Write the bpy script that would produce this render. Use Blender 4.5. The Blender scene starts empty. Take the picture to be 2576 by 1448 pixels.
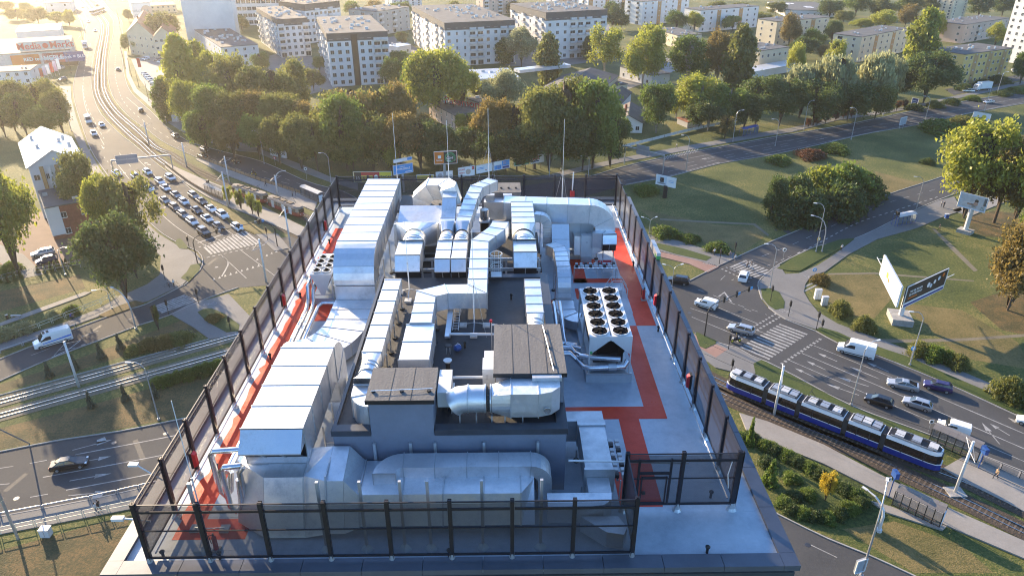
import bpy, bmesh, math, random
from mathutils import Vector, Matrix
R = math.radians
random.seed(7)
S = bpy.context.scene
COL = S.collection

# ------------------------------------------------------------------ camera
CAM_H, ROOF = 66.0, 42.0
FPX = 1819.0
PITCH = math.atan(939 / FPX)
YAW = -math.atan(32 / (FPX / math.cos(PITCH)))
cd = bpy.data.cameras.new('camera'); cam = bpy.data.objects.new('camera', cd); COL.objects.link(cam)
cam.location = (0, 0, CAM_H); cam.rotation_euler = (math.pi / 2 - PITCH, 0, YAW)
cd.sensor_width = 36; cd.lens = 36 * FPX / 2576; cd.clip_start = .5; cd.clip_end = 6000
S.camera = cam

# ------------------------------------------------------------------ sky, sun, exposure
SUN_AZ, SUN_EL = R(-38), R(17.5)          # azimuth from +Y (negative = left), elevation
w = bpy.data.worlds.new('World'); S.world = w; w.use_nodes = True
nt = w.node_tree; bg = nt.nodes['Background']
sky = nt.nodes.new('ShaderNodeTexSky'); sky.sky_type = 'NISHITA'; sky.sun_disc = False
sky.sun_elevation = SUN_EL; sky.sun_rotation = SUN_AZ; sky.air_density = 1.0; sky.dust_density = .6; sky.ozone_density = 5.0
nt.links.new(sky.outputs[0], bg.inputs[0]); bg.inputs[1].default_value = .15
sd = bpy.data.lights.new('sun', 'SUN'); sun = bpy.data.objects.new('sun', sd); COL.objects.link(sun)
sd.energy = 5.0; sd.angle = R(.6); sd.color = (1, .77, .49)
sun.rotation_euler = Vector((math.sin(SUN_AZ) * math.cos(SUN_EL), math.cos(SUN_AZ) * math.cos(SUN_EL), math.sin(SUN_EL))).to_track_quat('Z', 'Y').to_euler()
sun.location = (-60, 90, 120)
S.view_settings.view_transform = 'Standard'; S.view_settings.look = 'None'; S.view_settings.gamma = 1
S.view_settings.exposure = 1.58
S.render.engine = 'CYCLES'
S.cycles.use_denoising = True
S.cycles.filter_width = 1.1
S.cycles.volume_bounces = 1
S.cycles.max_bounces = 8
S.cycles.transparent_max_bounces = 24

# ------------------------------------------------------------------ survey: photo pixel (2576 wide) -> place
def ray(u, v):
    x = u - 1288; y = 724 - v
    fy = FPX * math.cos(PITCH) + y * math.sin(PITCH); fz = -FPX * math.sin(PITCH) + y * math.cos(PITCH)
    c, s = math.cos(YAW), math.sin(YAW)
    return c * x - s * fy, s * x + c * fy, fz
def W(u, v, z=0.0):
    r = ray(u, v); t = (z - CAM_H) / r[2]; return Vector((r[0] * t, r[1] * t, z))
def Yp(u, v, y):
    r = ray(u, v); t = y / r[1]; return Vector((r[0] * t, y, CAM_H + r[2] * t))
def T(i, j, x, y): return (644 * i + x / 4, 362 * j + y / 4)
def G(i, j, x, y, z=0.0): return W(*T(i, j, x, y), z)
def GP(pts, z=0.0): return [W(u, v, z) for u, v in pts]
def smooth_line(P, step=2.0):
    P = [Vector(p) for p in P]; out = []
    Q = [P[0] * 2 - P[1]] + P + [P[-1] * 2 - P[-2]]
    for k in range(1, len(Q) - 2):
        a, b, c, d = Q[k - 1], Q[k], Q[k + 1], Q[k + 2]
        n = max(2, int((c - b).length / step))
        for i in range(n):
            t = i / n
            out.append(.5 * ((2 * b) + (c - a) * t + (2 * a - 5 * b + 4 * c - d) * t * t + (3 * b - a - 3 * c + d) * t ** 3))
    out.append(P[-1]); return out
def offset(P, d):
    out = []
    for i, p in enumerate(P):
        t = (P[min(i + 1, len(P) - 1)] - P[max(i - 1, 0)]); t.z = 0; t.normalize()
        out.append(p + Vector((t.y, -t.x, 0)) * d)
    return out

# ------------------------------------------------------------------ materials
MATS = {}
def mat(name, col, rough=.6, metal=0., var=0., scale=2., bump=0., bscale=20., spec=.5, alpha=None, col2=None, detail=4, trans=0., coat=0., emit=None, objvar=0.):
    if name in MATS: return MATS[name]
    m = bpy.data.materials.new(name); m.use_nodes = True; MATS[name] = m
    n = m.node_tree.nodes; l = m.node_tree.links; b = n['Principled BSDF']
    b.inputs['Base Color'].default_value = (*col, 1); b.inputs['Roughness'].default_value = rough; b.inputs['Metallic'].default_value = metal
    b.inputs['Specular IOR Level'].default_value = spec
    if coat: b.inputs['Coat Weight'].default_value = coat; b.inputs['Coat Roughness'].default_value = .08
    if alpha is not None: b.inputs['Alpha'].default_value = alpha
    if trans: b.inputs['Transmission Weight'].default_value = trans
    if emit: b.inputs['Emission Color'].default_value = (*emit, 1); b.inputs['Emission Strength'].default_value = 1
    geo = n.new('ShaderNodeNewGeometry')
    src = None
    if var or col2:
        nz = n.new('ShaderNodeTexNoise'); nz.inputs['Scale'].default_value = scale; nz.inputs['Detail'].default_value = detail; nz.inputs['Roughness'].default_value = .65
        l.new(geo.outputs['Position'], nz.inputs['Vector'])
        rp = n.new('ShaderNodeValToRGB'); l.new(nz.outputs['Fac'], rp.inputs[0])
        rp.color_ramp.elements[0].position = .3; rp.color_ramp.elements[1].position = .7
        c1 = [c * (1 - var) for c in col]; c2 = list(col2) if col2 else [min(1, c * (1 + var)) for c in col]
        rp.color_ramp.elements[0].color = (*c1, 1); rp.color_ramp.elements[1].color = (*c2, 1)
        src = rp.outputs[0]
    if objvar:
        oi = n.new('ShaderNodeObjectInfo'); hv = n.new('ShaderNodeHueSaturation')
        mr = n.new('ShaderNodeMapRange'); l.new(oi.outputs['Random'], mr.inputs[0]); mr.inputs[3].default_value = 1 - objvar; mr.inputs[4].default_value = 1 + objvar
        l.new(mr.outputs[0], hv.inputs['Value'])
        if src: l.new(src, hv.inputs['Color'])
        else: hv.inputs['Color'].default_value = (*col, 1)
        src = hv.outputs[0]
    if src: l.new(src, b.inputs['Base Color'])
    if bump:
        nb = n.new('ShaderNodeTexNoise'); nb.inputs['Scale'].default_value = bscale; nb.inputs['Detail'].default_value = 3
        l.new(geo.outputs['Position'], nb.inputs['Vector'])
        bp = n.new('ShaderNodeBump'); bp.inputs['Strength'].default_value = bump; bp.inputs['Distance'].default_value = .05
        l.new(nb.outputs['Fac'], bp.inputs['Height']); l.new(bp.outputs[0], b.inputs['Normal'])
    return m

def layered(name, stops, scale, scale2, amt=.5, rough=.9, bump=.0, bscale=8., metal=0., spec=.3, stretch=None):
    """two noises, coarse patches plus fine grain, into one colour ramp"""
    m = bpy.data.materials.new(name); m.use_nodes = True; MATS[name] = m
    n = m.node_tree.nodes; l = m.node_tree.links; b = n['Principled BSDF']
    geo = n.new('ShaderNodeNewGeometry'); vec = geo.outputs['Position']
    if stretch:
        mp = n.new('ShaderNodeMapping'); mp.inputs['Rotation'].default_value[2] = stretch[0]; mp.inputs['Scale'].default_value = (stretch[1], stretch[2], 1)
        l.new(vec, mp.inputs[0]); vec = mp.outputs[0]
    a = n.new('ShaderNodeTexNoise'); a.inputs['Scale'].default_value = scale; a.inputs['Detail'].default_value = 5; a.inputs['Roughness'].default_value = .6; l.new(vec, a.inputs[0])
    c = n.new('ShaderNodeTexNoise'); c.inputs['Scale'].default_value = scale2; c.inputs['Detail'].default_value = 6; c.inputs['Roughness'].default_value = .8; l.new(geo.outputs['Position'], c.inputs[0])
    mx = n.new('ShaderNodeMix'); mx.inputs[0].default_value = amt; l.new(a.outputs[0], mx.inputs[2]); l.new(c.outputs[0], mx.inputs[3])
    rp = n.new('ShaderNodeValToRGB'); l.new(mx.outputs[0], rp.inputs[0]); e = rp.color_ramp.elements
    while len(e) < len(stops): e.new(.5)
    for k, (p, cc) in enumerate(stops): e[k].position = p; e[k].color = (*cc, 1)
    l.new(rp.outputs[0], b.inputs['Base Color']); b.inputs['Roughness'].default_value = rough; b.inputs['Metallic'].default_value = metal; b.inputs['Specular IOR Level'].default_value = spec
    if rough < .6:
        mr = n.new('ShaderNodeMapRange'); l.new(mx.outputs[0], mr.inputs[0]); mr.inputs[1].default_value = .35; mr.inputs[2].default_value = .65; mr.inputs[3].default_value = rough + .2; mr.inputs[4].default_value = rough - .14; l.new(mr.outputs[0], b.inputs['Roughness'])
    if bump:
        bp = n.new('ShaderNodeBump'); bp.inputs['Strength'].default_value = bump; bp.inputs['Distance'].default_value = .08
        nb = n.new('ShaderNodeTexNoise'); nb.inputs['Scale'].default_value = bscale; nb.inputs['Detail'].default_value = 4; l.new(geo.outputs['Position'], nb.inputs[0])
        l.new(nb.outputs[0], bp.inputs['Height']); l.new(bp.outputs[0], b.inputs['Normal'])
    return m

layered('grass', [(.36, (.016, .026, .008)), (.44, (.050, .070, .016)), (.52, (.095, .105, .027)), (.58, (.22, .175, .062)), (.66, (.10, .11, .028))], .05, 2.2, .58, bump=1., bscale=6)
layered('grass_green', [(.3, (.022, .040, .010)), (.48, (.045, .070, .016)), (.62, (.085, .095, .026)), (.75, (.15, .12, .045))], .12, 3.0, .6, bump=1., bscale=6)
layered('grass_dry', [(.3, (.04, .045, .014)), (.45, (.10, .09, .03)), (.58, (.20, .15, .06)), (.72, (.28, .19, .085))], .14, 2.6, .6, bump=1., bscale=6)
layered('leaf_litter', [(.34, (.03, .035, .014)), (.48, (.075, .065, .026)), (.58, (.17, .105, .042)), (.68, (.08, .075, .028))], .3, 3.0, .6, bump=.9, bscale=5)
layered('asphalt', [(.3, (.040, .042, .047)), (.5, (.060, .062, .066)), (.7, (.088, .088, .088))], .05, 2.5, .35, rough=.85, bump=.25, bscale=30, spec=.2)
layered('asphalt_new', [(.3, (.032, .034, .040)), (.5, (.044, .046, .052)), (.7, (.060, .060, .064))], .08, 2.5, .35, rough=.75, bump=.25, bscale=30, spec=.35)
layered('pavement', [(.3, (.19, .175, .16)), (.5, (.25, .235, .215)), (.7, (.31, .29, .265))], .15, 3.0, .45, rough=.85, bump=.2, bscale=12)
layered('pavement_grey', [(.3, (.12, .12, .12)), (.5, (.165, .163, .16)), (.7, (.21, .205, .2))], .12, 3.0, .45, rough=.85, bump=.2, bscale=12)
layered('cycle_path', [(.3, (.20, .12, .10)), (.5, (.26, .16, .13)), (.7, (.30, .20, .17))], .2, 3.0, .45, rough=.85)
layered('paving_red', [(.3, (.10, .065, .05)), (.5, (.15, .09, .07)), (.7, (.19, .12, .09))], .3, 6.0, .5, rough=.85)
layered('ballast', [(.3, (.028, .023, .020)), (.5, (.06, .048, .038)), (.62, (.10, .068, .042)), (.75, (.15, .10, .06))], .6, 5.0, .65, rough=.95, bump=1., bscale=6)
layered('track_gravel', [(.3, (.10, .085, .06)), (.5, (.17, .15, .11)), (.68, (.22, .19, .14))], .25, 4.0, .55, rough=.95, bump=1., bscale=6)
layered('membrane', [(.30, (.27, .31, .36)), (.45, (.37, .42, .47)), (.57, (.45, .50, .55)), (.70, (.56, .59, .62))], .35, 1.8, .4, rough=.38, bump=.12, bscale=2.2, spec=.5)
layered('walkway_red', [(.3, (.55, .040, .012)), (.5, (.68, .052, .016)), (.7, (.75, .080, .028))], .6, 3.0, .4, rough=.36, bump=.12, bscale=4)
layered('bitumen', [(.3, (.030, .031, .034)), (.5, (.045, .046, .05)), (.7, (.065, .064, .064))], .5, 5.0, .4, rough=.62, bump=.2, bscale=5)
layered('bitumen_cap', [(.3, (.105, .10, .098)), (.5, (.14, .135, .13)), (.7, (.18, .172, .165))], .8, 6.0, .45, rough=.85, bump=.3, bscale=9, stretch=(0, 3, .4))
layered('galvanised', [(.34, (.54, .56, .58)), (.46, (.68, .70, .725)), (.64, (.79, .80, .815))], .6, 4.0, .4, rough=.43, bump=.25, bscale=1.3, metal=.9, spec=.5)
layered('galvanised_dull', [(.3, (.40, .42, .44)), (.5, (.50, .52, .54)), (.7, (.60, .61, .62))], .9, 3.0, .35, rough=.45, bump=.12, bscale=2., metal=.75, spec=.5)
mat('pipe_steel', (.66, .67, .69), .25, .95, .08, 2., .04, 6)
mat('fence_dark', (.026, .026, .034), .38, .4, .15, 3)
mat('coping', (.105, .115, .14), .45, .3, .15, .7, .06, 2)
mat('coping_dark', (.055, .060, .072), .42, .4, .2, .7, .06, 2)
mat('render_blue', (.155, .175, .225), .85, 0, .12, .6, .15, 25)
mat('facade', (.10, .11, .13), .3, .5, .1, .5)
mat('white_metal', (.62, .63, .63), .45, .1, .06, 1.5)
mat('grey_cabinet', (.48, .49, .50), .5, .1, .06, 1.5)
mat('black', (.012, .012, .013), .5)
mat('black_rubber', (.02, .02, .021), .8)
mat('dark_grille', (.022, .022, .026), .55, .3)
mat('fan_black', (.006, .006, .007), .9, spec=.1)
mat('red_plastic', (.45, .015, .02), .35)
mat('green_plastic', (.08, .38, .12), .45)
mat('concrete', (.30, .29, .275), .9, 0, .25, 1.2, .3, 10)
mat('concrete_light', (.48, .47, .45), .9, 0, .15, 1.2, .2, 10)
mat('kerb', (.30, .29, .275), .9, 0, .2, .6)
mat('road_paint', (.27, .27, .265), .8, 0, .5, 1.0, detail=8)
mat('rail_steel', (.55, .55, .54), .22, .95, .1, .3)
mat('timber', (.12, .09, .065), .9, 0, .3, 2)
mat('steel_pole', (.42, .43, .45), .45, .6, .1, 1)
mat('white_pole', (.60, .61, .62), .5, .2, .08, 1)
mat('black_pole', (.02, .022, .025), .45, .2)
mat('glass_dark', (.02, .024, .03), .06, 0, spec=.8)
mat('glass_shelter', (.10, .13, .15), .05, 0, alpha=.35)
mat('blue_paint', (.02, .07, .25), .4)
mat('yellow_paint', (.55, .42, .06), .5)
mat('pale_paint', (.62, .60, .45), .5)
mat('brown_fence', (.30, .19, .10), .7, 0, .15, 2)
mat('trunk', (.075, .055, .040), .95, 0, .3, 6, .6, 12)
mat('trunk_pale', (.28, .25, .21), .9, 0, .35, 6, .5, 12)
def foliage(name, c1, c2, tr=.55):
    m = bpy.data.materials.new(name); m.use_nodes = True; MATS[name] = m
    n = m.node_tree.nodes; l = m.node_tree.links; n.clear()
    o = n.new('ShaderNodeOutputMaterial'); d = n.new('ShaderNodeBsdfDiffuse'); t = n.new('ShaderNodeBsdfTranslucent'); mx = n.new('ShaderNodeMixShader'); mx.inputs[0].default_value = tr
    gl = n.new('ShaderNodeBsdfGlossy'); gl.inputs['Roughness'].default_value = .5; mg = n.new('ShaderNodeMixShader'); mg.inputs[0].default_value = .03
    geo = n.new('ShaderNodeNewGeometry'); oi = n.new('ShaderNodeObjectInfo')
    nz = n.new('ShaderNodeTexNoise'); nz.inputs['Scale'].default_value = .35; nz.inputs['Detail'].default_value = 3; l.new(geo.outputs['Position'], nz.inputs[0])
    ad = n.new('ShaderNodeMath'); ad.operation = 'MULTIPLY_ADD'; l.new(geo.outputs['Random Per Island'], ad.inputs[0]); ad.inputs[1].default_value = .45; l.new(nz.outputs[0], ad.inputs[2])
    a2 = n.new('ShaderNodeMath'); a2.operation = 'MULTIPLY_ADD'; l.new(oi.outputs['Random'], a2.inputs[0]); a2.inputs[1].default_value = .35; l.new(ad.outputs[0], a2.inputs[2])
    rp = n.new('ShaderNodeValToRGB'); l.new(a2.outputs[0], rp.inputs[0]); rp.color_ramp.elements[0].position = .5; rp.color_ramp.elements[1].position = 1.1
    rp.color_ramp.elements[1].position = 1.0
    rp.color_ramp.elements[0].color = (*c1, 1); rp.color_ramp.elements[1].color = (*c2, 1)
    l.new(rp.outputs[0], d.inputs[0]); l.new(rp.outputs[0], t.inputs[0])
    l.new(d.outputs[0], mx.inputs[1]); l.new(t.outputs[0], mx.inputs[2]); l.new(mx.outputs[0], mg.inputs[1]); l.new(gl.outputs[0], mg.inputs[2]); l.new(mg.outputs[0], o.inputs[0])
foliage('leaf_green', (.060, .105, .020), (.165, .225, .040))
foliage('leaf_dark', (0.040, 0.070, 0.022), (0.107, 0.146, 0.040))
foliage('leaf_yellow', (.14, .175, .026), (.35, .36, .055), .55)
foliage('leaf_olive', (.090, .110, .028), (.21, .215, .055))
foliage('leaf_rust', (.105, .092, .028), (.25, .185, .055))
foliage('leaf_silver', (0.166, 0.189, 0.099), (0.376, 0.376, 0.189))
foliage('leaf_red', (0.076, 0.037, 0.024), (0.153, 0.068, 0.034))
foliage('leaf_spruce', (0.034, 0.054, 0.037), (0.085, 0.111, 0.076), .15)
foliage('leaf_gold', (.30, .22, .02), (.55, .42, .05))
def M(n): return MATS[n]

# ------------------------------------------------------------------ mesh builder
class MB:
    def __init__(s): s.v = []; s.f = []; s.m = []
    def poly(s, pts, mi=0):
        k = len(s.v); s.v += [tuple(p) for p in pts]; s.f.append(tuple(range(k, k + len(pts)))); s.m.append(mi); return s
    def quad(s, a, b, c, d, mi=0): return s.poly((a, b, c, d), mi)
    def hexa(s, P, mi=0, skip=()):
        k = len(s.v); s.v += [tuple(p) for p in P]
        for i, q in enumerate(((3, 2, 1, 0), (4, 5, 6, 7), (0, 1, 5, 4), (1, 2, 6, 5), (2, 3, 7, 6), (3, 0, 4, 7))):
            if i in skip: continue
            s.f.append(tuple(k + j for j in q)); s.m.append(mi)
        return s
    def box(s, x0, y0, z0, x1, y1, z1, mi=0):
        return s.hexa(((x0, y0, z0), (x1, y0, z0), (x1, y1, z0), (x0, y1, z0), (x0, y0, z1), (x1, y0, z1), (x1, y1, z1), (x0, y1, z1)), mi)
    def cbox(s, c, sx, sy, sz, mi=0): return s.box(c[0] - sx / 2, c[1] - sy / 2, c[2], c[0] + sx / 2, c[1] + sy / 2, c[2] + sz, mi)
    def prism(s, pts, z0, z1, mi=0, side=None, bottom=True):
        n = len(pts); A = sum(pts[i][0] * pts[(i + 1) % n][1] - pts[(i + 1) % n][0] * pts[i][1] for i in range(n))
        if A < 0: pts = pts[::-1]
        k = len(s.v); s.v += [(p[0], p[1], z0) for p in pts] + [(p[0], p[1], z1) for p in pts]
        s.f.append(tuple(range(k + n, k + 2 * n))); s.m.append(mi)
        if bottom: s.f.append(tuple(range(k + n - 1, k - 1, -1))); s.m.append(mi)
        for i in range(n):
            j = (i + 1) % n; s.f.append((k + i, k + j, k + n + j, k + n + i)); s.m.append(mi if side is None else side)
        return s
    def bar(s, a, b, w, h=None, mi=0, up=(0, 0, 1)):
        a = Vector(a); b = Vector(b); h = h or w; d = (b - a).normalized(); u = Vector(up)
        if abs(d.dot(u)) > .98: u = Vector((0, 1, 0))
        x = d.cross(u).normalized() * w / 2; y = x.normalized().cross(d).normalized() * h / 2
        return s.hexa((a - x - y, a + x - y, a + x + y, a - x + y, b - x - y, b + x - y, b + x + y, b - x + y), mi)
    def tube(s, path, r, n=8, mi=0, caps=True):
        P = [Vector(p) for p in path]; rr = r if isinstance(r, (list, tuple)) else [r] * len(P)
        u = None; rings = []
        for i, p in enumerate(P):
            d = (P[min(i + 1, len(P) - 1)] - P[max(i - 1, 0)]).normalized()
            if u is None:
                u = d.orthogonal().normalized() if abs(d.z) < .99 else Vector((1, 0, 0))
            u = (u - d * u.dot(d)).normalized(); q = d.cross(u)
            k = len(s.v)
            s.v += [tuple(p + (u * math.cos(2 * math.pi * j / n) + q * math.sin(2 * math.pi * j / n)) * rr[i]) for j in range(n)]
            rings.append(k)
        for a, b in zip(rings, rings[1:]):
            for j in range(n):
                s.f.append((a + j, a + (j + 1) % n, b + (j + 1) % n, b + j)); s.m.append(mi)
        if caps:
            s.f.append(tuple(rings[0] + j for j in range(n - 1, -1, -1))); s.m.append(mi)
            s.f.append(tuple(rings[-1] + j for j in range(n))); s.m.append(mi)
        return s
    def cyl(s, c, r, h, n=12, mi=0, r2=None):
        return s.tube([c, (c[0], c[1], c[2] + h)], [r, r if r2 is None else r2], n, mi)
    def ribbon(s, L, Rr, mi=0):
        for i in range(len(L) - 1): s.quad(L[i], Rr[i], Rr[i + 1], L[i + 1], mi)
        return s
    def mesh(s, name, mats, off=None, smooth=False):
        me = bpy.data.meshes.new(name)
        vs = s.v if off is None else [(x - off[0], y - off[1], z - off[2]) for x, y, z in s.v]
        me.from_pydata(vs, [], s.f)
        for m in (mats if isinstance(mats, (list, tuple)) else [mats]): me.materials.append(M(m) if isinstance(m, str) else m)
        if any(s.m): me.polygons.foreach_set('material_index', s.m)
        if smooth: me.polygons.foreach_set('use_smooth', [True] * len(s.f))
        me.update(); return me
    def build(s, name, mats, parent=None, smooth=False, base=None):
        off = wloc(parent) if parent else Vector(base) if base is not None else None
        o = bpy.data.objects.new(name, s.mesh(name, mats, off, smooth)); COL.objects.link(o)
        if parent: o.parent = parent
        elif base is not None: o.location = base
        if smooth == 'auto': edge_smooth(o)
        return o
def edge_smooth(o, ang=40):
    me = o.data
    try: me.set_sharp_from_angle(angle=R(ang))
    except Exception: pass
def wloc(o):
    v = Vector((0, 0, 0))
    while o: v = v + o.location; o = o.parent
    return v
def tag(o, label, cat, group=None, kind=None):
    if label: o['label'] = label
    if cat: o['category'] = cat
    if group: o['group'] = group
    if kind: o['kind'] = kind
    return o
def thing(name, label, cat, loc=(0, 0, 0), group=None):
    o = bpy.data.objects.new(name, None); COL.objects.link(o); o.location = loc; o.empty_display_size = .3
    return tag(o, label, cat, group)
def struct(name, mb, mats, smooth=False): return tag(mb.build(name, mats, None, smooth), None, None, kind='structure')
def inst(name, me, parent, loc=(0, 0, 0), rz=0., sc=None, mats=None):
    o = bpy.data.objects.new(name, me); COL.objects.link(o); o.parent = parent; o.location = loc
    if rz: o.rotation_euler = (0, 0, rz)
    if sc: o.scale = sc if isinstance(sc, (tuple, list)) else (sc, sc, sc)
    if mats:
        for i, m in mats.items(): o.material_slots[i].link = 'OBJECT'; o.material_slots[i].material = M(m)
    return o
def copy_tree(o, loc=None, rz=None, parent=None, label=None, sc=None, swap=None):
    c = o.copy(); COL.objects.link(c); c.parent = parent
    if loc is not None: c.location = loc
    if rz is not None: c.rotation_euler = (0, 0, rz)
    if sc is not None: c.scale = sc if isinstance(sc, (tuple, list)) else (sc, sc, sc)
    if label: c['label'] = label
    if swap and c.type == 'MESH':
        for sl in c.material_slots:
            if sl.material and sl.material.name in swap:
                mm = swap[sl.material.name]; sl.link = 'OBJECT'; sl.material = M(mm)
    for ch in list(o.children): copy_tree(ch, None, None, c, None, None, swap)
    return c
def text_mesh(txt, size, m, extrude=.01, align='CENTER', bold=False):
    cu = bpy.data.curves.new('lettering', 'FONT'); cu.body = txt; cu.size = size; cu.extrude = extrude; cu.align_x = align; cu.align_y = 'CENTER'; cu.resolution_u = 3
    if bold: cu.offset = size * .018
    o = bpy.data.objects.new('lettering', cu)
    me = bpy.data.meshes.new_from_object(o)
    bpy.data.objects.remove(o); bpy.data.curves.remove(cu)
    me.materials.clear(); me.materials.append(M(m)); return me
def put_text(txt, size, m, mw, parent, name='lettering', bold=False, fit=None):
    """mw: 4x4 in parent space; text reads along its X, up along its Y"""
    me = text_mesh(txt, size, m, bold=bold)
    o = bpy.data.objects.new(name, me); COL.objects.link(o); o.parent = parent
    if fit:
        xs = [v.co.x for v in me.vertices]; wd = max(xs) - min(xs)
        mw = mw @ Matrix.Diagonal((fit / wd, 1, 1, 1))
    o.matrix_local = mw; return o
def frame(o, x, y):
    x = Vector(x).normalized(); y = Vector(y); y = (y - x * y.dot(x)).normalized(); z = x.cross(y)
    return Matrix(((x.x, y.x, z.x, o[0]), (x.y, y.y, z.y, o[1]), (x.z, y.z, z.z, o[2]), (0, 0, 0, 1)))
# ================================================================== GROUND, ROADS, TRACKS
def sheet(name, px, z, m, kind='structure'):
    P = GP(px); mb = MB(); mb.prism(P, z - .3 if z > .05 else z, z, 0) if z > .05 else mb.poly(ccw(P, z))
    return tag(mb.build(name, m), None, None, kind=kind)
def ccw(P, z):
    n = len(P); A = sum(P[i][0] * P[(i + 1) % n][1] - P[(i + 1) % n][0] * P[i][1] for i in range(n))
    P = P if A > 0 else P[::-1]
    return [(p[0], p[1], z) for p in P]
g = MB(); g.box(-1800, -300, -1.5, 1800, 2600, 0); struct('ground', g, 'grass')

# asphalt
A1L = [(178, 0), (196, 40), (212, 82), (205, 130), (190, 188), (184, 217), (186, 250), (200, 300), (225, 370), (255, 420), (300, 480), (360, 545), (410, 590), (455, 615), (497, 634), (509, 655), (502, 680), (462, 718)]
A1R = [(640, 587), (582, 562), (520, 512), (462, 460), (405, 420), (335, 362), (300, 335), (255, 287), (236, 242), (230, 200), (235, 150), (251, 82), (250, 47), (221, 15), (205, 0)]
sheet('road_main_left', A1L + [(370, 765), (325, 778), (250, 805), (175, 833), (0, 904), (-90, 940), (-90, 998), (0, 959), (125, 904), (250, 857), (350, 819), (425, 794), (520, 752), (600, 724), (690, 716), (860, 700), (860, 590), (760, 590), (694, 600)] + A1R, .02, 'asphalt')
A2L = [(233, 0), (250, 12), (282, 47), (285, 82), (272, 140), (271, 190), (282, 240), (317, 287), (370, 327), (415, 360), (495, 397), (642, 457), (760, 489), (830, 524)]
A2R = [(900, 500), (860, 480), (819, 470), (769, 455), (694, 421), (644, 402), (575, 385), (490, 362), (465, 350), (420, 320), (385, 285), (332, 235), (315, 195), (309, 150), (307, 105), (307, 55), (275, 22), (258, 0)]
sheet('road_main_right', A2L + [(1000, 600), (1200, 600), (1200, 520)] + A2R, .02, 'asphalt')
R1L = [(1300, 540), (1573, 466), (1688, 444), (1813, 412), (1932, 392), (2072, 362), (2182, 337), (2322, 312), (2457, 282), (2640, 250)]
R1U = [(2640, 221), (2457, 250), (2307, 277), (2147, 310), (2024, 332), (1932, 347), (1838, 364), (1728, 384), (1588, 414), (1483, 444), (1300, 470)]
sheet('road_upper', R1L + R1U, .02, 'asphalt_new')
E_UP = [(1932, 774), (1975, 804), (2052, 834), (2107, 864), (2207, 896), (2357, 956), (2480, 1010), (2640, 1085)]
E_LO = [(2640, 1215), (2576, 1186), (2447, 1135), (2307, 1081), (2140, 1019), (2007, 949), (1932, 911), (1893, 896), (1855, 875), (1803, 861), (1750, 838), (1690, 800), (1600, 800), (1500, 740), (1600, 700)]
R2U = [(1725, 712), (1813, 667), (1932, 612), (2032, 570), (2132, 527), (2242, 487), (2332, 458), (2420, 430), (2640, 372)]
R2D = [(2640, 420), (2500, 455), (2360, 503), (2260, 548), (2200, 578), (2150, 600), (2100, 612), (2057, 618), (2007, 640), (1960, 664), (1925, 690), (1906, 710), (1908, 730), (1915, 753)]
sheet('road_right_junction', R2U + R2D + E_UP + E_LO, .02, 'asphalt')
A4U = [(1880, 1255), (1969, 1301), (2082, 1356), (2182, 1396), (2300, 1450), (2420, 1510)]
sheet('road_bottom_right', A4U + [(2420, 1700), (1500, 1700), (1500, 1255)], .02, 'asphalt')
A5U = [(-90, 1154), (0, 1137), (150, 1108), (300, 1086), (450, 1056), (700, 1005)]
A5D = [(700, 1150), (450, 1205), (350, 1228), (225, 1256), (0, 1298), (-90, 1315)]
sheet('road_bottom_left', A5U + A5D, .02, 'asphalt')
# filled ground round the tower foot, hidden but real
sheet('tower_forecourt', [(700, 1150), (700, 1005), (1000, 800), (1500, 800), (1700, 950), (1500, 1255), (1500, 1500), (300, 1500)], .016, 'pavement_grey')

# pavements
def pave(px, m='pavement_grey', z=.12, name='pavement'): return sheet(name, px, z, m)
pave([(-60, 882), (-60, 905), (0, 884), (100, 851), (175, 823), (250, 796), (320, 769), (372, 758), (460, 716), (503, 676), (507, 655), (495, 637), (440, 614), (400, 590), (350, 545), (290, 480), (248, 420), (219, 370), (193, 300), (180, 250), (178, 217), (150, 217), (165, 290), (200, 370), (235, 450), (330, 575), (405, 645), (402, 692), (370, 716), (300, 747), (250, 776), (160, 813), (80, 839)])
pave([(-60, 836), (-60, 842), (60, 800), (215, 743), (230, 735), (213, 735), (60, 790)], 'pavement', name='footpath')
pave([(430, 791), (475, 765), (532, 752), (575, 740), (690, 860), (640, 850), (595, 845), (527, 853), (487, 824)])
pave([(500, 398), (570, 426), (644, 454), (760, 489), (800, 506), (790, 532), (644, 470), (560, 438), (492, 402)], 'pavement', .2, 'tram_platform')
pave([(412, 408), (500, 447), (590, 482), (644, 512), (780, 580), (760, 600), (700, 572), (644, 547), (575, 522), (520, 496), (470, 465), (417, 424)], 'pavement', .2, 'tram_platform')
pave([(460, 332), (520, 356), (600, 380), (644, 383), (694, 404), (769, 436), (830, 458), (900, 478), (900, 462), (830, 445), (760, 415), (700, 393), (644, 372), (560, 345), (470, 305), (420, 285), (345, 225), (325, 185), (320, 130), (312, 130), (319, 195), (337, 232), (390, 280), (425, 310)], 'pavement', name='pavement')
pave([(644, 590), (669, 575), (700, 590), (740, 640), (725, 625), (690, 632)])
pave([(0, 1300), (225, 1259), (350, 1231), (450, 1208), (450, 1255), (337, 1279), (0, 1344), (-90, 1361), (-90, 1318)])
pave([(1330, 452), (1400, 435), (1470, 418), (1563, 398), (1700, 372), (1850, 346), (1932, 331), (1992, 322), (2107, 294), (2222, 279), (2307, 264), (2370, 249), (2465, 229), (2640, 190), (2640, 198), (2465, 237), (2370, 256), (2307, 271), (2222, 287), (2107, 303), (1992, 333), (1932, 342), (1850, 356), (1700, 384), (1563, 409), (1470, 430), (1400, 446)])
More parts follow.
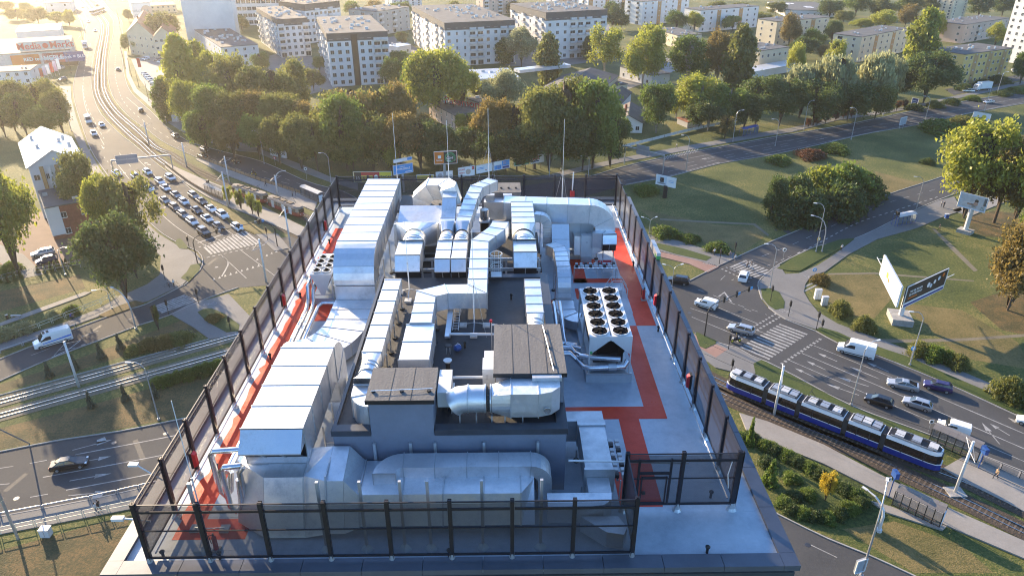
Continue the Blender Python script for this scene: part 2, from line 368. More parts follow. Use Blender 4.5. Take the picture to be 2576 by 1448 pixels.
pave([(1960, 666), (1926, 692), (1909, 711), (1911, 730), (1917, 752), (1934, 773), (1945, 782), (1975, 802), (2052, 829), (2139, 852), (2207, 872), (2287, 900), (2370, 937), (2576, 1025), (2640, 1053), (2640, 1030), (2576, 1001), (2370, 914), (2257, 870), (2182, 843), (2107, 815), (2057, 785), (2034, 756), (2022, 735), (2026, 715), (2040, 695), (2075, 684), (2132, 642), (2207, 602), (2307, 574), (2370, 547), (2420, 530), (2400, 495), (2360, 505), (2260, 550), (2200, 580), (2150, 602), (2100, 640), (2057, 668), (2010, 688), (1975, 690)])
pave([(1630, 590), (1712, 608), (1763, 624), (1848, 637), (1846, 650), (1808, 670), (1778, 662), (1650, 630), (1640, 610)])
pave([(1652, 632), (1750, 655), (1808, 672), (1780, 686), (1735, 665), (1655, 645)], 'cycle_path', .125, 'cycle_path')
pave([(1745, 840), (1803, 863), (1855, 877), (1893, 898), (1932, 913), (1950, 925), (1880, 945), (1800, 925), (1740, 880)])
pave([(1700, 840), (1745, 842), (1830, 880), (1800, 900)], 'cycle_path', .125, 'cycle_path')
pave([(2445, 1137), (2640, 1218), (2640, 1330), (2576, 1288), (2440, 1220), (2370, 1180)], 'pavement', .2, 'tram_platform')
pave([(1860, 1040), (1932, 1062), (2072, 1120), (2232, 1205), (2400, 1285), (2576, 1362), (2640, 1395), (2640, 1440), (2576, 1406), (2382, 1324), (2232, 1249), (2072, 1168), (1932, 1112), (1880, 1090)], 'pavement', .2, 'tram_platform')
pave([(2180, 1258), (2240, 1275), (2380, 1325), (2370, 1335), (2230, 1290)], 'pavement', .19, 'shelter_pad')
pave([(2395, 530), (2450, 510), (2520, 480), (2640, 440), (2640, 470), (2500, 520), (2440, 545)], 'pavement')
# yard round the white factory hall and car park by the poplars
pave([(-60, 640), (60, 690), (200, 660), (225, 600), (150, 520), (0, 560)], 'paving_red', .03, 'paved_yard')
pave([(-60, 590), (0, 660), (60, 700), (110, 690), (60, 640)], 'pavement_grey', .035, 'paved_yard')
pave([(330, 150), (352, 200), (400, 262), (450, 300), (480, 292), (460, 235), (462, 200), (465, 165), (445, 128), (400, 130)], 'pavement', .03, 'car_park')
pave([(1660, 130), (1560, 195), (1500, 235), (1540, 240), (1620, 210), (1720, 170)], 'pavement', .03, 'service_yard')
pave([(2376, 225), (2480, 207), (2576, 184), (2640, 170), (2640, 188), (2576, 200), (2480, 222), (2400, 240)], 'asphalt', .03, 'side_street')
pave([(640, 150), (770, 240), (830, 225), (1010, 190), (1060, 130), (1000, 90), (900, 110), (800, 160), (760, 120)], 'pavement_grey', .03, 'courtyard')
pave([(1270, 165), (1380, 172), (1530, 150), (1560, 110), (1530, 60), (1300, 120)], 'pavement_grey', .03, 'courtyard')
# grass islands over pavement / asphalt
def lawn(px, m='grass_green', z=.14): return sheet('grass_verge', px, z, m)
lawn([(497, 786), (512, 778), (532, 776), (565, 790), (603, 818), (600, 834), (570, 837), (520, 810)])
lawn([(247, 795), (300, 770), (340, 757), (362, 762), (340, 773), (270, 798)], 'leaf_litter', .16)
lawn([(440, 612), (447, 602), (455, 601), (473, 622), (470, 628), (452, 626)], 'grass_green', .16)
lawn([(455, 700), (470, 685), (480, 668), (505, 663), (502, 682), (475, 710)], 'grass_green', .16)
lawn([(1652, 612), (1718, 626), (1790, 648), (1776, 657), (1700, 640), (1655, 626)], 'grass_green', .16)
lawn([(1954, 676), (2000, 645), (2057, 622), (2110, 604), (2150, 600), (2125, 620), (2060, 655), (2012, 683), (1985, 682)], 'grass_green', .16)
lawn([(1914, 728), (1935, 726), (1960, 736), (1974, 760), (1972, 776), (1950, 780), (1932, 768), (1918, 750)], 'grass_green', .16)
lawn([(2053, 829), (2064, 824), (2107, 836), (2139, 851), (2287, 899), (2370, 937), (2576, 1025), (2640, 1053), (2640, 1078), (2576, 1050), (2470, 1003), (2357, 953), (2207, 893), (2107, 862)], 'grass_green', .16)
lawn([(1750, 841), (1752, 836), (1803, 859), (1800, 866), (1774, 878), (1760, 872)], 'grass_green', .16)
lawn([(1895, 915), (1917, 905), (1945, 921), (2007, 953), (2140, 1023), (2307, 1085), (2380, 1115), (2300, 1120), (2072, 1040), (1932, 970), (1900, 940)], 'grass_green', .13)
lawn([(640, 590), (582, 565), (540, 530), (530, 505), (560, 522), (600, 540), (644, 555), (694, 572), (690, 588)], 'grass_dry', .15)
# dry patches of the big lawn, worn tracks
sheet('dry_grass_patch', [(1608, 525), (1700, 545), (1800, 565), (1900, 570), (1932, 590), (1870, 632), (1800, 640), (1760, 600), (1650, 560)], .006, 'grass_dry')
sheet('dry_grass_patch', [(2200, 430), (2290, 455), (2330, 456), (2250, 485), (2215, 480)], .006, 'grass_dry')
sheet('dry_grass_patch', [(2260, 760), (2420, 780), (2560, 860), (2600, 930), (2420, 900), (2330, 820)], .006, 'grass_dry')
sheet('dry_grass_patch', [(2080, 690), (2200, 690), (2270, 720), (2200, 800), (2110, 790), (2060, 750)], .006, 'grass_dry')
sheet('dry_grass_patch', [(2120, 1330), (2250, 1310), (2420, 1370), (2500, 1440), (2300, 1440)], .006, 'grass_dry')
for q in ([(-60, 985), (125, 927), (350, 846), (470, 800), (505, 832), (250, 915), (-60, 1004)], [(-60, 1092), (250, 1012), (560, 925), (520, 1036), (300, 1078), (-60, 1140)], [(-60, 1400), (330, 1292), (280, 1448), (-60, 1500)], [(-60, 745), (200, 690), (215, 725), (-60, 800)]): sheet('dry_grass_patch', q, .006, 'leaf_litter')
sheet('leaf_litter_patch', [(2430, 545), (2500, 530), (2620, 545), (2620, 600), (2480, 595), (2420, 575)], .007, 'leaf_litter')
sheet('leaf_litter_patch', [(2440, 760), (2620, 700), (2620, 850), (2520, 830)], .007, 'leaf_litter')
sheet('worn_path', [(2345, 575), (2352, 575), (2400, 620), (2460, 680), (2450, 683), (2390, 625)], .008, 'track_gravel')
sheet('worn_path', [(2085, 687), (2200, 685), (2300, 693), (2450, 705), (2450, 708), (2300, 697), (2200, 689), (2080, 691)], .008, 'track_gravel')
sheet('worn_path', [(2190, 852), (2300, 853), (2430, 850), (2600, 838), (2600, 845), (2430, 857), (2300, 861), (2215, 862)], .008, 'track_gravel')
sheet('worn_path', [(1660, 549), (1760, 555), (1900, 562), (1935, 590), (1932, 594), (1895, 566), (1760, 559), (1660, 553)], .009, 'track_gravel')

rr = random.Random(5)
for u, v in ((2200, 930), (2420, 1060), (2300, 1000), (1850, 740), (1780, 790), (2060, 640 - 40), (2150, 330), (1800, 395), (430, 520), (330, 430), (560, 660), (250, 840), (300, 1150), (80, 1220), (440, 1100), (260, 330), (520, 400), (2100, 1400), (2480, 1110), (1960, 585)):
    P = W(u, v); a = rr.uniform(0, 3); w_, h_ = rr.uniform(1.2, 3), rr.uniform(2, 7); x, y = Vector((math.cos(a) * w_, math.sin(a) * w_, .026)), Vector((-math.sin(a) * h_, math.cos(a) * h_, 0)); z = Vector((P.x, P.y, 0))
    struct('asphalt_patch', MB().quad(z + x * .5 - y * .5, z + x - y * .5, z + x + y * .5, z + x * .5 + y * .5), 'asphalt_new'); c = P + y * .7; MB_ = MB().tube([(c.x, c.y, .02), (c.x, c.y, .03)], .35, 12); struct('manhole_cover', MB_, 'coping_dark')
# kerbs: a low stone strip along each road edge, cut into kerb stones by the joint lines of the strip
def kerb(px, d=-.18, z=.15, sm=True):
    P = smooth_line(GP(px), 3) if sm else GP(px); a = offset(P, 0); b = offset(P, d); mb = MB()
    zz = Vector((0, 0, z)); lo = Vector((0, 0, 0))
    for i in range(len(P) - 1):
        mb.hexa((a[i] + lo, b[i] + lo, b[i + 1] + lo, a[i + 1] + lo, a[i] + zz, b[i] + zz, b[i + 1] + zz, a[i + 1] + zz))
    return tag(mb.build('kerb', 'kerb'), None, None, kind='structure')
for k in (A1L, A1R, A2L, A2R, R1L[1:], R1U[:-1], E_UP, E_LO[:-4], R2U, R2D, A4U, A5U, A5D, [(-90, 940), (0, 904), (175, 833), (250, 805), (325, 778), (370, 765), (462, 718)], [(-90, 998), (0, 959), (125, 904), (250, 857), (350, 819), (425, 794), (520, 752), (600, 724)], [(-80, 1017), (0, 995), (527, 854)]): kerb(k)

# tram tracks
def track(px, bed, bw, sleepers=None):
    P = smooth_line(GP(px), 2.5)
    a = offset(P, -bw / 2); b = offset(P, bw / 2); mb = MB(); z = Vector((0, 0, .05))
    mb.ribbon([p + z for p in a], [p + z for p in b]); tag(mb.build('track_bed', bed), None, None, kind='structure')
    for s in (-.53, .53):
        q = offset(P, s); mb = MB(); a = offset(P, s - .045); b = offset(P, s + .045)
        for i in range(len(P) - 1):
            l0, l1, h = Vector((0, 0, .04)), Vector((0, 0, .16)), 0
            mb.hexa((a[i] + l0, b[i] + l0, b[i + 1] + l0, a[i + 1] + l0, a[i] + l1, b[i] + l1, b[i + 1] + l1, a[i + 1] + l1))
        tag(mb.build('rail', 'rail_steel'), None, None, kind='structure')
    if sleepers:
        tot = 0.; n = 0; acc = .65; par = thing('track_sleepers', sleepers, 'sleepers')
        me = MB().box(-.95, -.11, .03, .95, .11, .062).mesh('sleeper', 'timber')
        for p, q in zip(P, P[1:]):
            L = (q - p).length; d = (q - p) / L
            while acc < L:
                if n < 150: inst('sleeper', me, par, p + d * acc, math.atan2(d.y, d.x) + math.pi / 2); n += 1
                acc += .65
            acc -= L
    return P
TRK1 = track([(208, 0), (250, 50), (258, 75), (248, 140), (242, 195), (246, 240), (275, 287), (325, 337), (355, 362), (390, 394), (450, 434), (525, 479), (600, 519), (680, 558), (760, 596), (860, 645)], 'ballast', 3.0)
TRK2 = track([(220, 0), (265, 50), (271, 75), (262, 140), (259, 200), (265, 237), (292, 280), (350, 332), (390, 370), (430, 389), (475, 419), (550, 454), (644, 495), (720, 527), (800, 560), (900, 605)], 'ballast', 3.0)
track([(-90, 1036), (0, 1011), (250, 942), (575, 851), (700, 817)], 'track_gravel', 3.2)
track([(-90, 1071), (0, 1046), (250, 977), (575, 886), (720, 846)], 'track_gravel', 3.2)
TRK5 = track([(1760, 935), (1832, 972), (2100, 1085), (2370, 1186), (2440, 1214), (2640, 1312)], 'ballast', 3.4, 'dark sleepers under the far tram track beside the platform')
TRK6 = track([(1760, 965), (1830, 1003), (2000, 1073), (2150, 1133), (2265, 1188), (2400, 1250), (2640, 1366)], 'ballast', 3.4, 'dark sleepers under the near tram track by the long shelter')

for P in (TRK1, TRK2, TRK5, TRK6):
    tag(MB().tube([p + Vector((0, 0, 5.7)) for p in P[::4]], .028, 4).build('overhead_wire', 'black'), 'thin overhead tram wire above the ' + ('left stop track beside the queue', 'left stop track nearer the trees', 'track of the blue tram', 'empty track by the long shelter')[(TRK1, TRK2, TRK5, TRK6).index(P)], 'wire')
# painted markings
pm = MB()
def stripe(p, q, wd=.14, z=.034, dash=None):
    p, q = Vector(p), Vector(q); p.z = q.z = 0; d = (q - p); L = d.length; d.normalize(); s = Vector((d.y, -d.x, 0)) * wd / 2; zz = Vector((0, 0, z))
    segs = [(0, L)]
    if dash: segs = [(t, min(L, t + dash[0])) for t in [k * (dash[0] + dash[1]) for k in range(int(L / (dash[0] + dash[1])) + 1)] if t < L]
    for a, b in segs: pm.quad(p + d * a - s + zz, p + d * a + s + zz, p + d * b + s + zz, p + d * b - s + zz)
def line(px, wd=.14, dash=None, z=.034):
    P = smooth_line(GP(px), 3) if len(px) > 2 else GP(px)
    if dash is None or len(px) == 2:
        for a, b in zip(P, P[1:]): stripe(a, b, wd, z, dash)
    else:
        acc = 0; on = True; rem = dash[0]
        for a, b in zip(P, P[1:]):
            L = (b - a).length; t = 0
            while t < L - 1e-6:
                s = min(rem, L - t)
                if on: stripe(a.lerp(b, t / L), a.lerp(b, (t + s) / L), wd, z)
                t += s; rem -= s
                if rem < 1e-6: on = not on; rem = dash[0] if on else dash[1]
def zebra(A, B, Cc, D, n, z=.034, wd=.5):
    A, B, Cc, D = (W(*q) for q in (A, B, Cc, D))
    for k in range(n):
        t = (k + .5) / n; stripe(A.lerp(D, t), B.lerp(Cc, t), wd, z)
def arrow(tail, tip, z=.034, turn=0):
    a, b = W(*tail), W(*tip); d = (b - a).normalized(); s = Vector((d.y, -d.x, 0)); L = (b - a).length; zz = Vector((0, 0, z))
    stripe(a, b - d * L * .38, .16, z)
    h = b - d * L * .4
    if turn: pm.quad(h + zz + s * .05, h + s * turn * .9 + zz, h + d * L * .2 + s * turn * 1.2 + zz, h + d * L * .25 + zz)
    pm.poly([h - s * .42 + zz, h + s * .42 + zz, b + zz])
def zebra_px(A, B, Cc, D, n, wd=.5): zebra(A, B, Cc, D, n, wd=wd)
# right junction
zebra((1964, 813), (2034, 839), (1932, 906), (1858, 874), 13, wd=.5)
line([(2065, 852), (1962, 918)], .5, (.5, .5)); line([(1952, 789), (1838, 856)], .4, (.5, .5)); line([(1962, 797), (1850, 862)], .4, (.5, .5))
zebra((1833, 671), (1874, 653), (1945, 684), (1900, 699), 8, wd=.5)
line([(1815, 676), (1885, 709)], .4, (.5, .5)); line([(1826, 672), (1896, 702)], .4, (.5, .5))
line([(2047, 869), (2244, 949), (2537, 1073), (2640, 1118)], .14); line([(2017, 888), (2277, 999), (2576, 1128)], .18); line([(1988, 907), (2182, 991), (2357, 1066), (2576, 1160)], .14)
line([(2244, 949), (2640, 1118)], .14)
for tail, tip in (((2212, 953), (2137, 922)), ((2236, 935), (2180, 911)), ((2186, 972), (2108, 948)), ((2161, 994), (2078, 965)), ((2106, 909), (2057, 888)), ((2077, 930), (2029, 908)), ((2048, 948), (2000, 926)), ((2590, 1078), (2535, 1050)), ((2540, 1095), (2490, 1065)), ((2515, 1117), (2470, 1063 + 0))): arrow(tail, tip)
for tail, tip in (((2600, 1060), (2540, 1037)),): arrow(tail, tip)
line([(1737, 775), (1930, 840)], .14); line([(1740, 797), (1850, 842)], .14); line([(1808, 774), (1908, 815)], .14)
line([(1755, 728), (1800, 745), (1905, 790)], .14, (1.5, 2)); line([(1857, 767), (1930, 792)], .14, (1.2, 1.5))
pm.poly([W(1806, 745, .034), W(1823, 733, .034), W(1842, 759, .034), W(1838, 759, .034), W(1822, 737, .034), W(1811, 745, .034)])
line([(1813, 704), (1860, 668), (2000, 612), (2145, 545), (2240, 508), (2340, 480), (2450, 445)], .14, (2.5, 3))
line([(2005, 638), (2060, 611), (2157, 561), (2260, 527), (2360, 495)], .3, (1.2, 1.2)); line([(1990, 644), (1840, 705)], .14, (1.2, 1.2))
line([(2060, 705), (2010, 728)], .4); line([(2072, 708), (2018, 735)], .4)
# upper road
line([(1575, 463), (1690, 440), (1815, 408), (2075, 357), (2325, 306), (2600, 252)], .16, None); line([(1590, 417), (1730, 387), (1932, 351), (2150, 313), (2310, 280), (2600, 231)], .16)
line([(1540, 440), (1700, 405), (1932, 362), (2200, 317), (2600, 240)], .16); line([(1570, 455), (1690, 430), (1815, 400), (2075, 348), (2325, 300)], .16, (4, 4)); line([(1560, 445), (1690, 418), (1900, 377), (2075, 343)], .14, (4, 4))
line([(1930, 365), (2150, 324), (2560, 250)], .14, (3, 6))
for k in range(12): line([(1672 + k * 7, 402 - k * 1.6), (1680 + k * 7, 391 - k * 1.7)], .25)
for tail, tip in (((1840, 403), (1790, 413)), ((1800, 393), (1760, 402)), ((2085, 345), (2060, 351)), ((2110, 350), (2090, 357))): arrow(tail, tip)
# left junction
zebra((510, 623), (528, 640), (660, 612), (618, 580), 14, wd=.5)
line([(500, 622), (612, 582)], .35, (.6, .6)); line([(520, 648), (690, 610)], .35, (.6, .6)); line([(497, 611), (560, 590)], .4)
zebra((382, 772), (462, 741), (500, 755), (408, 788), 6, wd=.5)
line([(318, 748), (368, 730)], .4, None); line([(324, 755), (372, 737)], .4)
line([(300, 385), (375, 470), (480, 560), (560, 610)], .14, (3, 4)); line([(285, 400), (350, 480), (430, 560), (520, 620)], .16); line([(330, 385), (420, 470), (510, 540), (590, 592)], .14); line([(262, 395), (300, 445), (340, 500)], .14, (2, 3))
for tail, tip in (((228, 372), (226, 380)), ((290, 398), (312, 412)), ((362, 412), (380, 416)), ((255, 366), (262, 375)), ((380, 415), (362, 408))): arrow(tail, tip)
line([(560, 645), (572, 655), (573, 668), (558, 695)], .3); line([(600, 625), (660, 670), (700, 700)], .14); line([(555, 640), (620, 700)], .14)
for k in range(9): q = (535 + k * 14, 705 - k * 4.2); pm.poly([W(q[0], q[1], .034), W(q[0] + 7, q[1] - 2, .034), W(q[0] + 3, q[1] - 7, .034)])
for k in range(7): q = (644 + k * 12, 655 - k * 5); pm.poly([W(q[0], q[1], .034), W(q[0] + 7, q[1] - 2, .034), W(q[0] + 3, q[1] - 6, .034)])
line([(195, 100), (220, 60), (205, 20)], .15, None); line([(228, 110), (214, 170), (209, 215), (216, 260), (240, 310), (262, 350)], .15, (4, 4)); line([(207, 215), (213, 262), (232, 310), (262, 365)], .15)
line([(290, 140), (290, 190), (305, 245), (340, 287), (395, 328), (460, 367), (520, 395), (640, 440), (760, 470)], .16, (3, 4)); line([(318, 245), (345, 268), (380, 300)], .14)
line([(660, 430), (740, 458), (830, 490)], .14, (2.5, 3))
# van road, bottom-left road
line([(-60, 945), (0, 923), (120, 878), (260, 827), (345, 796)], .14, (3, 5)); line([(150, 880), (190, 874)], .16)
line([(190, 1143), (430, 1097), (600, 1060)], .2); line([(108, 1200), (405, 1145), (600, 1100)], .18); line([(167, 1232), (372, 1193), (560, 1150)], .2)
for a, b in (((75, 1165), (118, 1157)), ((-5, 1178), (34, 1172)), ((76, 1250), (121, 1242)), ((-5, 1219), (24, 1216))): line([a, b], .14)
for tail, tip, t in (((182, 1132), (284, 1105), -1), ((200, 1163), (280, 1147), 0), ((175, 1209), (281, 1190), 0), ((172, 1246), (280, 1236), 1)): arrow(tail, tip, turn=t)
line([(2040, 1370), (2140, 1418), (2220, 1455)], .14, (3, 6))
tag(pm.build('road_marking', 'road_paint'), None, None, kind='structure')
# cycle symbols on the paths
def cycle_symbol(u, v, ang, z):
    mb = MB(); c = W(u, v, z); ca, sa = math.cos(ang), math.sin(ang)
    def P(x, y): return Vector((c.x + ca * x - sa * y, c.y + sa * x + ca * y, z))
    def seg(a, b, wd=.09):
        a, b = P(*a), P(*b); d = (b - a).normalized(); s = Vector((d.y, -d.x, 0)) * wd / 2; mb.quad(a - s, a + s, b + s, b - s)
    for cx in (-.7, .7):
        for k in range(12): a, b = k * math.pi / 6, (k + 1) * math.pi / 6; seg((cx + .45 * math.cos(a), .45 * math.sin(a)), (cx + .45 * math.cos(b), .45 * math.sin(b)))
    for a, b in (((-.7, 0), (-.3, .75)), ((-.3, .75), (.5, .75)), ((.5, .75), (.7, 0)), ((-.3, .6), (.05, 0)), ((.05, 0), (-.7, 0)), ((.05, 0), (.5, .7)), ((.4, .95), (.75, .95)), ((-.45, .9), (-.15, .9))): seg(a, b)
    tag(mb.build('cycle_symbol', 'road_paint'), None, None, kind='structure')
cycle_symbol(529, 764, .3, .135); cycle_symbol(1782, 664, -.3, .14); cycle_symbol(1977, 782, 2.6, .135); cycle_symbol(492, 659, .5, .135); cycle_symbol(296, 748, .5, .135); cycle_symbol(2034, 697, .5, .135)
# ================================================================== TOWER AND ITS ROOF PLANT
ZR, ZP = ROOF, 45.45
X0, X1, Y0, Y1 = -16.45, 12.25, 21.05, 64.9
XI0, XI1, YI0, YI1 = -15.8, 11.58, 21.75, 64.2
FX0, FX1, FY0, FY1 = -14.68, 10.39, 21.72, 62.0
tw = thing('office_tower', 'tall dark glass office tower with grey flat roof carrying silver ducts', 'building', (-2, 43, 0))
mb = MB(); mb.box(X0 + .12, Y0 + .12, 0, X1 - .12, Y1 - .12, ZR - .35); mb.build('wall', 'facade', tw)
for k in range(11):
    z = 1.2 + k * 3.7
    m1 = MB()
    for a, b in (((X0, Y0), (X1, Y0)), ((X1, Y0), (X1, Y1)), ((X1, Y1), (X0, Y1)), ((X0, Y1), (X0, Y0))):
        a = Vector((*a, 0)); b = Vector((*b, 0)); n = int((b - a).length / 2.6)
        for i in range(n):
            p = a.lerp(b, (i + .06) / n); q = a.lerp(b, (i + .94) / n)
            m1.bar(p + Vector((0, 0, z + 1.1)), q + Vector((0, 0, z + 1.1)), .18, 2.2)
    m1.build('window_band', 'glass_dark', tw)['kind'] = 'stuff'
MB().box(X0 + .3, Y0 + .3, ZR - .33, X1 - .3, Y1 - .3, ZR).build('roof_deck', 'membrane', tw)
def strip(px0, py0, px1, py1, z=ZR + .006): return MB().quad((px0, py0, z), (px1, py0, z), (px1, py1, z), (px0, py1, z))
for k in range(22):
    ya = 22.4 + k * 1.9
    for xa, xb in ((2.9 if 26 < ya < 41 else -7.7, XI1 - .1), (XI0 + .1, -7.7)): MB().box(xa, ya, ZR, xb, ya + .05, ZR + .004).build('membrane_lap', 'membrane', tw)
rw = MB()
for q in ((8.87, 40.95, 10.12, 57.6), (7.73, 31.1, 8.82, 40.95), (2.95, 31.1, 7.73, 32.2), (6.2, 24.65, 7.28, 31.1), (5.32, 24.65, 6.2, 27.0), (8.82, 40.95, 8.87, 42.6), (5.3, 47.2, 6.25, 51.3), (6.25, 50.45, 7.25, 51.3), (5.25, 47.2, 8.87, 47.9), (5.25, 44.7, 5.5, 46.3), (-14.3, 52.7, -13.5, 57.9), (-13.4, 43.4, -11.7, 44.3), (-12.5, 41.9, -11.7, 43.4), (-14.35, 23.0, -11.2, 24.2), (3.0, 43.0, 4.6, 44.6)): 
    z = ZR + .006; MB().quad((q[0], q[1], z), (q[2], q[1], z), (q[2], q[3], z), (q[0], q[3], z)).build('walkway_strip', 'walkway_red', tw)
# left strip with the ragged hand-painted edge beside the fence feet
rnd = random.Random(3); yy = 24.2; L = []; 
while yy < 52.6:
    L.append((-14.45 + rnd.uniform(-.1, .22), yy)); yy += rnd.uniform(.35, .9)
L.append((-14.4, 52.6))
for a, b in zip(L, L[1:]): rw.quad((a[0], a[1], z), (-13.25, a[1], z), (-13.25, b[1], z), (b[0], b[1], z))
rw.build('walkway_strip', 'walkway_red', tw)
# coping panels round the edge, each its own sheet
def coping(a, b, horizontal):
    mb = MB(); g = .012
    if horizontal: mb.box(a[0] + g, a[1], ZR - .12, b[0] - g, b[1], ZR + .16)
    else: mb.box(a[0], a[1] + g, ZR - .12, b[0], b[1] - g, ZR + .16)
    mb.build('coping_panel', 'coping', tw)
n = 11
for k in range(n):
    xa = XI0 + (XI1 - XI0) * k / n; xb = XI0 + (XI1 - XI0) * (k + 1) / n
    coping((xa, Y0), (xb, YI0), True); coping((xa, YI1), (xb, Y1), True)
n = 16
for k in range(n):
    ya = YI0 + (YI1 - YI0) * k / n; yb = YI0 + (YI1 - YI0) * (k + 1) / n
    coping((X0, ya), (XI0, yb), False); coping((XI1, ya), (X1, yb), False)
for (cx, cy, ix, iy) in ((X0, Y0, XI0, YI0), (X1, Y0, XI1, YI0), (X0, Y1, XI0, YI1), (X1, Y1, XI1, YI1)):
    MB().prism([(cx, cy), (ix, cy), (ix, iy), (cx, iy)], ZR - .12, ZR + .16).build('coping_panel', 'coping', tw)

# ------------------------------------------------------------------ screen fence
def screen_mat():
    m = bpy.data.materials.new('screen_mesh'); m.use_nodes = True; MATS['screen_mesh'] = m
    n = m.node_tree.nodes; l = m.node_tree.links; b = n['Principled BSDF']; b.inputs['Base Color'].default_value = (.046, .046, .058, 1); b.inputs['Roughness'].default_value = .4; b.inputs['Metallic'].default_value = .3
    t = n.new('ShaderNodeBsdfTransparent'); mx = n.new('ShaderNodeMixShader'); mx.inputs[0].default_value = .69
    l.new(t.outputs[0], mx.inputs[1]); l.new(b.outputs[0], mx.inputs[2]); l.new(mx.outputs[0], n['Material Output'].inputs[0])
screen_mat()
def fence(label, a, b, n, z0=ZR + .42, z1=45.28, rails=(.0, .55, 1.0), door=None):
    a = Vector((*a, 0)); b = Vector((*b, 0)); d = (b - a) / n; dn = d.normalized(); s = Vector((dn.y, -dn.x, 0))
    t = thing('screen_fence', label, 'fence', (a.x, a.y, ZR))
    for i in range(n + 1):
        p = a + d * i
        m = MB(); m.bar(p + Vector((0, 0, ZR + .15)), p + Vector((0, 0, z1 + .06)), .07, .17, up=dn)
        for q in (-.085, .085): m.bar(p + s * q + Vector((0, 0, ZR + .15)), p + s * q + Vector((0, 0, z1 + .06)), .16, .014, up=s)
        m.build('post', 'fence_dark', t)
        MB().tube([p + Vector((0, 0, ZR)), p + Vector((0, 0, ZR + .12)), p + Vector((0, 0, ZR + .42))], [.22, .13, .11], 8).build('post_foot', 'galvanised_dull', t)
        if i < n:
            q = a + d * (i + 1); e = dn * .09
            m = MB(); o = s * .01
            m.hexa((p + e + o + Vector((0, 0, z0)), q - e + o + Vector((0, 0, z0)), q - e - o + Vector((0, 0, z0)), p + e - o + Vector((0, 0, z0)), p + e + o + Vector((0, 0, z1 - .1)), q - e + o + Vector((0, 0, z1 - .1)), q - e - o + Vector((0, 0, z1 - .1)), p + e - o + Vector((0, 0, z1 - .1))), skip=(0, 1, 3, 4, 5))
            m.build('mesh_panel', 'screen_mesh', t)
            for r in (0, .52, .87):
                hh = z0 + (z1 - z0) * r
                MB().bar(p + e + s * .05 + Vector((0, 0, hh)), q - e + s * .05 + Vector((0, 0, hh)), .05, .11 if r != .52 else .04).build('rail', 'fence_dark', t)
            MB().bar(p + e + Vector((0, 0, z1 - .04)), q - e + Vector((0, 0, z1 - .04)), .05, .05).build('rail', 'fence_dark', t)
    return t
fL = fence('long dark mesh screen fence on the left roof edge above the van road', (FX0, FY1), (FX0, FY0), 15)
fR = fence('long dark mesh screen fence on the right roof edge above the junction', (FX1, 24.44), (FX1, FY1), 15)
fB = fence('dark mesh screen fence at the far roof edge below the billboards', (FX1, FY1 + .02), (FX0, FY1 + .02), 9)
fF = fence('dark mesh screen fence along the near roof edge in front of the wide duct', (FX0, FY0 - .02), (5.36, FY0 - .02), 8)
fS = fence('short dark screen fence stepping back at the near right corner', (5.36, 21.75), (5.40, 24.42), 1)
fN = fence('short dark screen fence with a gate at the near right corner', (5.42, 24.44), (10.3, 24.44), 2)
m = MB()
for x in (5.95, 7.35): m.bar((x, 24.40, ZR + .45), (x, 24.40, 45.0), .09, .09)
m.bar((6.0, 24.40, 44.2), (7.3, 24.40, 44.2), .09, .1); m.build('gate_frame', 'fence_dark', fN)
m = MB()
for x in (6.1, 7.2): m.bar((x, 24.36, ZR + .5), (x, 24.36, 44.05), .06, .06)
for zz in (ZR + .53, 44.0): m.bar((6.1, 24.36, zz), (7.2, 24.36, zz), .06, .06)
m.build('gate', 'fence_dark', fN); MB().box(6.14, 24.25, 43.1, 6.3, 24.36, 43.22).build('gate_handle', 'black', fN)
MB().tube([(9.95, 24.3, 44.9), (9.85, 24.27, 44.2), (9.98, 24.3, 43.4)], .02, 6).build('cable', 'white_metal', fN)
for f_, seg in ((fL, [(FX0 + .25, FY0 + .1), (FX0 + .25, FY1 - .1)]), (fR, [(FX1 - .25, 24.6), (FX1 - .25, FY1 - .1)])):
    (xa, ya), (xb, yb) = seg; MB().tube([(xa, ya, ZR + .5), (xb, yb, ZR + .5)], .035, 6).build('handrail', 'pipe_steel', f_)

# ------------------------------------------------------------------ penthouse
ph = thing('plant_room', 'blue grey rendered plant room rising from the middle of the roof', 'plant room', (-2.4, 33, ZR))
PX0, PX1, PY0, PY1 = -7.6, 2.85, 25.82, 41.4
MB().box(PX0, PY0, ZR, PX1, PY1, ZP - .12).build('wall', 'render_blue', ph)
MB().box(PX0 + .1, PY0 + .1, ZP - .12, PX1 - .1, PY1 - .1, ZP).build('flat_roof', 'bitumen', ph)
for q in ((PX1 - .42, PY0 + .42, PX1 + .06, 31.0), (PX1 - .42, 31.02, PX1 + .06, 34.0), (PX1 - .42, 34.02, PX1 + .06, 37.4), (PX1 - .42, 37.42, PX1 + .06, PY1 - .42), (PX0 - .06, PY0 - .06, -5.9, PY0 + .42), (-3.05, PY0 - .06, PX1 + .06, PY0 + .42), (-1.0, PY1 - .42, PX1 + .06, PY1 + .06), (PX0 - .04, PY0 + .42, PX0 + .12, PY1)):
    MB().box(q[0], q[1], ZP - .14, q[2], q[3], ZP + .16).build('parapet_cap', 'coping_dark', ph)
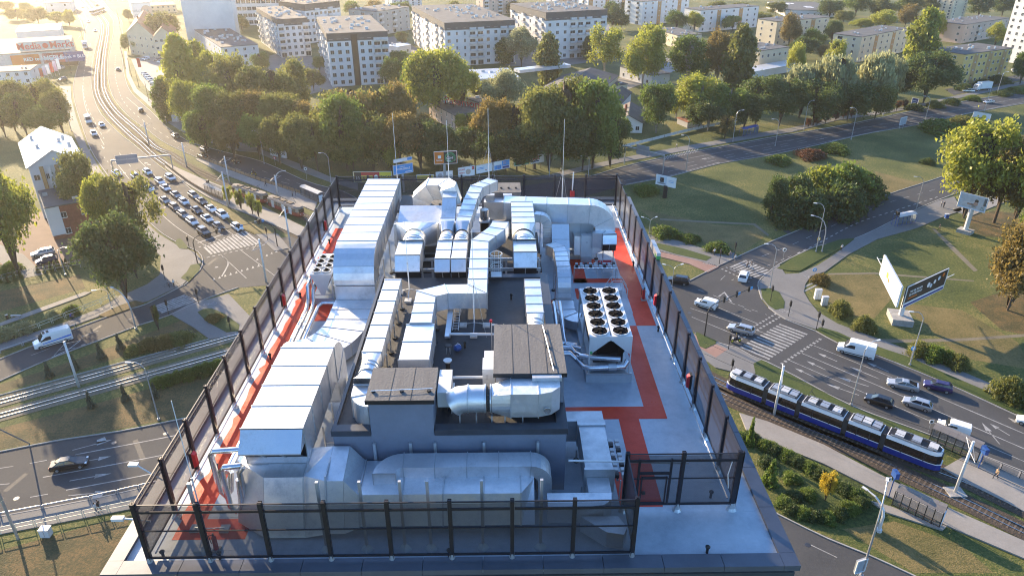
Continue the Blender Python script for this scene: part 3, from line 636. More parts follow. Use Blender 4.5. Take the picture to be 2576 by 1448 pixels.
# two raised caps
for (x0, y0, x1, y1, z, m0) in ((-5.88, PY0 - .002, -3.08, 28.05, 47.32, .1), (-.32, 27.75, PX1 + .003, 31.9, 47.35, .1)):
    MB().box(x0, y0, ZP - .3, x1, y1, z - .18).build('cap_wall', 'render_blue', ph)
    c = MB().hexa(((x0 - m0, y0 - .14, z - .18), (x1 + m0, y0 - .14, z - .18), (x1 + m0, y1 + .1, z - .18), (x0 - m0, y1 + .1, z - .18), (x0 - m0, y0 - .14, z - .02), (x1 + m0, y0 - .14, z - .02), (x1 + m0, y1 + .1, z + .04), (x0 - m0, y1 + .1, z + .04))).build('cap_roof', 'bitumen_cap', ph)
    MB().box(x0 - m0 - .012, y0 - .16, z - .22, x1 + m0 + .012, y0 - .142, z - .005).build('drip_edge', 'black', c)
    n = int((x1 - x0) / .95)
    for k in range(1, n + 1):
        xx = x0 + (x1 - x0) * k / (n + 1); MB().hexa(((xx - .012, y0 - .1, z - .02), (xx + .012, y0 - .1, z - .02), (xx + .012, y1 + .08, z + .03), (xx - .012, y1 + .08, z + .03), (xx - .012, y0 - .1, z - .004), (xx + .012, y0 - .1, z - .004), (xx + .012, y1 + .08, z + .052), (xx - .012, y1 + .08, z + .052))).build('felt_seam', 'bitumen', c)
lr = thing('lightning_conductor', 'thin pale conductor rod on three black feet across the larger cap roof', 'conductor', (2.2, 29, 47.36))
MB().tube([(2.05, 31.7, 47.5), (2.2, 29.8, 47.47), (2.35, 27.65, 47.45)], .02, 6).build('rod', 'pipe_steel', lr)
for y in (31.2, 29.8, 28.3): MB().cyl((2.2 + (29.8 - y) * .07, y, 47.33), .09, .12, 8).build('foot', 'black', lr)
lr = thing('lightning_conductor', 'thin conductor wire on three black feet across the smaller cap roof', 'conductor', (-4.4, 26.3, 47.3))
MB().tube([(-5.8, 26.25, 47.42), (-3.1, 26.4, 47.42)], .012, 5).build('rod', 'pipe_steel', lr)
for x in (-5.7, -4.45, -3.25): MB().cyl((x, 26.3, 47.28), .09, .12, 8).build('foot', 'black', lr)

# ------------------------------------------------------------------ ducts
def arc3(p0, corner, p1, n=7):
    """quarter bend from p0 to p1 round the corner point"""
    p0, c, p1 = Vector(p0), Vector(corner), Vector(p1); out = []
    o = p0 + p1 - c
    for k in range(n + 1):
        a = k / n * math.pi / 2; out.append(o + (p0 - o) * math.cos(a) + (p1 - o) * math.sin(a))
    return out
def duct(name, label, path, w_, h_, up=(0, 0, 1), sec=1.35, m='galvanised', parent=None, group=None, flange=True, caps=(True, True), cat='duct'):
    P = []
    for p in path:
        p = Vector(p)
        if not P or (p - P[-1]).length > .01: P.append(p)
    D = [(b - a).normalized() for a, b in zip(P, P[1:])]
    t = parent or thing(name, label, cat, (P[0].x, P[0].y, min(p.z for p in P) - h_ / 2), group)
    y = Vector(up); x = D[0].cross(y).normalized(); y = x.cross(D[0]).normalized()
    # subdivide long legs into sheet sections
    Q = []; bnd = []; acc = 0
    for i, d in enumerate(D):
        L = (P[i + 1] - P[i]).length
        n = max(1, round(L / sec)) if L > .8 else 1
        for k in range(n): Q.append((P[i].lerp(P[i + 1], k / n), i, k == 0)); 
    Q.append((P[-1], len(D) - 1, False))
    rings = []; frames = []
    for c, i, first in Q:
        d = D[i]
        if first and i > 0:
            q = D[i - 1].rotation_difference(d); x = q @ x; y = q @ y
            nrm = (D[i - 1] + d).normalized()
        else: nrm = d
        def pt(sx, sy, g=0.):
            v = x * sx * (w_ / 2 + g) + y * sy * (h_ / 2 + g); return c + v - d * (v.dot(nrm) / d.dot(nrm))
        rings.append([pt(-1, -1), pt(1, -1), pt(1, 1), pt(-1, 1)]); frames.append(([pt(-1, -1, .035), pt(1, -1, .035), pt(1, 1, .035), pt(-1, 1, .035)], nrm.copy()))
    j = 0; acc = 0; N = len(rings)
    def section(a, b):
        mm = MB()
        for r in range(a, b):
            for k in range(4): mm.quad(rings[r][k], rings[r][(k + 1) % 4], rings[r + 1][(k + 1) % 4], rings[r + 1][k])
        if a == 0 and caps[0]: mm.poly(rings[0][::-1])
        if b == N - 1 and caps[1]: mm.poly(rings[-1])
        mm.build('section', m, t)
    def ring(r):
        f_, nr = frames[r]; mm = MB(); e = nr * .022
        for k in range(4):
            a, b = f_[k], f_[(k + 1) % 4]; mm.quad(a - e, b - e, b + e, a + e)
            for sg in (-1, 1): mm.quad(rings[r][k] + e * sg, rings[r][(k + 1) % 4] + e * sg, b + e * sg, a + e * sg)
        mm.build('flange', 'galvanised_dull', t)
    for r in range(1, N):
        acc += (Q[r][0] - Q[r - 1][0]).length
        if acc >= sec * .8 or r == N - 1:
            section(j, r); 
            if flange: ring(j)
            j = r; acc = 0
    if flange: ring(N - 1)
    return t
def hood(t, x0, x1, y, ztop, hgt, depth=.55, m='galvanised', bars=2):
    """sloped weather hood on a duct end facing -Y, grille below"""
    MB().hexa(((x0, y - .02, ztop - hgt), (x1, y - .02, ztop - hgt), (x1, y, ztop - hgt), (x0, y, ztop - hgt), (x0, y - .02, ztop), (x1, y - .02, ztop), (x1, y, ztop), (x0, y, ztop))).build('end_plate', 'dark_grille', t)
    mm = MB(); zt = ztop; zb = ztop - hgt * .5; yb = y - depth
    mm.quad((x0, yb, zb), (x1, yb, zb), (x1, y, zt), (x0, y, zt)); mm.poly([(x0, yb, zb), (x0, y, zt), (x0, y, zb)]); mm.poly([(x1, yb, zb), (x1, y, zb), (x1, y, zt)])
    mm.box(x0, yb, zb - .05, x1, yb + .02, zb); mm.build('hood', m, t)
    mm = MB(); mm.quad((x0 + .03, yb + .02, zb - .02), (x1 - .03, yb + .02, zb - .02), (x1 - .03, y - .025, ztop - hgt), (x0 + .03, y - .025, ztop - hgt)); mm.build('grille', 'dark_grille', t)
    for k in range(1, bars + 1):
        xx = x0 + (x1 - x0) * k / (bars + 1); MB().bar((xx, yb + .01, zb - .04), (xx, y - .04, ztop - hgt - .01), .05, .04).build('grille_bar', 'galvanised_dull', t)
def rect_round(mm, c0, x, y, w_, h_, c1, r, n=24):
    c0, c1, x, y = Vector(c0), Vector(c1), Vector(x), Vector(y); A = []; B = []
    for k in range(n):
        a = 2 * math.pi * k / n; ca, sa = math.cos(a), math.sin(a); s = 1 / max(abs(ca), abs(sa))
        A.append(c0 + x * ca * s * w_ / 2 + y * sa * s * h_ / 2); B.append(c1 + (x * ca + y * sa) * r)
    for k in range(n): mm.quad(A[k], A[(k + 1) % n], B[(k + 1) % n], B[k])
def legs(t, pts, ztop, zbot, m='galvanised_dull'):
    for x, y in pts:
        MB().bar((x, y, zbot), (x, y, ztop), .07).build('support_post', m, t); MB().cyl((x, y, zbot), .16, .09, 8).build('support_foot', 'black', t)

# A: big duct at the left, far part
w_, h_ = 2.66, 1.9; cx = -9.73
path = [(cx, 57.6, 45.55), (cx, 44.9, 45.55)] + arc3((cx, 44.9, 45.55), (cx, 43.55, 45.55), (cx, 43.55, 44.2), 8) 
tA = duct('rectangular_duct', 'widest far duct, white topped, bending down beside the small cooler', path, w_, h_, sec=1.45)
MB().box(cx - w_ / 2, 42.62, 42.4, cx + w_ / 2, 44.48, 44.2).build('section', 'galvanised', tA)
legs(tA, [(-8.3, y) for y in (46, 49, 52, 55)] + [(-11.1, y) for y in (46, 49, 52, 55)], 44.6, ZR)
# A2: low flat duct curving under to the next one
duct('rectangular_duct', 'low flat duct curving left on the roof between the two widest ducts', [(-9.75, 42.6, 42.75), (-9.75, 40.0, 42.75)] + arc3((-9.75, 40.0, 42.75), (-9.75, 36.6, 42.75), (-12.0, 36.2, 42.75), 9), 2.7, .9, sec=1.3)
# B: big near duct
path = [(-9.88, 24.85, 45.55), (-9.88, 31.3, 45.55)] + arc3((-9.88, 31.3, 45.55), (-9.88, 32.5, 45.55), (-9.88, 32.5, 44.35), 7) + [(-9.88, 32.5, 43.0)]
tB = duct('rectangular_duct', 'widest near duct, white topped with blue hood facing the camera', path, 2.64, 1.9, sec=1.5)
hood(tB, -11.2, -8.56, 24.83, 46.5, 1.5, .75, bars=2)
legs(tB, [(-8.45, y) for y in (25.4, 27.3, 29.2, 31)] + [(-11.32, y) for y in (25.4, 28.5, 31)], 44.65, ZR)
for y in (25.6, 27.4, 29.1): MB().box(-8.5, y, 43.6, -7.75, y + .9, 43.66).build('cable_box', 'grey_cabinet', tB)
t = duct('rectangular_duct', 'pale curved duct bend beside the widest near duct', arc3((-8.35, 33.4, 42.9), (-7.75, 33.4, 42.9), (-7.75, 31.4, 42.9), 8) + [(-7.8, 29.2, 42.9)], .7, 1.1, sec=1.4)
# F: plenum and wide duct along the near fence
tF = thing('wide_duct', 'wide steel duct lying along the near fence in front of the plant room', 'duct', (-5, 24.4, ZR))
zs = [43.05]
def lump(x0, x1, y0, y1, z0, z1, nm='section', sh=None):
    P8 = [(x0, y0, z0), (x1, y0, z0), (x1, y1, z0), (x0, y1, z0), (x0, y0, z1), (x1, y0, z1), (x1, y1, z1), (x0, y1, z1)]
    if sh: P8 = sh
    return MB().hexa(P8).build(nm, 'galvanised', tF)
lump(0, 0, 0, 0, 0, 0, sh=[(-11.75, 23.9, 42.1), (-10.3, 22.95, 42.1), (-10.3, 25.7, 42.1), (-11.75, 25.7, 42.1), (-11.75, 25.1, 44.55), (-10.3, 24.0, 44.55), (-10.3, 25.7, 44.55), (-11.75, 25.7, 44.55)])
lump(0, 0, 0, 0, 0, 0, sh=[(-10.29, 22.95, 42.1), (-8.55, 22.95, 42.1), (-8.55, 25.7, 42.1), (-10.29, 25.7, 42.1), (-10.29, 24.0, 44.55), (-8.55, 24.0, 44.55), (-8.55, 25.7, 44.62), (-10.29, 25.7, 44.62)])
lump(0, 0, 0, 0, 0, 0, sh=[(-8.54, 22.95, 42.1), (-7.6, 22.95, 42.3), (-7.6, 25.6, 42.3), (-8.54, 25.7, 42.1), (-8.54, 24.0, 44.62), (-7.6, 23.8, 44.5), (-7.6, 25.6, 44.9), (-8.54, 25.7, 44.75)])
lump(0, 0, 0, 0, 0, 0, sh=[(-7.59, 22.95, 42.3), (-6.85, 22.95, 42.3), (-6.85, 25.6, 42.3), (-7.59, 25.6, 42.3), (-7.59, 23.8, 44.5), (-6.85, 23.8, 44.5), (-6.85, 25.6, 44.9), (-7.59, 25.6, 44.9)])
lump(0, 0, 0, 0, 0, 0, sh=[(-6.84, 22.95, 42.3), (-6.2, 23.0, 42.6), (-6.2, 25.6, 42.6), (-6.84, 25.6, 42.3), (-6.84, 23.8, 44.5), (-6.2, 23.5, 43.98), (-6.2, 25.6, 44.05), (-6.84, 25.6, 44.9)])
xs = [-6.19, -4.35, -2.6, -.85, .75, 1.35]
for a, b in zip(xs, xs[1:]):
    lump(0, 0, 0, 0, 0, 0, sh=[(a + .004, 23.05, 42.6), (b, 23.05, 42.6), (b, 25.6, 42.6), (a + .004, 25.6, 42.6), (a + .004, 23.5, 43.98), (b, 23.5 if b < 1 else 24.4, 43.98), (b, 25.6, 44.05), (a + .004, 25.6, 44.05)])
for x in xs[:-1] + [-7.6, -8.55]:
    zt = 44.05 if x > -6.3 else 44.72
    m = MB(); m.bar((x, 23.45 if zt < 44.3 else 23.85, zt - .03), (x, 25.6, zt + .06), .06, .05); m.bar((x, 22.98, 42.6), (x, 23.47 if zt < 44.3 else 23.85, zt), .06, .05); m.build('flange', 'galvanised_dull', tF)
duct('rectangular_duct', 'upper steel duct with rounded right end against the plant room wall', [(-5.15, 24.1, 44.3)] + arc3((-5.15, 24.15, 44.3), (-5.15, 24.95, 44.3), (-4.4, 24.95, 44.3), 7) + [(1.2, 24.95, 44.3)] + arc3((1.2, 24.95, 44.3), (1.85, 24.95, 44.3), (1.85, 24.95, 43.65), 6) + [(1.85, 24.95, 42.7)], .95, .6, sec=1.5)
tP = thing('portal_frames', 'row of square steel posts standing before the wide near duct', 'frame', (-4, 22.3, ZR))
for x in (-12.6, -7.5, -5.8, -4.18, -3.08, -.88, 1.55):
    MB().bar((x, 22.32, ZR), (x, 22.32, 45.8), .12).build('post', 'steel_pole', tP); MB().tube([(x, 22.32, ZR), (x, 22.32, ZR + .35)], [.3, .1], 4).build('post_foot', 'membrane', tP)
    if x > -7 and x < 2: MB().bar((x + .02, 25.72, ZR + .1), (x + .02, 25.72, 44.95), .12).build('post', 'galvanised_dull', tP)
# right-hand box duct beside the plant room
tR = thing('box_duct', 'pale box duct beside the plant room turning left at the near end', 'duct', (4.2, 26, ZR))
for q in ((3.02, 28.45, 4.95, 29.25, 43.95), (3.62, 28.05, 4.98, 28.44, 44.02), (3.68, 25.0, 4.93, 28.04, 43.95), (3.62, 24.85, 5.0, 24.99, 44.05), (3.72, 23.9, 4.72, 24.84, 43.6)):
    MB().box(q[0], q[1], 42.7, q[2], q[3], q[4]).build('section', 'galvanised_dull', tR)
MB().prism([(1.9, 23.05), (3.6, 23.05), (4.3, 23.15), (4.66, 23.45), (4.72, 23.89), (1.9, 23.89)], 42.7, 43.6).build('section', 'galvanised', tR)
MB().prism([(3.3, 23.0), (4.3, 22.1), (5.0, 21.95), (5.2, 22.35), (4.9, 23.0)], 42.25, 43.1).build('section', 'galvanised', tR)
legs(tR, [(3.6, 27.8), (3.6, 25.3), (5.0, 27.8)], 42.7, ZR)
# M1 long duct with round bend on the penthouse roof
z1 = 46.9; hh = .8; zc = z1 - hh / 2
tM = duct('rectangular_duct', 'long narrow duct left of the crooked duct ending in a round bend', [(-6.42, 38.2, zc), (-6.42, 30.25, zc)], .95, hh, sec=1.42)
m = MB(); rect_round(m, (-6.42, 30.25, zc), (1, 0, 0), (0, 0, 1), .95, hh, (-6.42, 29.5, zc), .44); m.build('reducer', 'galvanised', tM, smooth='auto')
m = MB(); m.tube([(-6.42, 29.5, zc), (-6.42, 29.2, zc), (-6.42, 28.75, zc - .03), (-6.42, 28.5, zc - .05)], .44, 20); m.build('round_section', 'galvanised', tM, smooth='auto')
for y in (29.48, 29.2, 28.75): MB().tube([(-6.42, y - .03, zc), (-6.42, y + .03, zc)], .475, 20).build('flange', 'galvanised_dull', tM)
m = MB(); rect_round(m, (-6.42, 27.95, zc - .05), (1, 0, 0), (0, 0, 1), 1.0, .95, (-6.42, 28.5, zc - .05), .44); m.build('reducer', 'galvanised', tM, smooth='auto')
duct('', '', [(-6.42, 27.95, 46.0), (-6.42, 27.45, 46.0)] + arc3((-6.42, 27.45, 46.0), (-6.42, 26.72, 46.0), (-5.92, 26.72, 46.0), 7), 1.0, 1.15, sec=.9, parent=tM)
legs(tM, [(-5.86, y) for y in (31, 32.4, 33.9, 35.5, 37.2)] + [(-6.97, y) for y in (31, 33.9, 37.2)], 46.3, ZP)
# M2 crooked duct
z2 = 47.0; zc2 = z2 - .5
tM2 = duct('rectangular_duct', 'crooked white duct zigzagging over the middle of the dark roof', [(-.05, 46.6, zc2 + .1), (-.3, 45.5, zc2 + .1), (-1.42, 43.6, zc2), (-1.42, 38.0, zc2), (-1.42, 36.75, zc2), (-3.2, 36.75, zc2), (-4.28, 36.2, zc2), (-4.28, 32.9, zc2)], 1.12, 1.0, sec=1.25)
legs(tM2, [(-3.65, y) for y in (33.4, 34.8)] + [(-4.9, y) for y in (33.4, 35)], 46.3, ZP)
duct('box_duct', 'white box plenum with two grey end panels behind the small cap roof', [(-4.28, 32.85, 46.3), (-4.28, 29.45, 46.3)], 1.46, 1.25, sec=1.7)
t = duct('rectangular_duct', 'short duct with round bend between the larger cap roof and the right parapet', [(1.8, 38.3, 46.4), (1.8, 34.3, 46.4)], .92, .75, sec=1.1)
m = MB(); rect_round(m, (1.8, 34.3, 46.4), (1, 0, 0), (0, 0, 1), .92, .75, (1.8, 33.6, 46.4), .44); rect_round(m, (1.8, 32.4, 46.35), (1, 0, 0), (0, 0, 1), .95, .85, (1.8, 32.9, 46.4), .44); m.tube([(1.8, 33.6, 46.4), (1.8, 32.9, 46.4)], .44, 20); m.build('round_section', 'galvanised', t, smooth='auto')
for y in (33.6, 33.2, 32.9): MB().tube([(1.8, y - .03, 46.4), (1.8, y + .03, 46.4)], .475, 20).build('flange', 'galvanised_dull', t)
# round-to-box duct in front of the larger cap
t = thing('round_duct', 'shiny round duct elbow and box section before the larger cap wall', 'duct', (-.2, 26.9, ZP)); zc = 46.35
m = MB(); pts = [(-2.25, 26.95, zc - .15), (-1.95, 26.95, zc + .05), (-1.55, 26.95, zc + .1), (-.75, 26.95, zc + .1)]; m.tube(pts, .62, 24); m.build('round_section', 'galvanised', t, smooth='auto')
for a, b in ((-1.58, .66), (-.8, .66), (-.55, .66)): MB().tube([(a - .03, 26.95, zc + .1), (a + .03, 26.95, zc + .1)], b, 24).build('flange', 'galvanised_dull', t)
MB().tube([(-.72, 26.95, zc + .1), (-.58, 26.95, zc + .1)], .6, 20).build('flexible_collar', 'black_rubber', t)
m = MB(); rect_round(m, (.35, 26.95, zc + .1), (0, 1, 0), (0, 0, 1), 1.25, 1.3, (-.5, 26.95, zc + .1), .63); m.build('reducer', 'galvanised', t, smooth='auto')
MB().box(.36, 26.32, 45.85, 1.6, 27.58, 47.1).build('section', 'galvanised', t); MB().prism([(1.61, 26.32), (2.2, 26.5), (2.6, 26.9), (2.6, 27.6), (1.61, 27.6)], 45.85, 47.1).build('section', 'galvanised', t)
for x in (.36, 1.6): MB().box(x - .02, 26.28, 45.81, x + .02, 27.62, 47.14).build('flange', 'galvanised_dull', t)
MB().box(1.35, 27.3, 47.11, 2.7, 27.62, 47.3).build('junction_box', 'galvanised_dull', t)
m = MB(); m.tube([(2.0, 26.27, 46.25), (2.0, 26.24, 46.25)], .16, 16); m.build('access_hatch', 'pipe_steel', t)
for x in (-1.95, -1.2, -.5, .1, .9): m = MB(); m.bar((x, 26.45, ZP), (x, 26.45, 45.85), .06); m.bar((x, 26.45, 45.82), (x, 27.4, 45.82), .06); m.build('support', 'galvanised_dull', t)
# ducts behind the plant room on steel frames
def hood_duct(label, x0, x1, yn, yf, zt, hh, hd, bars=1):
    t = duct('hooded_duct', label, [((x0 + x1) / 2, yf, zt - hh / 2), ((x0 + x1) / 2, yn, zt - hh / 2)], x1 - x0, hh, sec=1.5)
    hood(t, x0, x1, yn - .02, zt, hh + .55, .5, bars=bars)
    legs(t, [(x0 + .1, yn + .4), (x1 - .1, yn + .4), (x0 + .1, yf - .3), (x1 - .1, yf - .3)], zt - hh, ZR); return t
def bend(t, x, y0, y1, z, r):
    m = MB(); rect_round(m, (x, y0, z), (1, 0, 0), (0, 0, 1), r * 2.1, r * 1.9, (x, y0 + .35, z + .02), r); m.build('reducer', 'galvanised', t, smooth='auto')
    m = MB(); m.tube([(x, y0 + .35, z + .02), (x, y0 + .7, z + .05), (x, (y0 + y1) / 2 + .2, z), (x, y1, z - .2)], r, 22); m.build('round_section', 'galvanised', t, smooth='auto')
    for y in (y0 + .38, y0 + .7): MB().tube([(x, y - .03, z + .03), (x, y + .03, z + .03)], r + .04, 22).build('flange', 'galvanised_dull', t)
t = hood_duct('blue hooded duct at the left of the hooded ducts behind the plant room', -6.86, -5.26, 42.3, 44.4, 46.6, 1.3, 1); bend(t, -6.0, 44.4, 46.6, 46.0, .78)
m = MB(); rect_round(m, (-6.0, 47.4, 46.0), (1, 0, 0), (0, 0, 1), 2.85, 1.5, (-6.0, 46.3, 46.0), .78); m.build('reducer', 'galvanised', t, smooth='auto')
for (xa, xb, lab) in ((-4.26, -3.30, 'left one of the twin narrow hooded ducts behind the plant room'), (-3.22, -2.28, 'right one of the twin narrow hooded ducts behind the plant room')):
    t = hood_duct(lab, xa, xb, 41.7, 44.5, 46.6, .8, 0); bend(t, (xa + xb) / 2, 44.5, 46.5, 46.25, .46)
    m = MB(); x = (xa + xb) / 2; rect_round(m, (x, 47.2, 46.5), (1, 0, 0), (0, 0, 1), .98, .9, (x, 46.4, 46.2), .46); m.build('reducer', 'galvanised', t, smooth='auto')
duct('rectangular_duct', 'tall duct looping over from the square platform to the twin ducts', [(-3.8, 47.2, 46.3), (-3.8, 48.2, 46.4), (-3.8, 49.0, 46.7), (-3.8, 50.2, 47.2), (-3.8, 51.0, 47.3)], 1.0, .8, sec=1.2)
duct('rectangular_duct', 'duct climbing back to the right of the looping duct', [(-2.75, 47.2, 46.4), (-2.6, 48.2, 46.5), (-2.3, 51.2, 46.7), (-1.9, 53.4, 46.9), (-.7, 55.0, 46.9)], 1.0, .8, sec=1.1)
duct('rectangular_duct', 'arched duct on the dark square platform', [(-6.3, 54.2, 45.4), (-6.3, 54.2, 46.1), (-5.5, 54.1, 46.85), (-4.3, 53.8, 46.95), (-3.8, 52.6, 47.1), (-3.8, 51.0, 47.3)], 1.3, 1.15, up=(0, 1, 0), sec=1.3)
t = thing('equipment_platform', 'dark flat topped block carrying the arched duct', 'platform', (-6.4, 55, ZR)); MB().box(-8.05, 53.3, ZR, -4.8, 56.6, 45.2).build('wall', 'render_blue', t); MB().box(-8.15, 53.2, 45.2, -4.7, 56.7, 45.42).build('flat_roof', 'bitumen_cap', t)
for x, y in ((-7.4, 53.8), (-5.6, 54.0), (-4.9, 54.4)): MB().cyl((x, y, 45.42), .1, .12, 8).build('roof_foot', 'black', t)
t = thing('air_handler', 'steel air handler with blue sloping top left of the twin ducts', 'air handler', (-6.2, 50.5, ZR)); MB().box(-7.65, 49.2, 43.2, -4.55, 51.9, 45.4).build('casing', 'galvanised', t)
MB().hexa(((-7.65, 47.5, 44.9), (-4.55, 47.5, 44.9), (-4.55, 49.2, 43.6), (-7.65, 49.2, 43.6), (-7.62, 47.5, 46.6), (-4.58, 47.5, 46.6), (-4.55, 49.2, 46.0), (-7.65, 49.2, 46.0))).build('plenum', 'galvanised', t)
MB().hexa(((-7.7, 49.2, 45.41), (-4.5, 49.2, 45.41), (-4.5, 51.95, 45.41), (-7.7, 51.95, 45.41), (-7.7, 49.2, 45.5), (-4.5, 49.2, 45.5), (-4.5, 51.95, 46.3), (-7.7, 51.95, 46.3))).build('sloping_top', 'galvanised', t)
for x in (-6.9, -6.1, -5.3): MB().box(x - .3, 49.05, 45.5, x + .3, 49.19, 46.1).build('door_panel', 'galvanised_dull', t)
legs(t, [(-7.5, 49.5), (-4.7, 49.5), (-7.5, 51.6), (-4.7, 51.6)], 43.2, ZR)
t = hood_duct('blue hooded duct right of the caged ladder', .78, 2.28, 42.65, 44.3, 46.6, 1.2, 1); bend(t, 1.53, 44.3, 46.3, 46.05, .76)
m = MB(); rect_round(m, (1.55, 47.4, 46.1), (1, 0, 0), (0, 0, 1), 1.65, 1.2, (1.53, 46.2, 46.0), .76); m.build('reducer', 'galvanised', t, smooth='auto')
duct('', '', [(1.55, 47.4, 46.1), (1.55, 51.6, 46.1)], 1.62, 1.2, sec=1.1, parent=t)
t = duct('rectangular_duct', 'deep duct crossing to the right at the far end with a rounded drop', [(0.2, 52.4, 45.85), (6.7, 51.9, 45.8)] + arc3((6.7, 51.9, 45.8), (8.0, 51.9, 45.8), (8.0, 51.8, 44.5), 9) + arc3((8.0, 51.8, 44.5), (8.0, 51.7, 43.2), (6.7, 51.7, 43.2), 9) + [(5.6, 51.7, 43.2)], 1.5, 1.5, sec=1.5)
legs(t, [(3, 52), (5.2, 52.4), (6.9, 52.4)], 45, ZR)
t = thing('air_handler', 'long pale grey air handler under the far crossing duct', 'air handler', (6, 52, ZR)); MB().box(3.6, 52.3, 42.5, 7.2, 53.6, 44.9).build('casing', 'white_metal', t)
for x in (4.9, 6.2): MB().bar((x, 52.28, 42.5), (x, 52.28, 44.9), .05, .03).build('panel_joint', 'grey_cabinet', t)
for k in range(5): MB().box(3.8 + k * .7, 52.1, 44.92, 4.35 + k * .7, 52.5, 45.0).build('timber_batten', 'pale_paint', t)
MB().box(3.7, 51.9, 42.2, 7.2, 52.2, 42.42).build('base_frame', 'galvanised_dull', t)
t = thing('control_cabinet', 'pale grey control cabinet before the far air handler', 'cabinet', (6.6, 51.0, ZR)); MB().box(6.1, 50.75, 42.45, 7.0, 51.1, 44.2).build('case', 'white_metal', t); MB().box(6.45, 50.735, 43.6, 6.6, 50.749, 43.75).build('label_plate', 'grey_cabinet', t); MB().box(6.14, 50.7, 42.0, 6.96, 51.1, 42.44).build('plinth', 'galvanised_dull', t); MB().box(6.05, 50.7, 44.2, 7.05, 51.15, 44.26).build('lid', 'grey_cabinet', t)
t = duct('hooded_duct', 'small steel hood beside the red walkway at the far right', [(7.0, 51.1, 43.9), (7.6, 51.0, 43.9)] + arc3((7.6, 51.0, 43.9), (8.2, 51.0, 43.9), (8.2, 50.4, 43.9), 6), 1.0, 1.2, sec=1.0); hood(t, 7.66, 8.72, 50.36, 44.5, 1.35, .3, bars=1)
legs(t, [(7.8, 50.6), (8.6, 50.6), (7.4, 51.3)], 43.3, ZR)
duct('rectangular_duct', 'narrow ribbed duct bending down left of the far air handler', [(2.5, 50.6, 45.9), (2.95, 50.4, 45.9)] + arc3((2.95, 50.4, 45.9), (3.45, 50.4, 45.9), (3.45, 50.4, 45.2), 6) + [(3.45, 50.3, 43.6)], .62, .62, sec=.45)
duct('rectangular_duct', 'stubby duct with slanted top in front of the far air handler', [(4.4, 51.5, 43.2), (4.4, 51.2, 44.3), (4.4, 50.3, 44.9), (4.4, 49.2, 43.6), (4.4, 49.0, 43.0)], 1.3, .8, sec=1.0)
t = duct('rectangular_duct', 'steel duct stepping down towards the large cooler left of the valves', [(3.6, 48.3, 44.3), (4.1, 47.6, 44.35), (4.2, 46.8, 44.35), (4.2, 44.4, 44.35)] + arc3((4.2, 44.4, 44.35), (4.2, 43.4, 44.35), (4.2, 43.4, 43.4), 6) + [(4.2, 43.4, 42.9)], .9, .75, sec=.9); legs(t, [(3.7, 46), (4.7, 46), (3.7, 44.5)], 44, ZR)
duct('rectangular_duct', 'low duct curving right towards the large cooler', [(4.2, 42.9, 42.6), (4.2, 41.6, 42.6)] + arc3((4.2, 41.6, 42.6), (4.2, 40.6, 42.6), (5.0, 40.5, 42.6), 6), 1.2, .6, sec=.9)
t = thing('far_plant_box', 'flat dark roofed plant box at the far fence', 'plant box', (0, 56.8, ZR)); MB().box(-1.6, 55.8, ZR, 1.5, 57.9, 45.75).build('wall', 'render_blue', t); MB().box(-1.75, 55.65, 45.75, 1.6, 58.05, 45.98).build('flat_roof', 'bitumen_cap', t); MB().box(-1.4, 54.4, 44.0, 1.2, 55.6, 45.6).build('casing', 'galvanised', t)
for x in (-.9, .5): MB().box(x - .35, 54.6, 45.6, x + .35, 55.1, 46.1).build('damper', 'galvanised_dull', t)
for x in (-1.2, 0, .6, 1.2): MB().cyl((x, 56.6, 45.98), .09, .12, 8).build('roof_foot', 'black', t)
MB().box(-.9, 49.4, 45.0, .75, 51.4, 45.35).build('platform_slab', 'bitumen_cap', t)
t = thing('vent_stack', 'dark round vent stack with bright steel cap behind the ladder', 'vent', (-1.3, 51.7, ZR)); MB().cyl((-1.3, 51.7, ZR), .34, 3.1, 16).build('stack', 'black', t, smooth='auto'); MB().box(-1.72, 51.28, 45.1, -.88, 52.12, 45.2).build('collar', 'white_metal', t); MB().cyl((-1.3, 51.7, 45.2), .33, .85, 18).build('cap', 'pipe_steel', t, smooth='auto')
# dark steel deck under the hooded ducts
t = thing('steel_frame', 'dark steel frame carrying the hooded ducts behind the plant room', 'frame', (-2, 44, ZR))
for y in (42.0, 43.6, 45.2): MB().bar((-7.3, y, 44.9), (2.6, y, 44.9), .14, .18).build('beam', 'galvanised_dull', t)
for x in (-7.2, -4.8, -1.7, .3, 2.6):
    for y in (42.0, 45.2): MB().bar((x, y, ZR), (x, y, 44.82), .14).build('column', 'galvanised_dull', t)
MB().box(-7.6, 46.2, ZR, 2.75, 53.2, 43.4).build('low_block', 'render_blue', t); MB().box(-7.7, 46.1, 43.4, 2.85, 53.25, 43.5).build('low_roof', 'bitumen', t)
# caged ladder
t = thing('caged_ladder', 'pale caged ladder at the far edge of the dark roof', 'ladder', (-.35, 41.6, ZP))
for x in (-.62, -.08): MB().bar((x, 41.6, 43.2), (x, 41.6, 46.9), .05).build('rail', 'white_metal', t)
for k in range(13): MB().bar((-.62, 41.6, 43.3 + k * .28), (-.08, 41.6, 43.3 + k * .28), .03).build('rung', 'white_metal', t)
for z in (45.2, 46.0, 46.85):
    m = MB(); m.tube([(-.35 + .38 * math.cos(a), 41.85 + .38 * math.sin(a), z) for a in [k * math.pi / 8 - .5 for k in range(18)]], .022, 5); m.build('cage_hoop', 'white_metal', t)
for a in (.3, 1.2, 1.9, 2.8): MB().bar((-.35 + .38 * math.cos(a), 41.85 + .38 * math.sin(a), 45.2), (-.35 + .38 * math.cos(a), 41.85 + .38 * math.sin(a), 46.85), .03).build('cage_bar', 'white_metal', t)
MB().box(-.68, 40.7, 45.75, -.02, 41.4, 45.8).build('step_plate', 'white_metal', t)
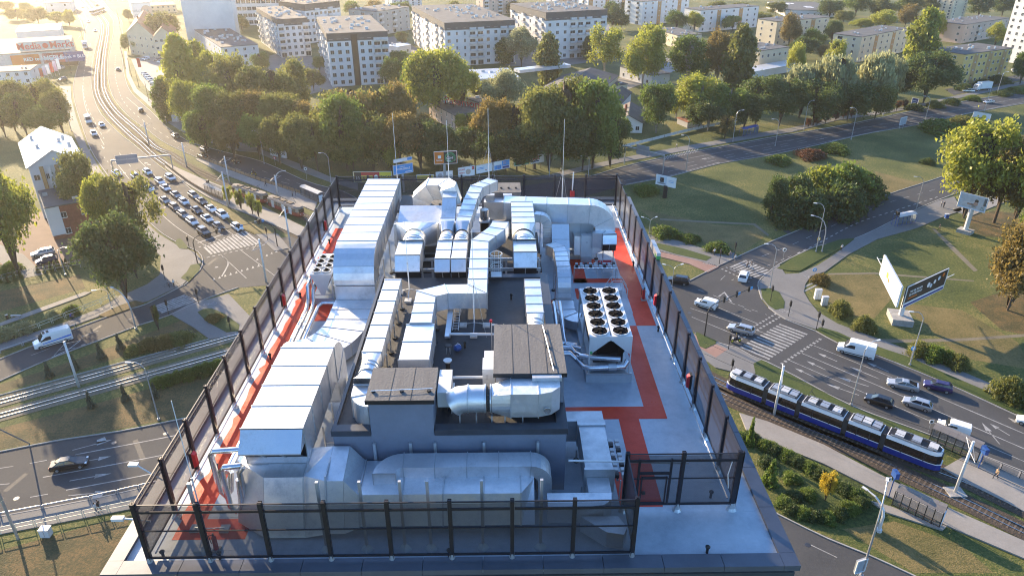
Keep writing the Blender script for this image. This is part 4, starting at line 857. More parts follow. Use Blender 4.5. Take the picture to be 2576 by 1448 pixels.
# ================================================================== COOLERS, PIPES, MASTS AND SMALL ROOF THINGS
def fan_meshes(r):
    n = 28; ring = MB(); 
    for k in range(n):
        a, b = 2 * math.pi * k / n, 2 * math.pi * (k + 1) / n
        for (r0, z0, r1, z1) in ((r + .03, 0, r + .03, .07), (r + .03, .07, r - .03, .07), (r - .03, .07, r - .03, -.25)):
            ring.quad((r0 * math.cos(a), r0 * math.sin(a), z0), (r0 * math.cos(b), r0 * math.sin(b), z0), (r1 * math.cos(b), r1 * math.sin(b), z1), (r1 * math.cos(a), r1 * math.sin(a), z1))
    bl = MB()
    for k in range(6):
        a = k * math.pi / 3; c, s = math.cos(a), math.sin(a)
        def P(x, y, z): return (c * x - s * y, s * x + c * y, z)
        bl.quad(P(.1, -.06, -.17), P(r - .06, -.2, -.20), P(r - .06, .16, -.09), P(.1, .08, -.12)); 
    bl.cyl((0, 0, -.22), .13, .17, 12)
    gr = MB()
    for q in (.35, .6, .85): gr.tube([(q * r * math.cos(k * math.pi / 10), q * r * math.sin(k * math.pi / 10), .05) for k in range(21)], .008, 4)
    for k in range(6): a = k * math.pi / 3 + .2; gr.bar((0, 0, .055), (r * math.cos(a), r * math.sin(a), .055), .014)
    well_shade = MB(); well_shade.cyl((0, 0, .004), r - .03, .002, n)  # near-black disc on the solid panel, shade of the fan shaft put into colour
    return ring.mesh('fan_ring', 'white_metal'), bl.mesh('fan_blades', 'fan_black'), gr.mesh('fan_guard', 'dark_grille'), well_shade.mesh('fan_well_shade', 'fan_black')
RING, BLADE, GUARD, WELL_SHADE = fan_meshes(.47)
c = thing('air_cooler', 'large white air cooler with twelve black fans in two rows', 'air cooler', (6.1, 37.6, ZR)); L0 = wloc(c)
cx0, cx1, cy0, cy1, ct = 4.9, 7.32, 34.68, 40.62, 44.98
zb_ = 43.3; mid = (cx0 + cx1) / 2
for k in range(6):
    for j in range(2):
        x = cx0 + .62 + j * 1.19; y = cy0 + .55 + k * .975
        f_ = bpy.data.objects.new('fan', RING); COL.objects.link(f_); f_.parent = c; f_.location = Vector((x, y, ct + .012)) - L0
        inst('fan_well_shade', WELL_SHADE, f_); inst('fan_guard', GUARD, f_, (0, 0, .02)); inst('fan_blades', BLADE, f_, (0, 0, .225), rz=random.uniform(0, 1))
    ya = cy0 + k * .99; MB().box(cx0, ya, ct - .16, cx1, ya + .985, ct).build('top_panel', 'white_metal', c)
MB().bar((mid, cy0 + .1, ct + .01), (mid, cy1 - .1, ct + .01), .03, .02).build('centre_joint', 'black', c)
for y in (cy0, cy1 - .06):
    m = MB()
    for a in (cx0, mid): 
        pass
    m.hexa(((cx0, y, 44.1), (mid, y, 44.72), (mid, y + .06, 44.72), (cx0, y + .06, 44.1), (cx0, y, ct - .16), (mid, y, ct - .16), (mid, y + .06, ct - .16), (cx0, y + .06, ct - .16)))
    m.hexa(((mid, y, 44.72), (cx1, y, 44.1), (cx1, y + .06, 44.1), (mid, y + .06, 44.72), (mid, y, ct - .16), (cx1, y, ct - .16), (cx1, y + .06, ct - .16), (mid, y + .06, ct - .16)))
    m.hexa(((cx0, y, 43.75), (cx0 + .25, y, 43.95), (mid - .1, y, 44.68), (cx0, y, 44.1), (cx0, y + .06, 43.75), (cx0 + .25, y + .06, 43.95), (mid - .1, y + .06, 44.68), (cx0, y + .06, 44.1)))
    m.hexa(((cx1, y, 43.75), (cx1 - .25, y, 43.95), (mid + .1, y, 44.68), (cx1, y, 44.1), (cx1, y + .06, 43.75), (cx1 - .25, y + .06, 43.95), (mid + .1, y + .06, 44.68), (cx1, y + .06, 44.1)))
    m.build('end_panel', 'white_metal', c)
for s_, xa, xb in ((-1, cx0 + .02, mid - .45), (1, cx1 - .02, mid + .45)):
    for k in range(6):
        ya = cy0 + .08 + k * .975; MB().quad((xa, ya, ct - .16), (xa, ya + .95, ct - .16), (xb, ya + .95, 43.1), (xb, ya, 43.1)).build('coil', 'dark_grille', c)
MB().box(cx0 + .1, cy0 + .05, 42.75, cx1 - .1, cy1 - .05, 42.9).build('base_frame', 'white_metal', c)
MB().box(cx0 + .35, cy0 + .6, 42.9, cx1 - .35, cy1 - .4, 43.5).build('compressor', 'dark_grille', c)
for x in (cx0 + .04, cx1 - .04):
    for y in (cy0 + .03, (cy0 + cy1) / 2, cy1 - .05): MB().bar((x, y, 42.6), (x, y, ct - .16), .08).build('frame_post', 'white_metal', c)
MB().bar((cx1 - .25, cy0, 42.7), (cx1 - .05, cy0, 43.7), .05).build('brace', 'white_metal', c)
MB().box(cx0 - .12, cy0 - .2, ZR, cx1 + .12, cy1 + .1, 42.5).build('plinth', 'membrane', c); MB().bar((cx0 - .1, cy0 - .1, 42.56), (cx1 + .1, cy0 - .1, 42.56), .12, .12).build('rail', 'galvanised_dull', c)
MB().box(cx0 + .06, cy0 - .012, 43.85, cx0 + .2, cy0 - .002, 44.02).build('sticker', 'green_plastic', c)
m = MB(); m.tube([(3.0, 35.3, 43.5), (3.9, 35.3, 43.5), (4.3, 35.1, 43.2), (4.6, 34.4, 43.15), (5.0, 34.3, 43.15), (6.9, 34.3, 43.25), (7.1, 34.5, 43.5)], .16, 12); m.build('pipe', 'pipe_steel', c, smooth='auto')
m = MB(); m.tube([(3.0, 35.9, 43.5), (4.0, 35.9, 43.5), (4.3, 35.6, 43.3), (4.5, 35.0, 43.5), (4.9, 34.9, 43.5), (6.7, 34.5, 43.6)], .16, 12); m.build('pipe', 'pipe_steel', c, smooth='auto')
MB().tube([(6.0, 34.3, 43.2), (6.45, 34.3, 43.22)], .2, 12).build('pipe_coupling', 'galvanised_dull', c)
# small condenser by the left fence
RING2, BLADE2, GUARD2, WELL_SHADE2 = fan_meshes(.27)
c = thing('condenser', 'small v shaped condenser with eight fans by the left fence', 'air cooler', (-12.4, 46, ZR)); L0 = wloc(c)
MB().box(-13.05, 44.3, 44.1, -11.6, 47.7, 44.25).build('top_panel', 'white_metal', c)
for k in range(4):
    for j in range(2):
        f_ = bpy.data.objects.new('fan', RING2); COL.objects.link(f_); f_.parent = c; f_.location = Vector((-12.68 + j * .68, 44.75 + k * .72, 44.32)) - L0
        inst('fan_well_shade', WELL_SHADE2, f_); inst('fan_blades', BLADE2, f_, (0, 0, .22), sc=.58)
MB().hexa(((-12.45, 44.3, 42.7), (-12.2, 44.3, 42.7), (-12.2, 44.36, 42.7), (-12.45, 44.36, 42.7), (-13.0, 44.3, 44.1), (-11.65, 44.3, 44.1), (-11.65, 44.36, 44.1), (-13.0, 44.36, 44.1))).build('end_panel', 'white_metal', c)
MB().hexa(((-12.4, 44.4, 42.75), (-12.25, 44.4, 42.75), (-12.25, 47.6, 42.75), (-12.4, 47.6, 42.75), (-12.95, 44.4, 44.08), (-11.7, 44.4, 44.08), (-11.7, 47.6, 44.08), (-12.95, 47.6, 44.08))).build('coil', 'dark_grille', c)
for x in (-13.0, -11.65):
    for y in (44.33, 47.6): MB().bar((x, y, 42.5), (x, y, 44.1), .06).build('frame_post', 'white_metal', c)
for y in (44.33, 47.6): MB().bar((-13.0, y, 42.7), (-11.65, y, 42.7), .06).build('frame_rail', 'white_metal', c)
MB().box(-13.1, 44.2, ZR, -11.6, 47.8, 42.48).build('plinth', 'membrane', c)
# pipe runs on the left
def pipes(label, runs, r=.14, m='pipe_steel', sup=()):
    t = thing('pipe_run', label, 'pipes', runs[0][0])
    for p in runs: MB().tube(p, r, 10).build('pipe', m, t, smooth='auto')
    for x, y, z in sup: MB().bar((x, y, ZR), (x, y, z), .05).build('support_post', 'galvanised_dull', t)
    return t
pipes('three silver pipes beside the low curved duct at the left', [[(-13.25, 44.9, 43.6), (-13.25, 44.0, 43.5), (-13.2, 43.6, 42.7), (-13.1, 42.6, 42.5), (-13.1, 33.5, 42.5)], [(-12.9, 44.9, 43.4), (-12.9, 44.0, 43.2), (-12.8, 43.4, 42.6), (-12.72, 42.6, 42.5), (-12.72, 33.5, 42.5)], [(-11.3, 43.05, 42.75), (-12.1, 43.0, 42.75), (-12.35, 42.7, 42.65), (-12.3, 33.5, 42.5)]], .13)
pipes('silver pipe running high beside the widest near duct', [[(-11.9, 31.2, 44.3), (-11.95, 30.9, 44.6), (-11.95, 27.0, 44.6), (-11.95, 24.9, 44.6), (-12.0, 24.4, 44.5)]], .14, sup=[(-11.95, 30, 44.5), (-11.95, 28, 44.5), (-11.95, 26, 44.5)])
pipes('bundle of u shaped silver pipes under the blue hood at the left', [[(-11.2, 24.6, 45.6), (-12.4, 24.5, 45.6), (-12.55, 24.5, 45.4), (-12.5, 24.5, 43.4), (-12.3, 24.5, 43.0), (-12.1, 24.6, 43.3), (-12.0, 24.8, 44.2)], [(-11.2, 24.15, 45.1), (-11.9, 24.05, 45.1), (-12.05, 24.05, 44.9), (-12.0, 24.05, 42.9), (-11.8, 24.05, 42.6), (-11.55, 24.15, 42.8), (-11.5, 24.3, 44.2)], [(-11.25, 24.4, 44.8), (-11.4, 24.3, 44.6), (-11.4, 24.3, 43.0)]], .13)
pipes('twin silver risers between the right parapet and the large cooler', [[(3.35, 41.3, 43.6), (3.3, 37.0, 43.6), (3.35, 36.4, 43.55), (4.4, 36.4, 43.4)], [(3.75, 41.3, 43.6), (3.7, 36.8, 43.6), (3.75, 36.2, 43.5), (4.6, 36.0, 43.4)]], .12)
pipes('white handrail tube crossing before the near gate', [[(2.9, 25.0, 44.45), (8.2, 24.7, 44.5)]], .05, 'white_metal')
pipes('white tubes joining the two cap roofs across the dark roof', [[(-3.0, 29.0, 46.2), (-.4, 29.0, 46.2)], [(-2.85, 33.5, 45.95), (-.3, 33.4, 45.95)]], .07, 'white_metal')
# valve groups
def valves(label, x, y, n, dx, dy, z=43.1, gap=.34):
    t = thing('valve_group', label, 'valves', (x, y, ZR))
    for off in (-.14, .14): MB().tube([(x + off * (1 if dy else 0), y + off * (1 if dx else 0), z), (x + dx * n * gap + off * (1 if dy else 0), y + dy * n * gap + off * (1 if dx else 0), z)], .06, 8).build('pipe', 'pipe_steel', t, smooth='auto')
    for k in range(n):
        for off in (-.16, .16):
            px, py = x + dx * (k + .5) * gap + off * (1 if dy else 0), y + dy * (k + .5) * gap + off * (1 if dx else 0)
            MB().box(px - .1, py - .1, z + .05, px + .1, py + .1, z + .24).build('actuator', 'grey_cabinet' if (k + (off > 0)) % 3 else 'dark_grille', t)
    for q in (0, n): MB().bar((x + dx * q * gap, y + dy * q * gap, ZR), (x + dx * q * gap, y + dy * q * gap, z), .05).build('support_post', 'galvanised_dull', t)
valves('row of grey valves before the red walkway patch behind the large cooler', 5.3, 47.6, 9, 1, 0); valves('column of grey valves beside the box duct near the gate', 5.35, 25.2, 8, 0, 1)
# handrail steps
def step_rail(label, x, y):
    t = thing('step_over', label, 'steps', (x, y, ZR))
    for dy in (0, .7):
        m = MB(); pts = [(x - .75, y + dy, ZR), (x - .75, y + dy, ZR + .6), (x - .35, y + dy, ZR + 1.25), (x + .35, y + dy, ZR + 1.25), (x + .75, y + dy, ZR + .6), (x + .75, y + dy, ZR)]; m.tube(pts, .025, 6); m.build('handrail', 'white_metal', t)
        for dx in (-.35, .35): MB().bar((x + dx, y + dy, ZR), (x + dx, y + dy, ZR + 1.25), .035).build('baluster', 'white_metal', t)
    MB().box(x - .4, y, ZR + .45, x + .4, y + .7, ZR + .5).build('tread', 'galvanised_dull', t)
step_rail('white step over rail by the red chest behind the cooler', 7.85, 48.0); step_rail('white step over rail at the far end of the large cooler', 8.1, 45.0)
t = thing('fire_chest', 'red chest lying under the far step over rail', 'chest', (7.8, 49.6, ZR)); MB().tube([(7.3, 49.6, 42.5), (7.34, 49.6, 42.5), (8.36, 49.6, 42.5), (8.4, 49.6, 42.5)], [.12, .2, .2, .12], 12).build('body', 'red_plastic', t, smooth='auto'); MB().box(7.4, 49.4, ZR, 8.3, 49.8, 42.32).build('cradle', 'galvanised_dull', t)
# warning boxes on the fence
def alarm(x, y, s, label):
    t = thing('alarm_box', label, 'alarm', (x, y, 43.1)); MB().box(x, y - .17, 42.95, x + s * .12, y + .17, 43.85).build('back_plate', 'black', t) if s > 0 else MB().box(x + s * .12, y - .17, 42.95, x, y + .17, 43.85).build('back_plate', 'black', t)
    xa, xb = sorted((x + s * .121, x + s * .26)); P = [(xa, y - .15, 43.0), (xb, y - .11, 43.05), (xb, y + .11, 43.05), (xa, y + .15, 43.0), (xa, y - .15, 43.8), (xb, y - .11, 43.72), (xb, y + .11, 43.72), (xa, y + .15, 43.8)]
    if s < 0: P = [(xa, y - .11, 43.05), (xb, y - .15, 43.0), (xb, y + .15, 43.0), (xa, y + .11, 43.05), (xa, y - .11, 43.72), (xb, y - .15, 43.8), (xb, y + .15, 43.8), (xa, y + .11, 43.72)]
    MB().hexa(P).build('lamp_case', 'red_plastic', t)
for y, lab in ((26.6, 'red alarm box on the left fence nearest the camera'), (42.3, 'red alarm box on the left fence beside the low curved duct'), (55.2, 'red alarm box at the far end of the left fence')): alarm(FX0 + .1, y, 1, lab)
for y, lab in ((32.6, 'red alarm box on the right fence beside the white cooler'), (41.9, 'red alarm box on the right fence where the red walkway narrows')): alarm(FX1 - .1, y, -1, lab)
t = thing('alarm_box', 'red alarm box on the far fence above the crossing duct', 'alarm', (6.4, 61.8, 43)); MB().box(6.2, 61.6, 43.4, 6.6, 61.9, 43.9).build('lamp_case', 'red_plastic', t); MB().box(6.15, 61.9, 43.3, 6.65, 61.95, 44.0).build('back_plate', 'black', t); MB().bar((6.4, 61.85, 43.9), (6.45, 61.85, 45.6), .1).build('mount', 'white_metal', t)
for (x, y, lab) in ((9.9, 44.5, 'red fire extinguisher at the foot of the right fence'), (-12.2, 22.4, 'red fire extinguisher at the near fence before the plenum')):
    t = thing('fire_extinguisher', lab, 'extinguisher', (x, y, ZR)); MB().tube([(x, y, ZR + .1), (x, y, ZR + .75), (x, y, ZR + .85)], [.1, .1, .04], 10).build('cylinder', 'red_plastic', t, smooth='auto'); MB().cyl((x, y, ZR + .85), .04, .12, 6).build('valve', 'black', t); MB().tube([(x, y, ZR + .9), (x - .2, y, ZR + .85), (x - .15, y, ZR + .4)], .018, 5).build('hose', 'black_rubber', t); MB().box(x - .16, y - .16, ZR, x + .16, y + .16, ZR + .09).build('stand', 'concrete', t)
# mushroom vents
def vent(x, y, z, lab, r=.1):
    t = thing('roof_vent', lab, 'vent', (x, y, z)); MB().cyl((x, y, z), r * .6, .3, 10).build('pipe', 'black', t, smooth='auto'); MB().tube([(x, y, z + .3), (x, y, z + .36), (x, y, z + .42)], [r, r * 1.1, r * .5], 10).build('cap', 'black', t, smooth='auto')
V = [(-13.9, 27.4, 'black roof vent on the left red strip before the blue hood'), (-14.1, 37.3, 'black roof vent by the left fence below the silver pipes'), (-14.2, 45.2, 'black roof vent by the left fence next to the condenser'), (-14.1, 54.6, 'black roof vent by the far part of the left fence'), (10.1, 44.0 + 6, 'black roof vent by the right fence at the far red strip'), (10.1, 40.2, 'black roof vent by the right fence beside the cooler fans'), (9.6, 25.2, 'black roof vent just inside the near gate fence'), (-11.9, 21.95, 'black roof vent on the near edge at the left corner'), (8.6, 21.95, 'black roof vent on the near edge at the right corner'), (-2.3, 21.95, 'black roof vent on the near edge at the middle'), (-14.3, 22.05, 'black roof vent in the left corner of the near edge')]
for x, y, lab in V: vent(x, y, ZR, lab)
for x, y, lab in ((.55, 38.3, 'black vent pipe in the middle of the dark roof'), (-2.0, 32.9, 'black vent pipe beside the white cable tray end'), (-2.55, 27.4, 'black vent pipe left of the shiny round elbow')): vent(x, y, ZP, lab, .09)
for (x, y, lab) in ((-2.75, 30.6, 'white dish topped vent right of the white box plenum'), (.35, 33.0, 'white dish topped vent behind the larger cap roof')):
    t = thing('dish_vent', lab, 'vent', (x, y, ZP)); MB().cyl((x, y, ZP), .12, .6, 12).build('pipe', 'black', t, smooth='auto'); MB().tube([(x, y, ZP + .6), (x, y, ZP + .72)], [.16, .22], 16).build('dish', 'white_metal', t, smooth='auto')
# cable tray, ladder, chest of odds
t = thing('cable_tray', 'pale closed cable tray running down the dark roof by the ladder', 'cable tray', (-2.95, 36, ZP)); MB().box(-3.1, 33.4, ZP + .3, -2.8, 35.9, ZP + .42).build('cover', 'galvanised', t); MB().box(-3.1, 35.91, ZP + .3, -2.8, 38.3, ZP + .42).build('cover', 'galvanised', t)
for y in (33.8, 35.9, 38): MB().bar((-2.95, y, ZP), (-2.95, y, ZP + .3), .06).build('foot', 'black', t)
t = thing('ladder', 'aluminium ladder lying flat beside the cable tray', 'ladder', (-2.6, 35.7, ZP))
for x in (-2.76, -2.44): MB().bar((x, 34.6, ZP + .1), (x, 36.95, ZP + .1), .035, .07).build('rail', 'white_metal', t)
for k in range(8): MB().bar((-2.76, 34.75 + k * .3, ZP + .1), (-2.44, 34.75 + k * .3, ZP + .1), .03).build('rung', 'white_metal', t)
t = thing('tool_bag', 'blue tool bag dropped at the end of the cable tray', 'bag', (-2.4, 32.6, ZP)); MB().tube([(-2.5, 32.45, ZP + .12), (-2.45, 32.5, ZP + .2), (-2.3, 32.6, ZP + .2), (-2.2, 32.65, ZP + .1)], [.08, .2, .2, .08], 10).build('body', 'blue_paint', t, smooth='auto'); MB().tube([(-2.5, 32.5, ZP + .35), (-2.35, 32.55, ZP + .5), (-2.2, 32.6, ZP + .35)], .015, 5).build('handle', 'white_metal', t)
t = thing('stool', 'small stool with black seat next to the blue bag', 'stool', (-2.85, 32.4, ZP)); MB().tube([(-2.85, 32.4, ZP + .42), (-2.85, 32.4, ZP + .48)], [.2, .17], 12).build('seat', 'black', t)
for a in range(4): MB().bar((-2.85 + .15 * math.cos(a * 1.57 + .8), 32.4 + .15 * math.sin(a * 1.57 + .8), ZP), (-2.85 + .1 * math.cos(a * 1.57 + .8), 32.4 + .1 * math.sin(a * 1.57 + .8), ZP + .42), .03).build('leg', 'galvanised_dull', t)
t = thing('service_cabinet', 'white cabinet pair against the larger cap wall', 'cabinet', (-.6, 28.9, ZP)); MB().box(-.95, 28.5, ZP, -.36, 29.5, 47.0).build('case', 'white_metal', t); MB().box(-.9, 30.0, ZP + .3, -.36, 30.6, 46.7).build('upper_case', 'white_metal', t); MB().box(-.8, 28.488, 46.4, -.68, 28.498, 46.7).build('label_plate', 'grey_cabinet', t)
for x in (-.72, -.58): MB().tube([(x, 28.3, ZP), (x, 28.35, 46.0)], .05, 8).build('cable', 'black_rubber', t)
t = thing('condenser_cabinet', 'white boxy unit right of the small cap roof', 'cabinet', (-2.7, 28.2, ZP)); MB().box(-3.0, 27.2, ZP + .35, -2.4, 29.1, 46.6).build('case', 'white_metal', t); MB().box(-2.39, 27.15, ZP, -2.33, 29.15, ZP + .35).build('frame', 'galvanised_dull', t)
# lightning masts on tripods with concrete blocks
def mast(label, x, y, z, h, guy=False, tri=True):
    t = thing('lightning_mast', label, 'mast', (x, y, z))
    MB().tube([(x, y, z + .4), (x, y, z + h * .45)], .035, 6).build('lower_tube', 'white_metal', t); MB().tube([(x, y, z + h * .45), (x, y, z + h)], .018, 6).build('upper_rod', 'white_metal', t); MB().cyl((x, y, z + h * .44), .05, .12, 6).build('sleeve', 'galvanised_dull', t)
    if tri:
        for k in range(3):
            a = k * 2.094 + .5; ex, ey = x + .75 * math.cos(a), y + .75 * math.sin(a)
            MB().bar((ex, ey, z + .12), (x, y, z + .45), .04).build('leg', 'galvanised_dull', t); MB().box(ex - .2, ey - .2, z, ex + .2, ey + .2, z + .12).build('ballast_block', 'concrete_light', t)
    if guy:
        for k in range(3):
            a = k * 2.094 + 1.2; MB().tube([(x + 1.1 * math.cos(a), y + 1.1 * math.sin(a), z), (x, y, z + h * .55)], .008, 4).build('guy_wire', 'galvanised_dull', t)
mast('tall lightning mast beside the left end of the far duct', -8.9, 59.5, ZR, 9.5); mast('tall lightning mast on the dark platform in front of the orange billboard', -4.2, 55.8, 45.42, 6.4, tri=False); mast('guyed lightning mast on the far plant box', -1.0, 57.0, 45.98, 6.5, True, False); mast('guyed lightning mast rising behind the far crossing duct', 5.2, 58.5, ZR, 9.2, True)
mast('lightning mast on a tripod in front of the crooked duct', -1.55, 34.8, ZP, 6.0, True); mast('lightning mast left of the twin hooded ducts', -5.6, 38.9, ZP, 4.8); mast('lightning mast inside the near left fence corner', -12.9, 23.2, ZR, 7.2)
t = thing('weather_station', 'thin post with white sensor arm and red lamp on the dark roof', 'weather station', (-.55, 32.4, ZP)); MB().tube([(-.55, 32.4, ZP), (-.55, 32.4, 47.3)], .025, 6).build('post', 'steel_pole', t); MB().tube([(-.55, 32.4, 47.15), (.0, 32.35, 47.1), (.1, 32.35, 47.12)], [.05, .05, .09], 8).build('sensor_arm', 'white_metal', t); MB().cyl((-.58, 32.4, 47.3), .07, .14, 8).build('warning_lamp', 'red_plastic', t)
# goods on fence, green sign back on right parapet
for (x, y, lab) in ((X1 - .1, 52, 'green lit sign back fixed outside the right fence'), (X0 + .05, 58.5, 'green topped sign back fixed outside the left fence')):
    t = thing('rooftop_sign', lab, 'sign', (x, y, ZR + .16)); MB().box(x - .15, y - 1.3, ZR + .2, x + .15, y + 1.3, ZR + .75).build('case', 'white_metal', t); MB().box(x - .16, y - 1.31, ZR + .2, x + .16, y - .6, ZR + .5).build('lit_end', 'green_plastic', t)
# white pole lamps poking over the left edge and plastic sheet
t = thing('edge_lamp', 'white floodlight arm poking out past the near left fence corner', 'lamp', (-15.4, 22.6, ZR)); MB().tube([(FX0, 22.5, 43.6), (-15.9, 22.6, 43.7)], .04, 6).build('arm', 'white_metal', t); MB().box(-16.3, 22.5, 43.6, -15.8, 22.7, 43.75).build('head', 'white_metal', t)
MB().tube([(FX0 - .1, 24.3, 44.2), (-15.8, 24.4, 45.0)], .03, 6).build('second_arm', 'white_metal', t); MB().box(-16.1, 24.3, 44.95, -15.7, 24.5, 45.05).build('second_head', 'white_metal', t)
# ================================================================== VEHICLES
for n_, c_, r_, m_ in (('car_paint', (.70, .70, .69), .25, 0), ('car_white', (.74, .74, .73), .25, 0), ('car_silver', (.46, .47, .48), .28, .6), ('car_grey', (.14, .145, .15), .28, .5), ('car_black', (.012, .012, .014), .2, .1), ('car_blue', (.02, .03, .10), .25, .3), ('car_purple', (.035, .02, .10), .25, .3), ('car_brown', (.05, .035, .03), .28, .3), ('car_red', (.35, .03, .02), .25, .1)):
    mat(n_, c_, r_, m_, coat=.6)
mat('headlamp', (.75, .76, .78), .15); mat('tail_lamp', (.32, .01, .01), .25); mat('tyre', (.015, .015, .016), .85); mat('rim', (.45, .46, .47), .35, .8); mat('police_blue', (.02, .16, .60), .35, coat=.4)
def wheel_meshes(r, w_):
    return MB().tube([(0, -w_ / 2, 0), (0, -w_ / 2 + .03, 0), (0, w_ / 2 - .03, 0), (0, w_ / 2, 0)], [r * .9, r, r, r * .9], 14).mesh('wheel', 'tyre', smooth=False), MB().tube([(0, -w_ / 2 - .012, 0), (0, w_ / 2 + .012, 0)], r * .62, 10).mesh('rim', 'rim')
TY, RM = wheel_meshes(.32, .22)
def add_wheels(t, xf, xr, hw, s=1.):
    for x in (xf, xr):
        for y in (-hw, hw):
            wv = inst('wheel', TY, t, (x, y, .32 * s), sc=s); inst('rim', RM, wv)
def loft(mm, rings, mi=0, close=True, cap=True):
    n = len(rings[0])
    for a, b in zip(rings, rings[1:]):
        for k in range(n if close else n - 1): mm.quad(a[k], a[(k + 1) % n], b[(k + 1) % n], b[k], mi)
    if cap: mm.poly(rings[0][::-1], mi); mm.poly(rings[-1], mi)
def make_car(name, prof, cab, hw, wf, wr, roof_z, wb=.80, wt=.62):
    """prof: (x, ztop, width factor); cab: base front x, roof front x, roof rear x, base rear x, base z front, base z rear"""
    t = thing(name, 'car', 'car'); mm = MB(); rings = []
    for x, zt, wfac in prof:
        w2 = hw * wfac; zb = .24 if abs(x) < abs(prof[0][0]) - .1 else .34; zm = zb + (zt - zb) * .55
        rings.append([Vector((x, y, z)) for y, z in ((-w2 * .93, zb), (-w2, zm), (-w2 * .96, zt - .06), (-w2 * .84, zt), (w2 * .84, zt), (w2 * .96, zt - .06), (w2, zm), (w2 * .93, zb))])
    loft(mm, rings); mm.build('body', 'car_paint', t, smooth='auto')
    bf, rf, rr, br, zf, zr_ = cab; b2, t2 = hw * wb, hw * wt
    g = MB(); B = [Vector(p) for p in ((bf, -b2, zf - .03), (bf, b2, zf - .03), (br, b2, zr_ - .03), (br, -b2, zr_ - .03))]; U = [Vector(p) for p in ((rf, -t2, roof_z - .05), (rf, t2, roof_z - .05), (rr, t2, roof_z - .05), (rr, -t2, roof_z - .05))]
    g.hexa(B + U); g.build('windows', 'glass_dark', t)
    r_ = MB(); e = .04; r_.hexa(((rf + e, -t2 - .02, roof_z - .06), (rf + e, t2 + .02, roof_z - .06), (rr - e, t2 + .02, roof_z - .06), (rr - e, -t2 - .02, roof_z - .06), (rf - .1, -t2 * .88, roof_z), (rf - .1, t2 * .88, roof_z), (rr + .1, t2 * .88, roof_z), (rr + .1, -t2 * .88, roof_z)))
    for a, b in zip(B, U):
        r_.bar(a, b, .07, .07)
    for s in (-1, 1):
        xm = (rf + rr) / 2 - .05; r_.bar((xm + .05, s * b2, (zf + zr_) / 2), (xm, s * t2, roof_z - .05), .08, .06)
    r_.build('roof', 'car_paint', t)
    add_wheels(t, wf, wr, hw - .10)
    xe = prof[0][0]; xb = prof[-1][0]
    for s in (-1, 1):
        MB().box(xe - .28, s * hw * .66 - .17, .58, xe - .05, s * hw * .66 + .17, .72).build('headlight', 'headlamp', t); MB().box(xb + .02, s * hw * .68 - .14, .66, xb + .2, s * hw * .68 + .14, .84).build('tail_light', 'tail_lamp', t)
        MB().box(bf - .35, s * (hw + .09) - .09, zf, bf - .22, s * (hw + .09) + .09, zf + .13).build('mirror', 'car_paint', t)
    MB().box(xe - .06, -.35, .36, xe + .012, .35, .56).build('grille', 'black', t); MB().box(xb - .012, -.26, .5, xb + .04, .26, .62).build('number_plate', 'car_white', t)
    return t
SEDAN = make_car('car', [(2.28, .58, .80), (2.1, .70, .93), (1.05, .93, 1), (0, .97, 1), (-1.6, 1.0, 1), (-2.15, .98, .94), (-2.3, .72, .84)], (1.1, .25, -1.0, -1.75, .93, 1.0), .89, 1.4, -1.35, 1.45)
HATCH = make_car('car', [(2.02, .60, .80), (1.85, .74, .93), (1.0, .95, 1), (0, .99, 1), (-1.6, 1.02, 1), (-1.95, .98, .93), (-2.02, .62, .88)], (1.1, .35, -1.45, -1.9, .95, 1.0), .87, 1.25, -1.25, 1.48)
WAGON = make_car('car', [(2.32, .58, .80), (2.12, .71, .93), (1.1, .93, 1), (0, .97, 1), (-1.9, 1.0, 1), (-2.25, .97, .94), (-2.32, .6, .88)], (1.15, .3, -1.85, -2.2, .93, .98), .90, 1.4, -1.4, 1.50)
COUPE = make_car('car', [(2.3, .56, .78), (2.1, .68, .93), (1.0, .90, 1), (0, .94, 1), (-1.5, .98, 1), (-2.15, 1.0, .93), (-2.3, .74, .84)], (1.15, .2, -.75, -1.95, .90, 1.0), .91, 1.42, -1.35, 1.40)
SUV = make_car('car', [(2.25, .72, .82), (2.08, .88, .95), (1.05, 1.06, 1), (0, 1.10, 1), (-1.85, 1.12, 1), (-2.2, 1.08, .95), (-2.25, .7, .9)], (1.1, .4, -1.75, -2.1, 1.05, 1.1), .93, 1.4, -1.35, 1.68, .84, .68)
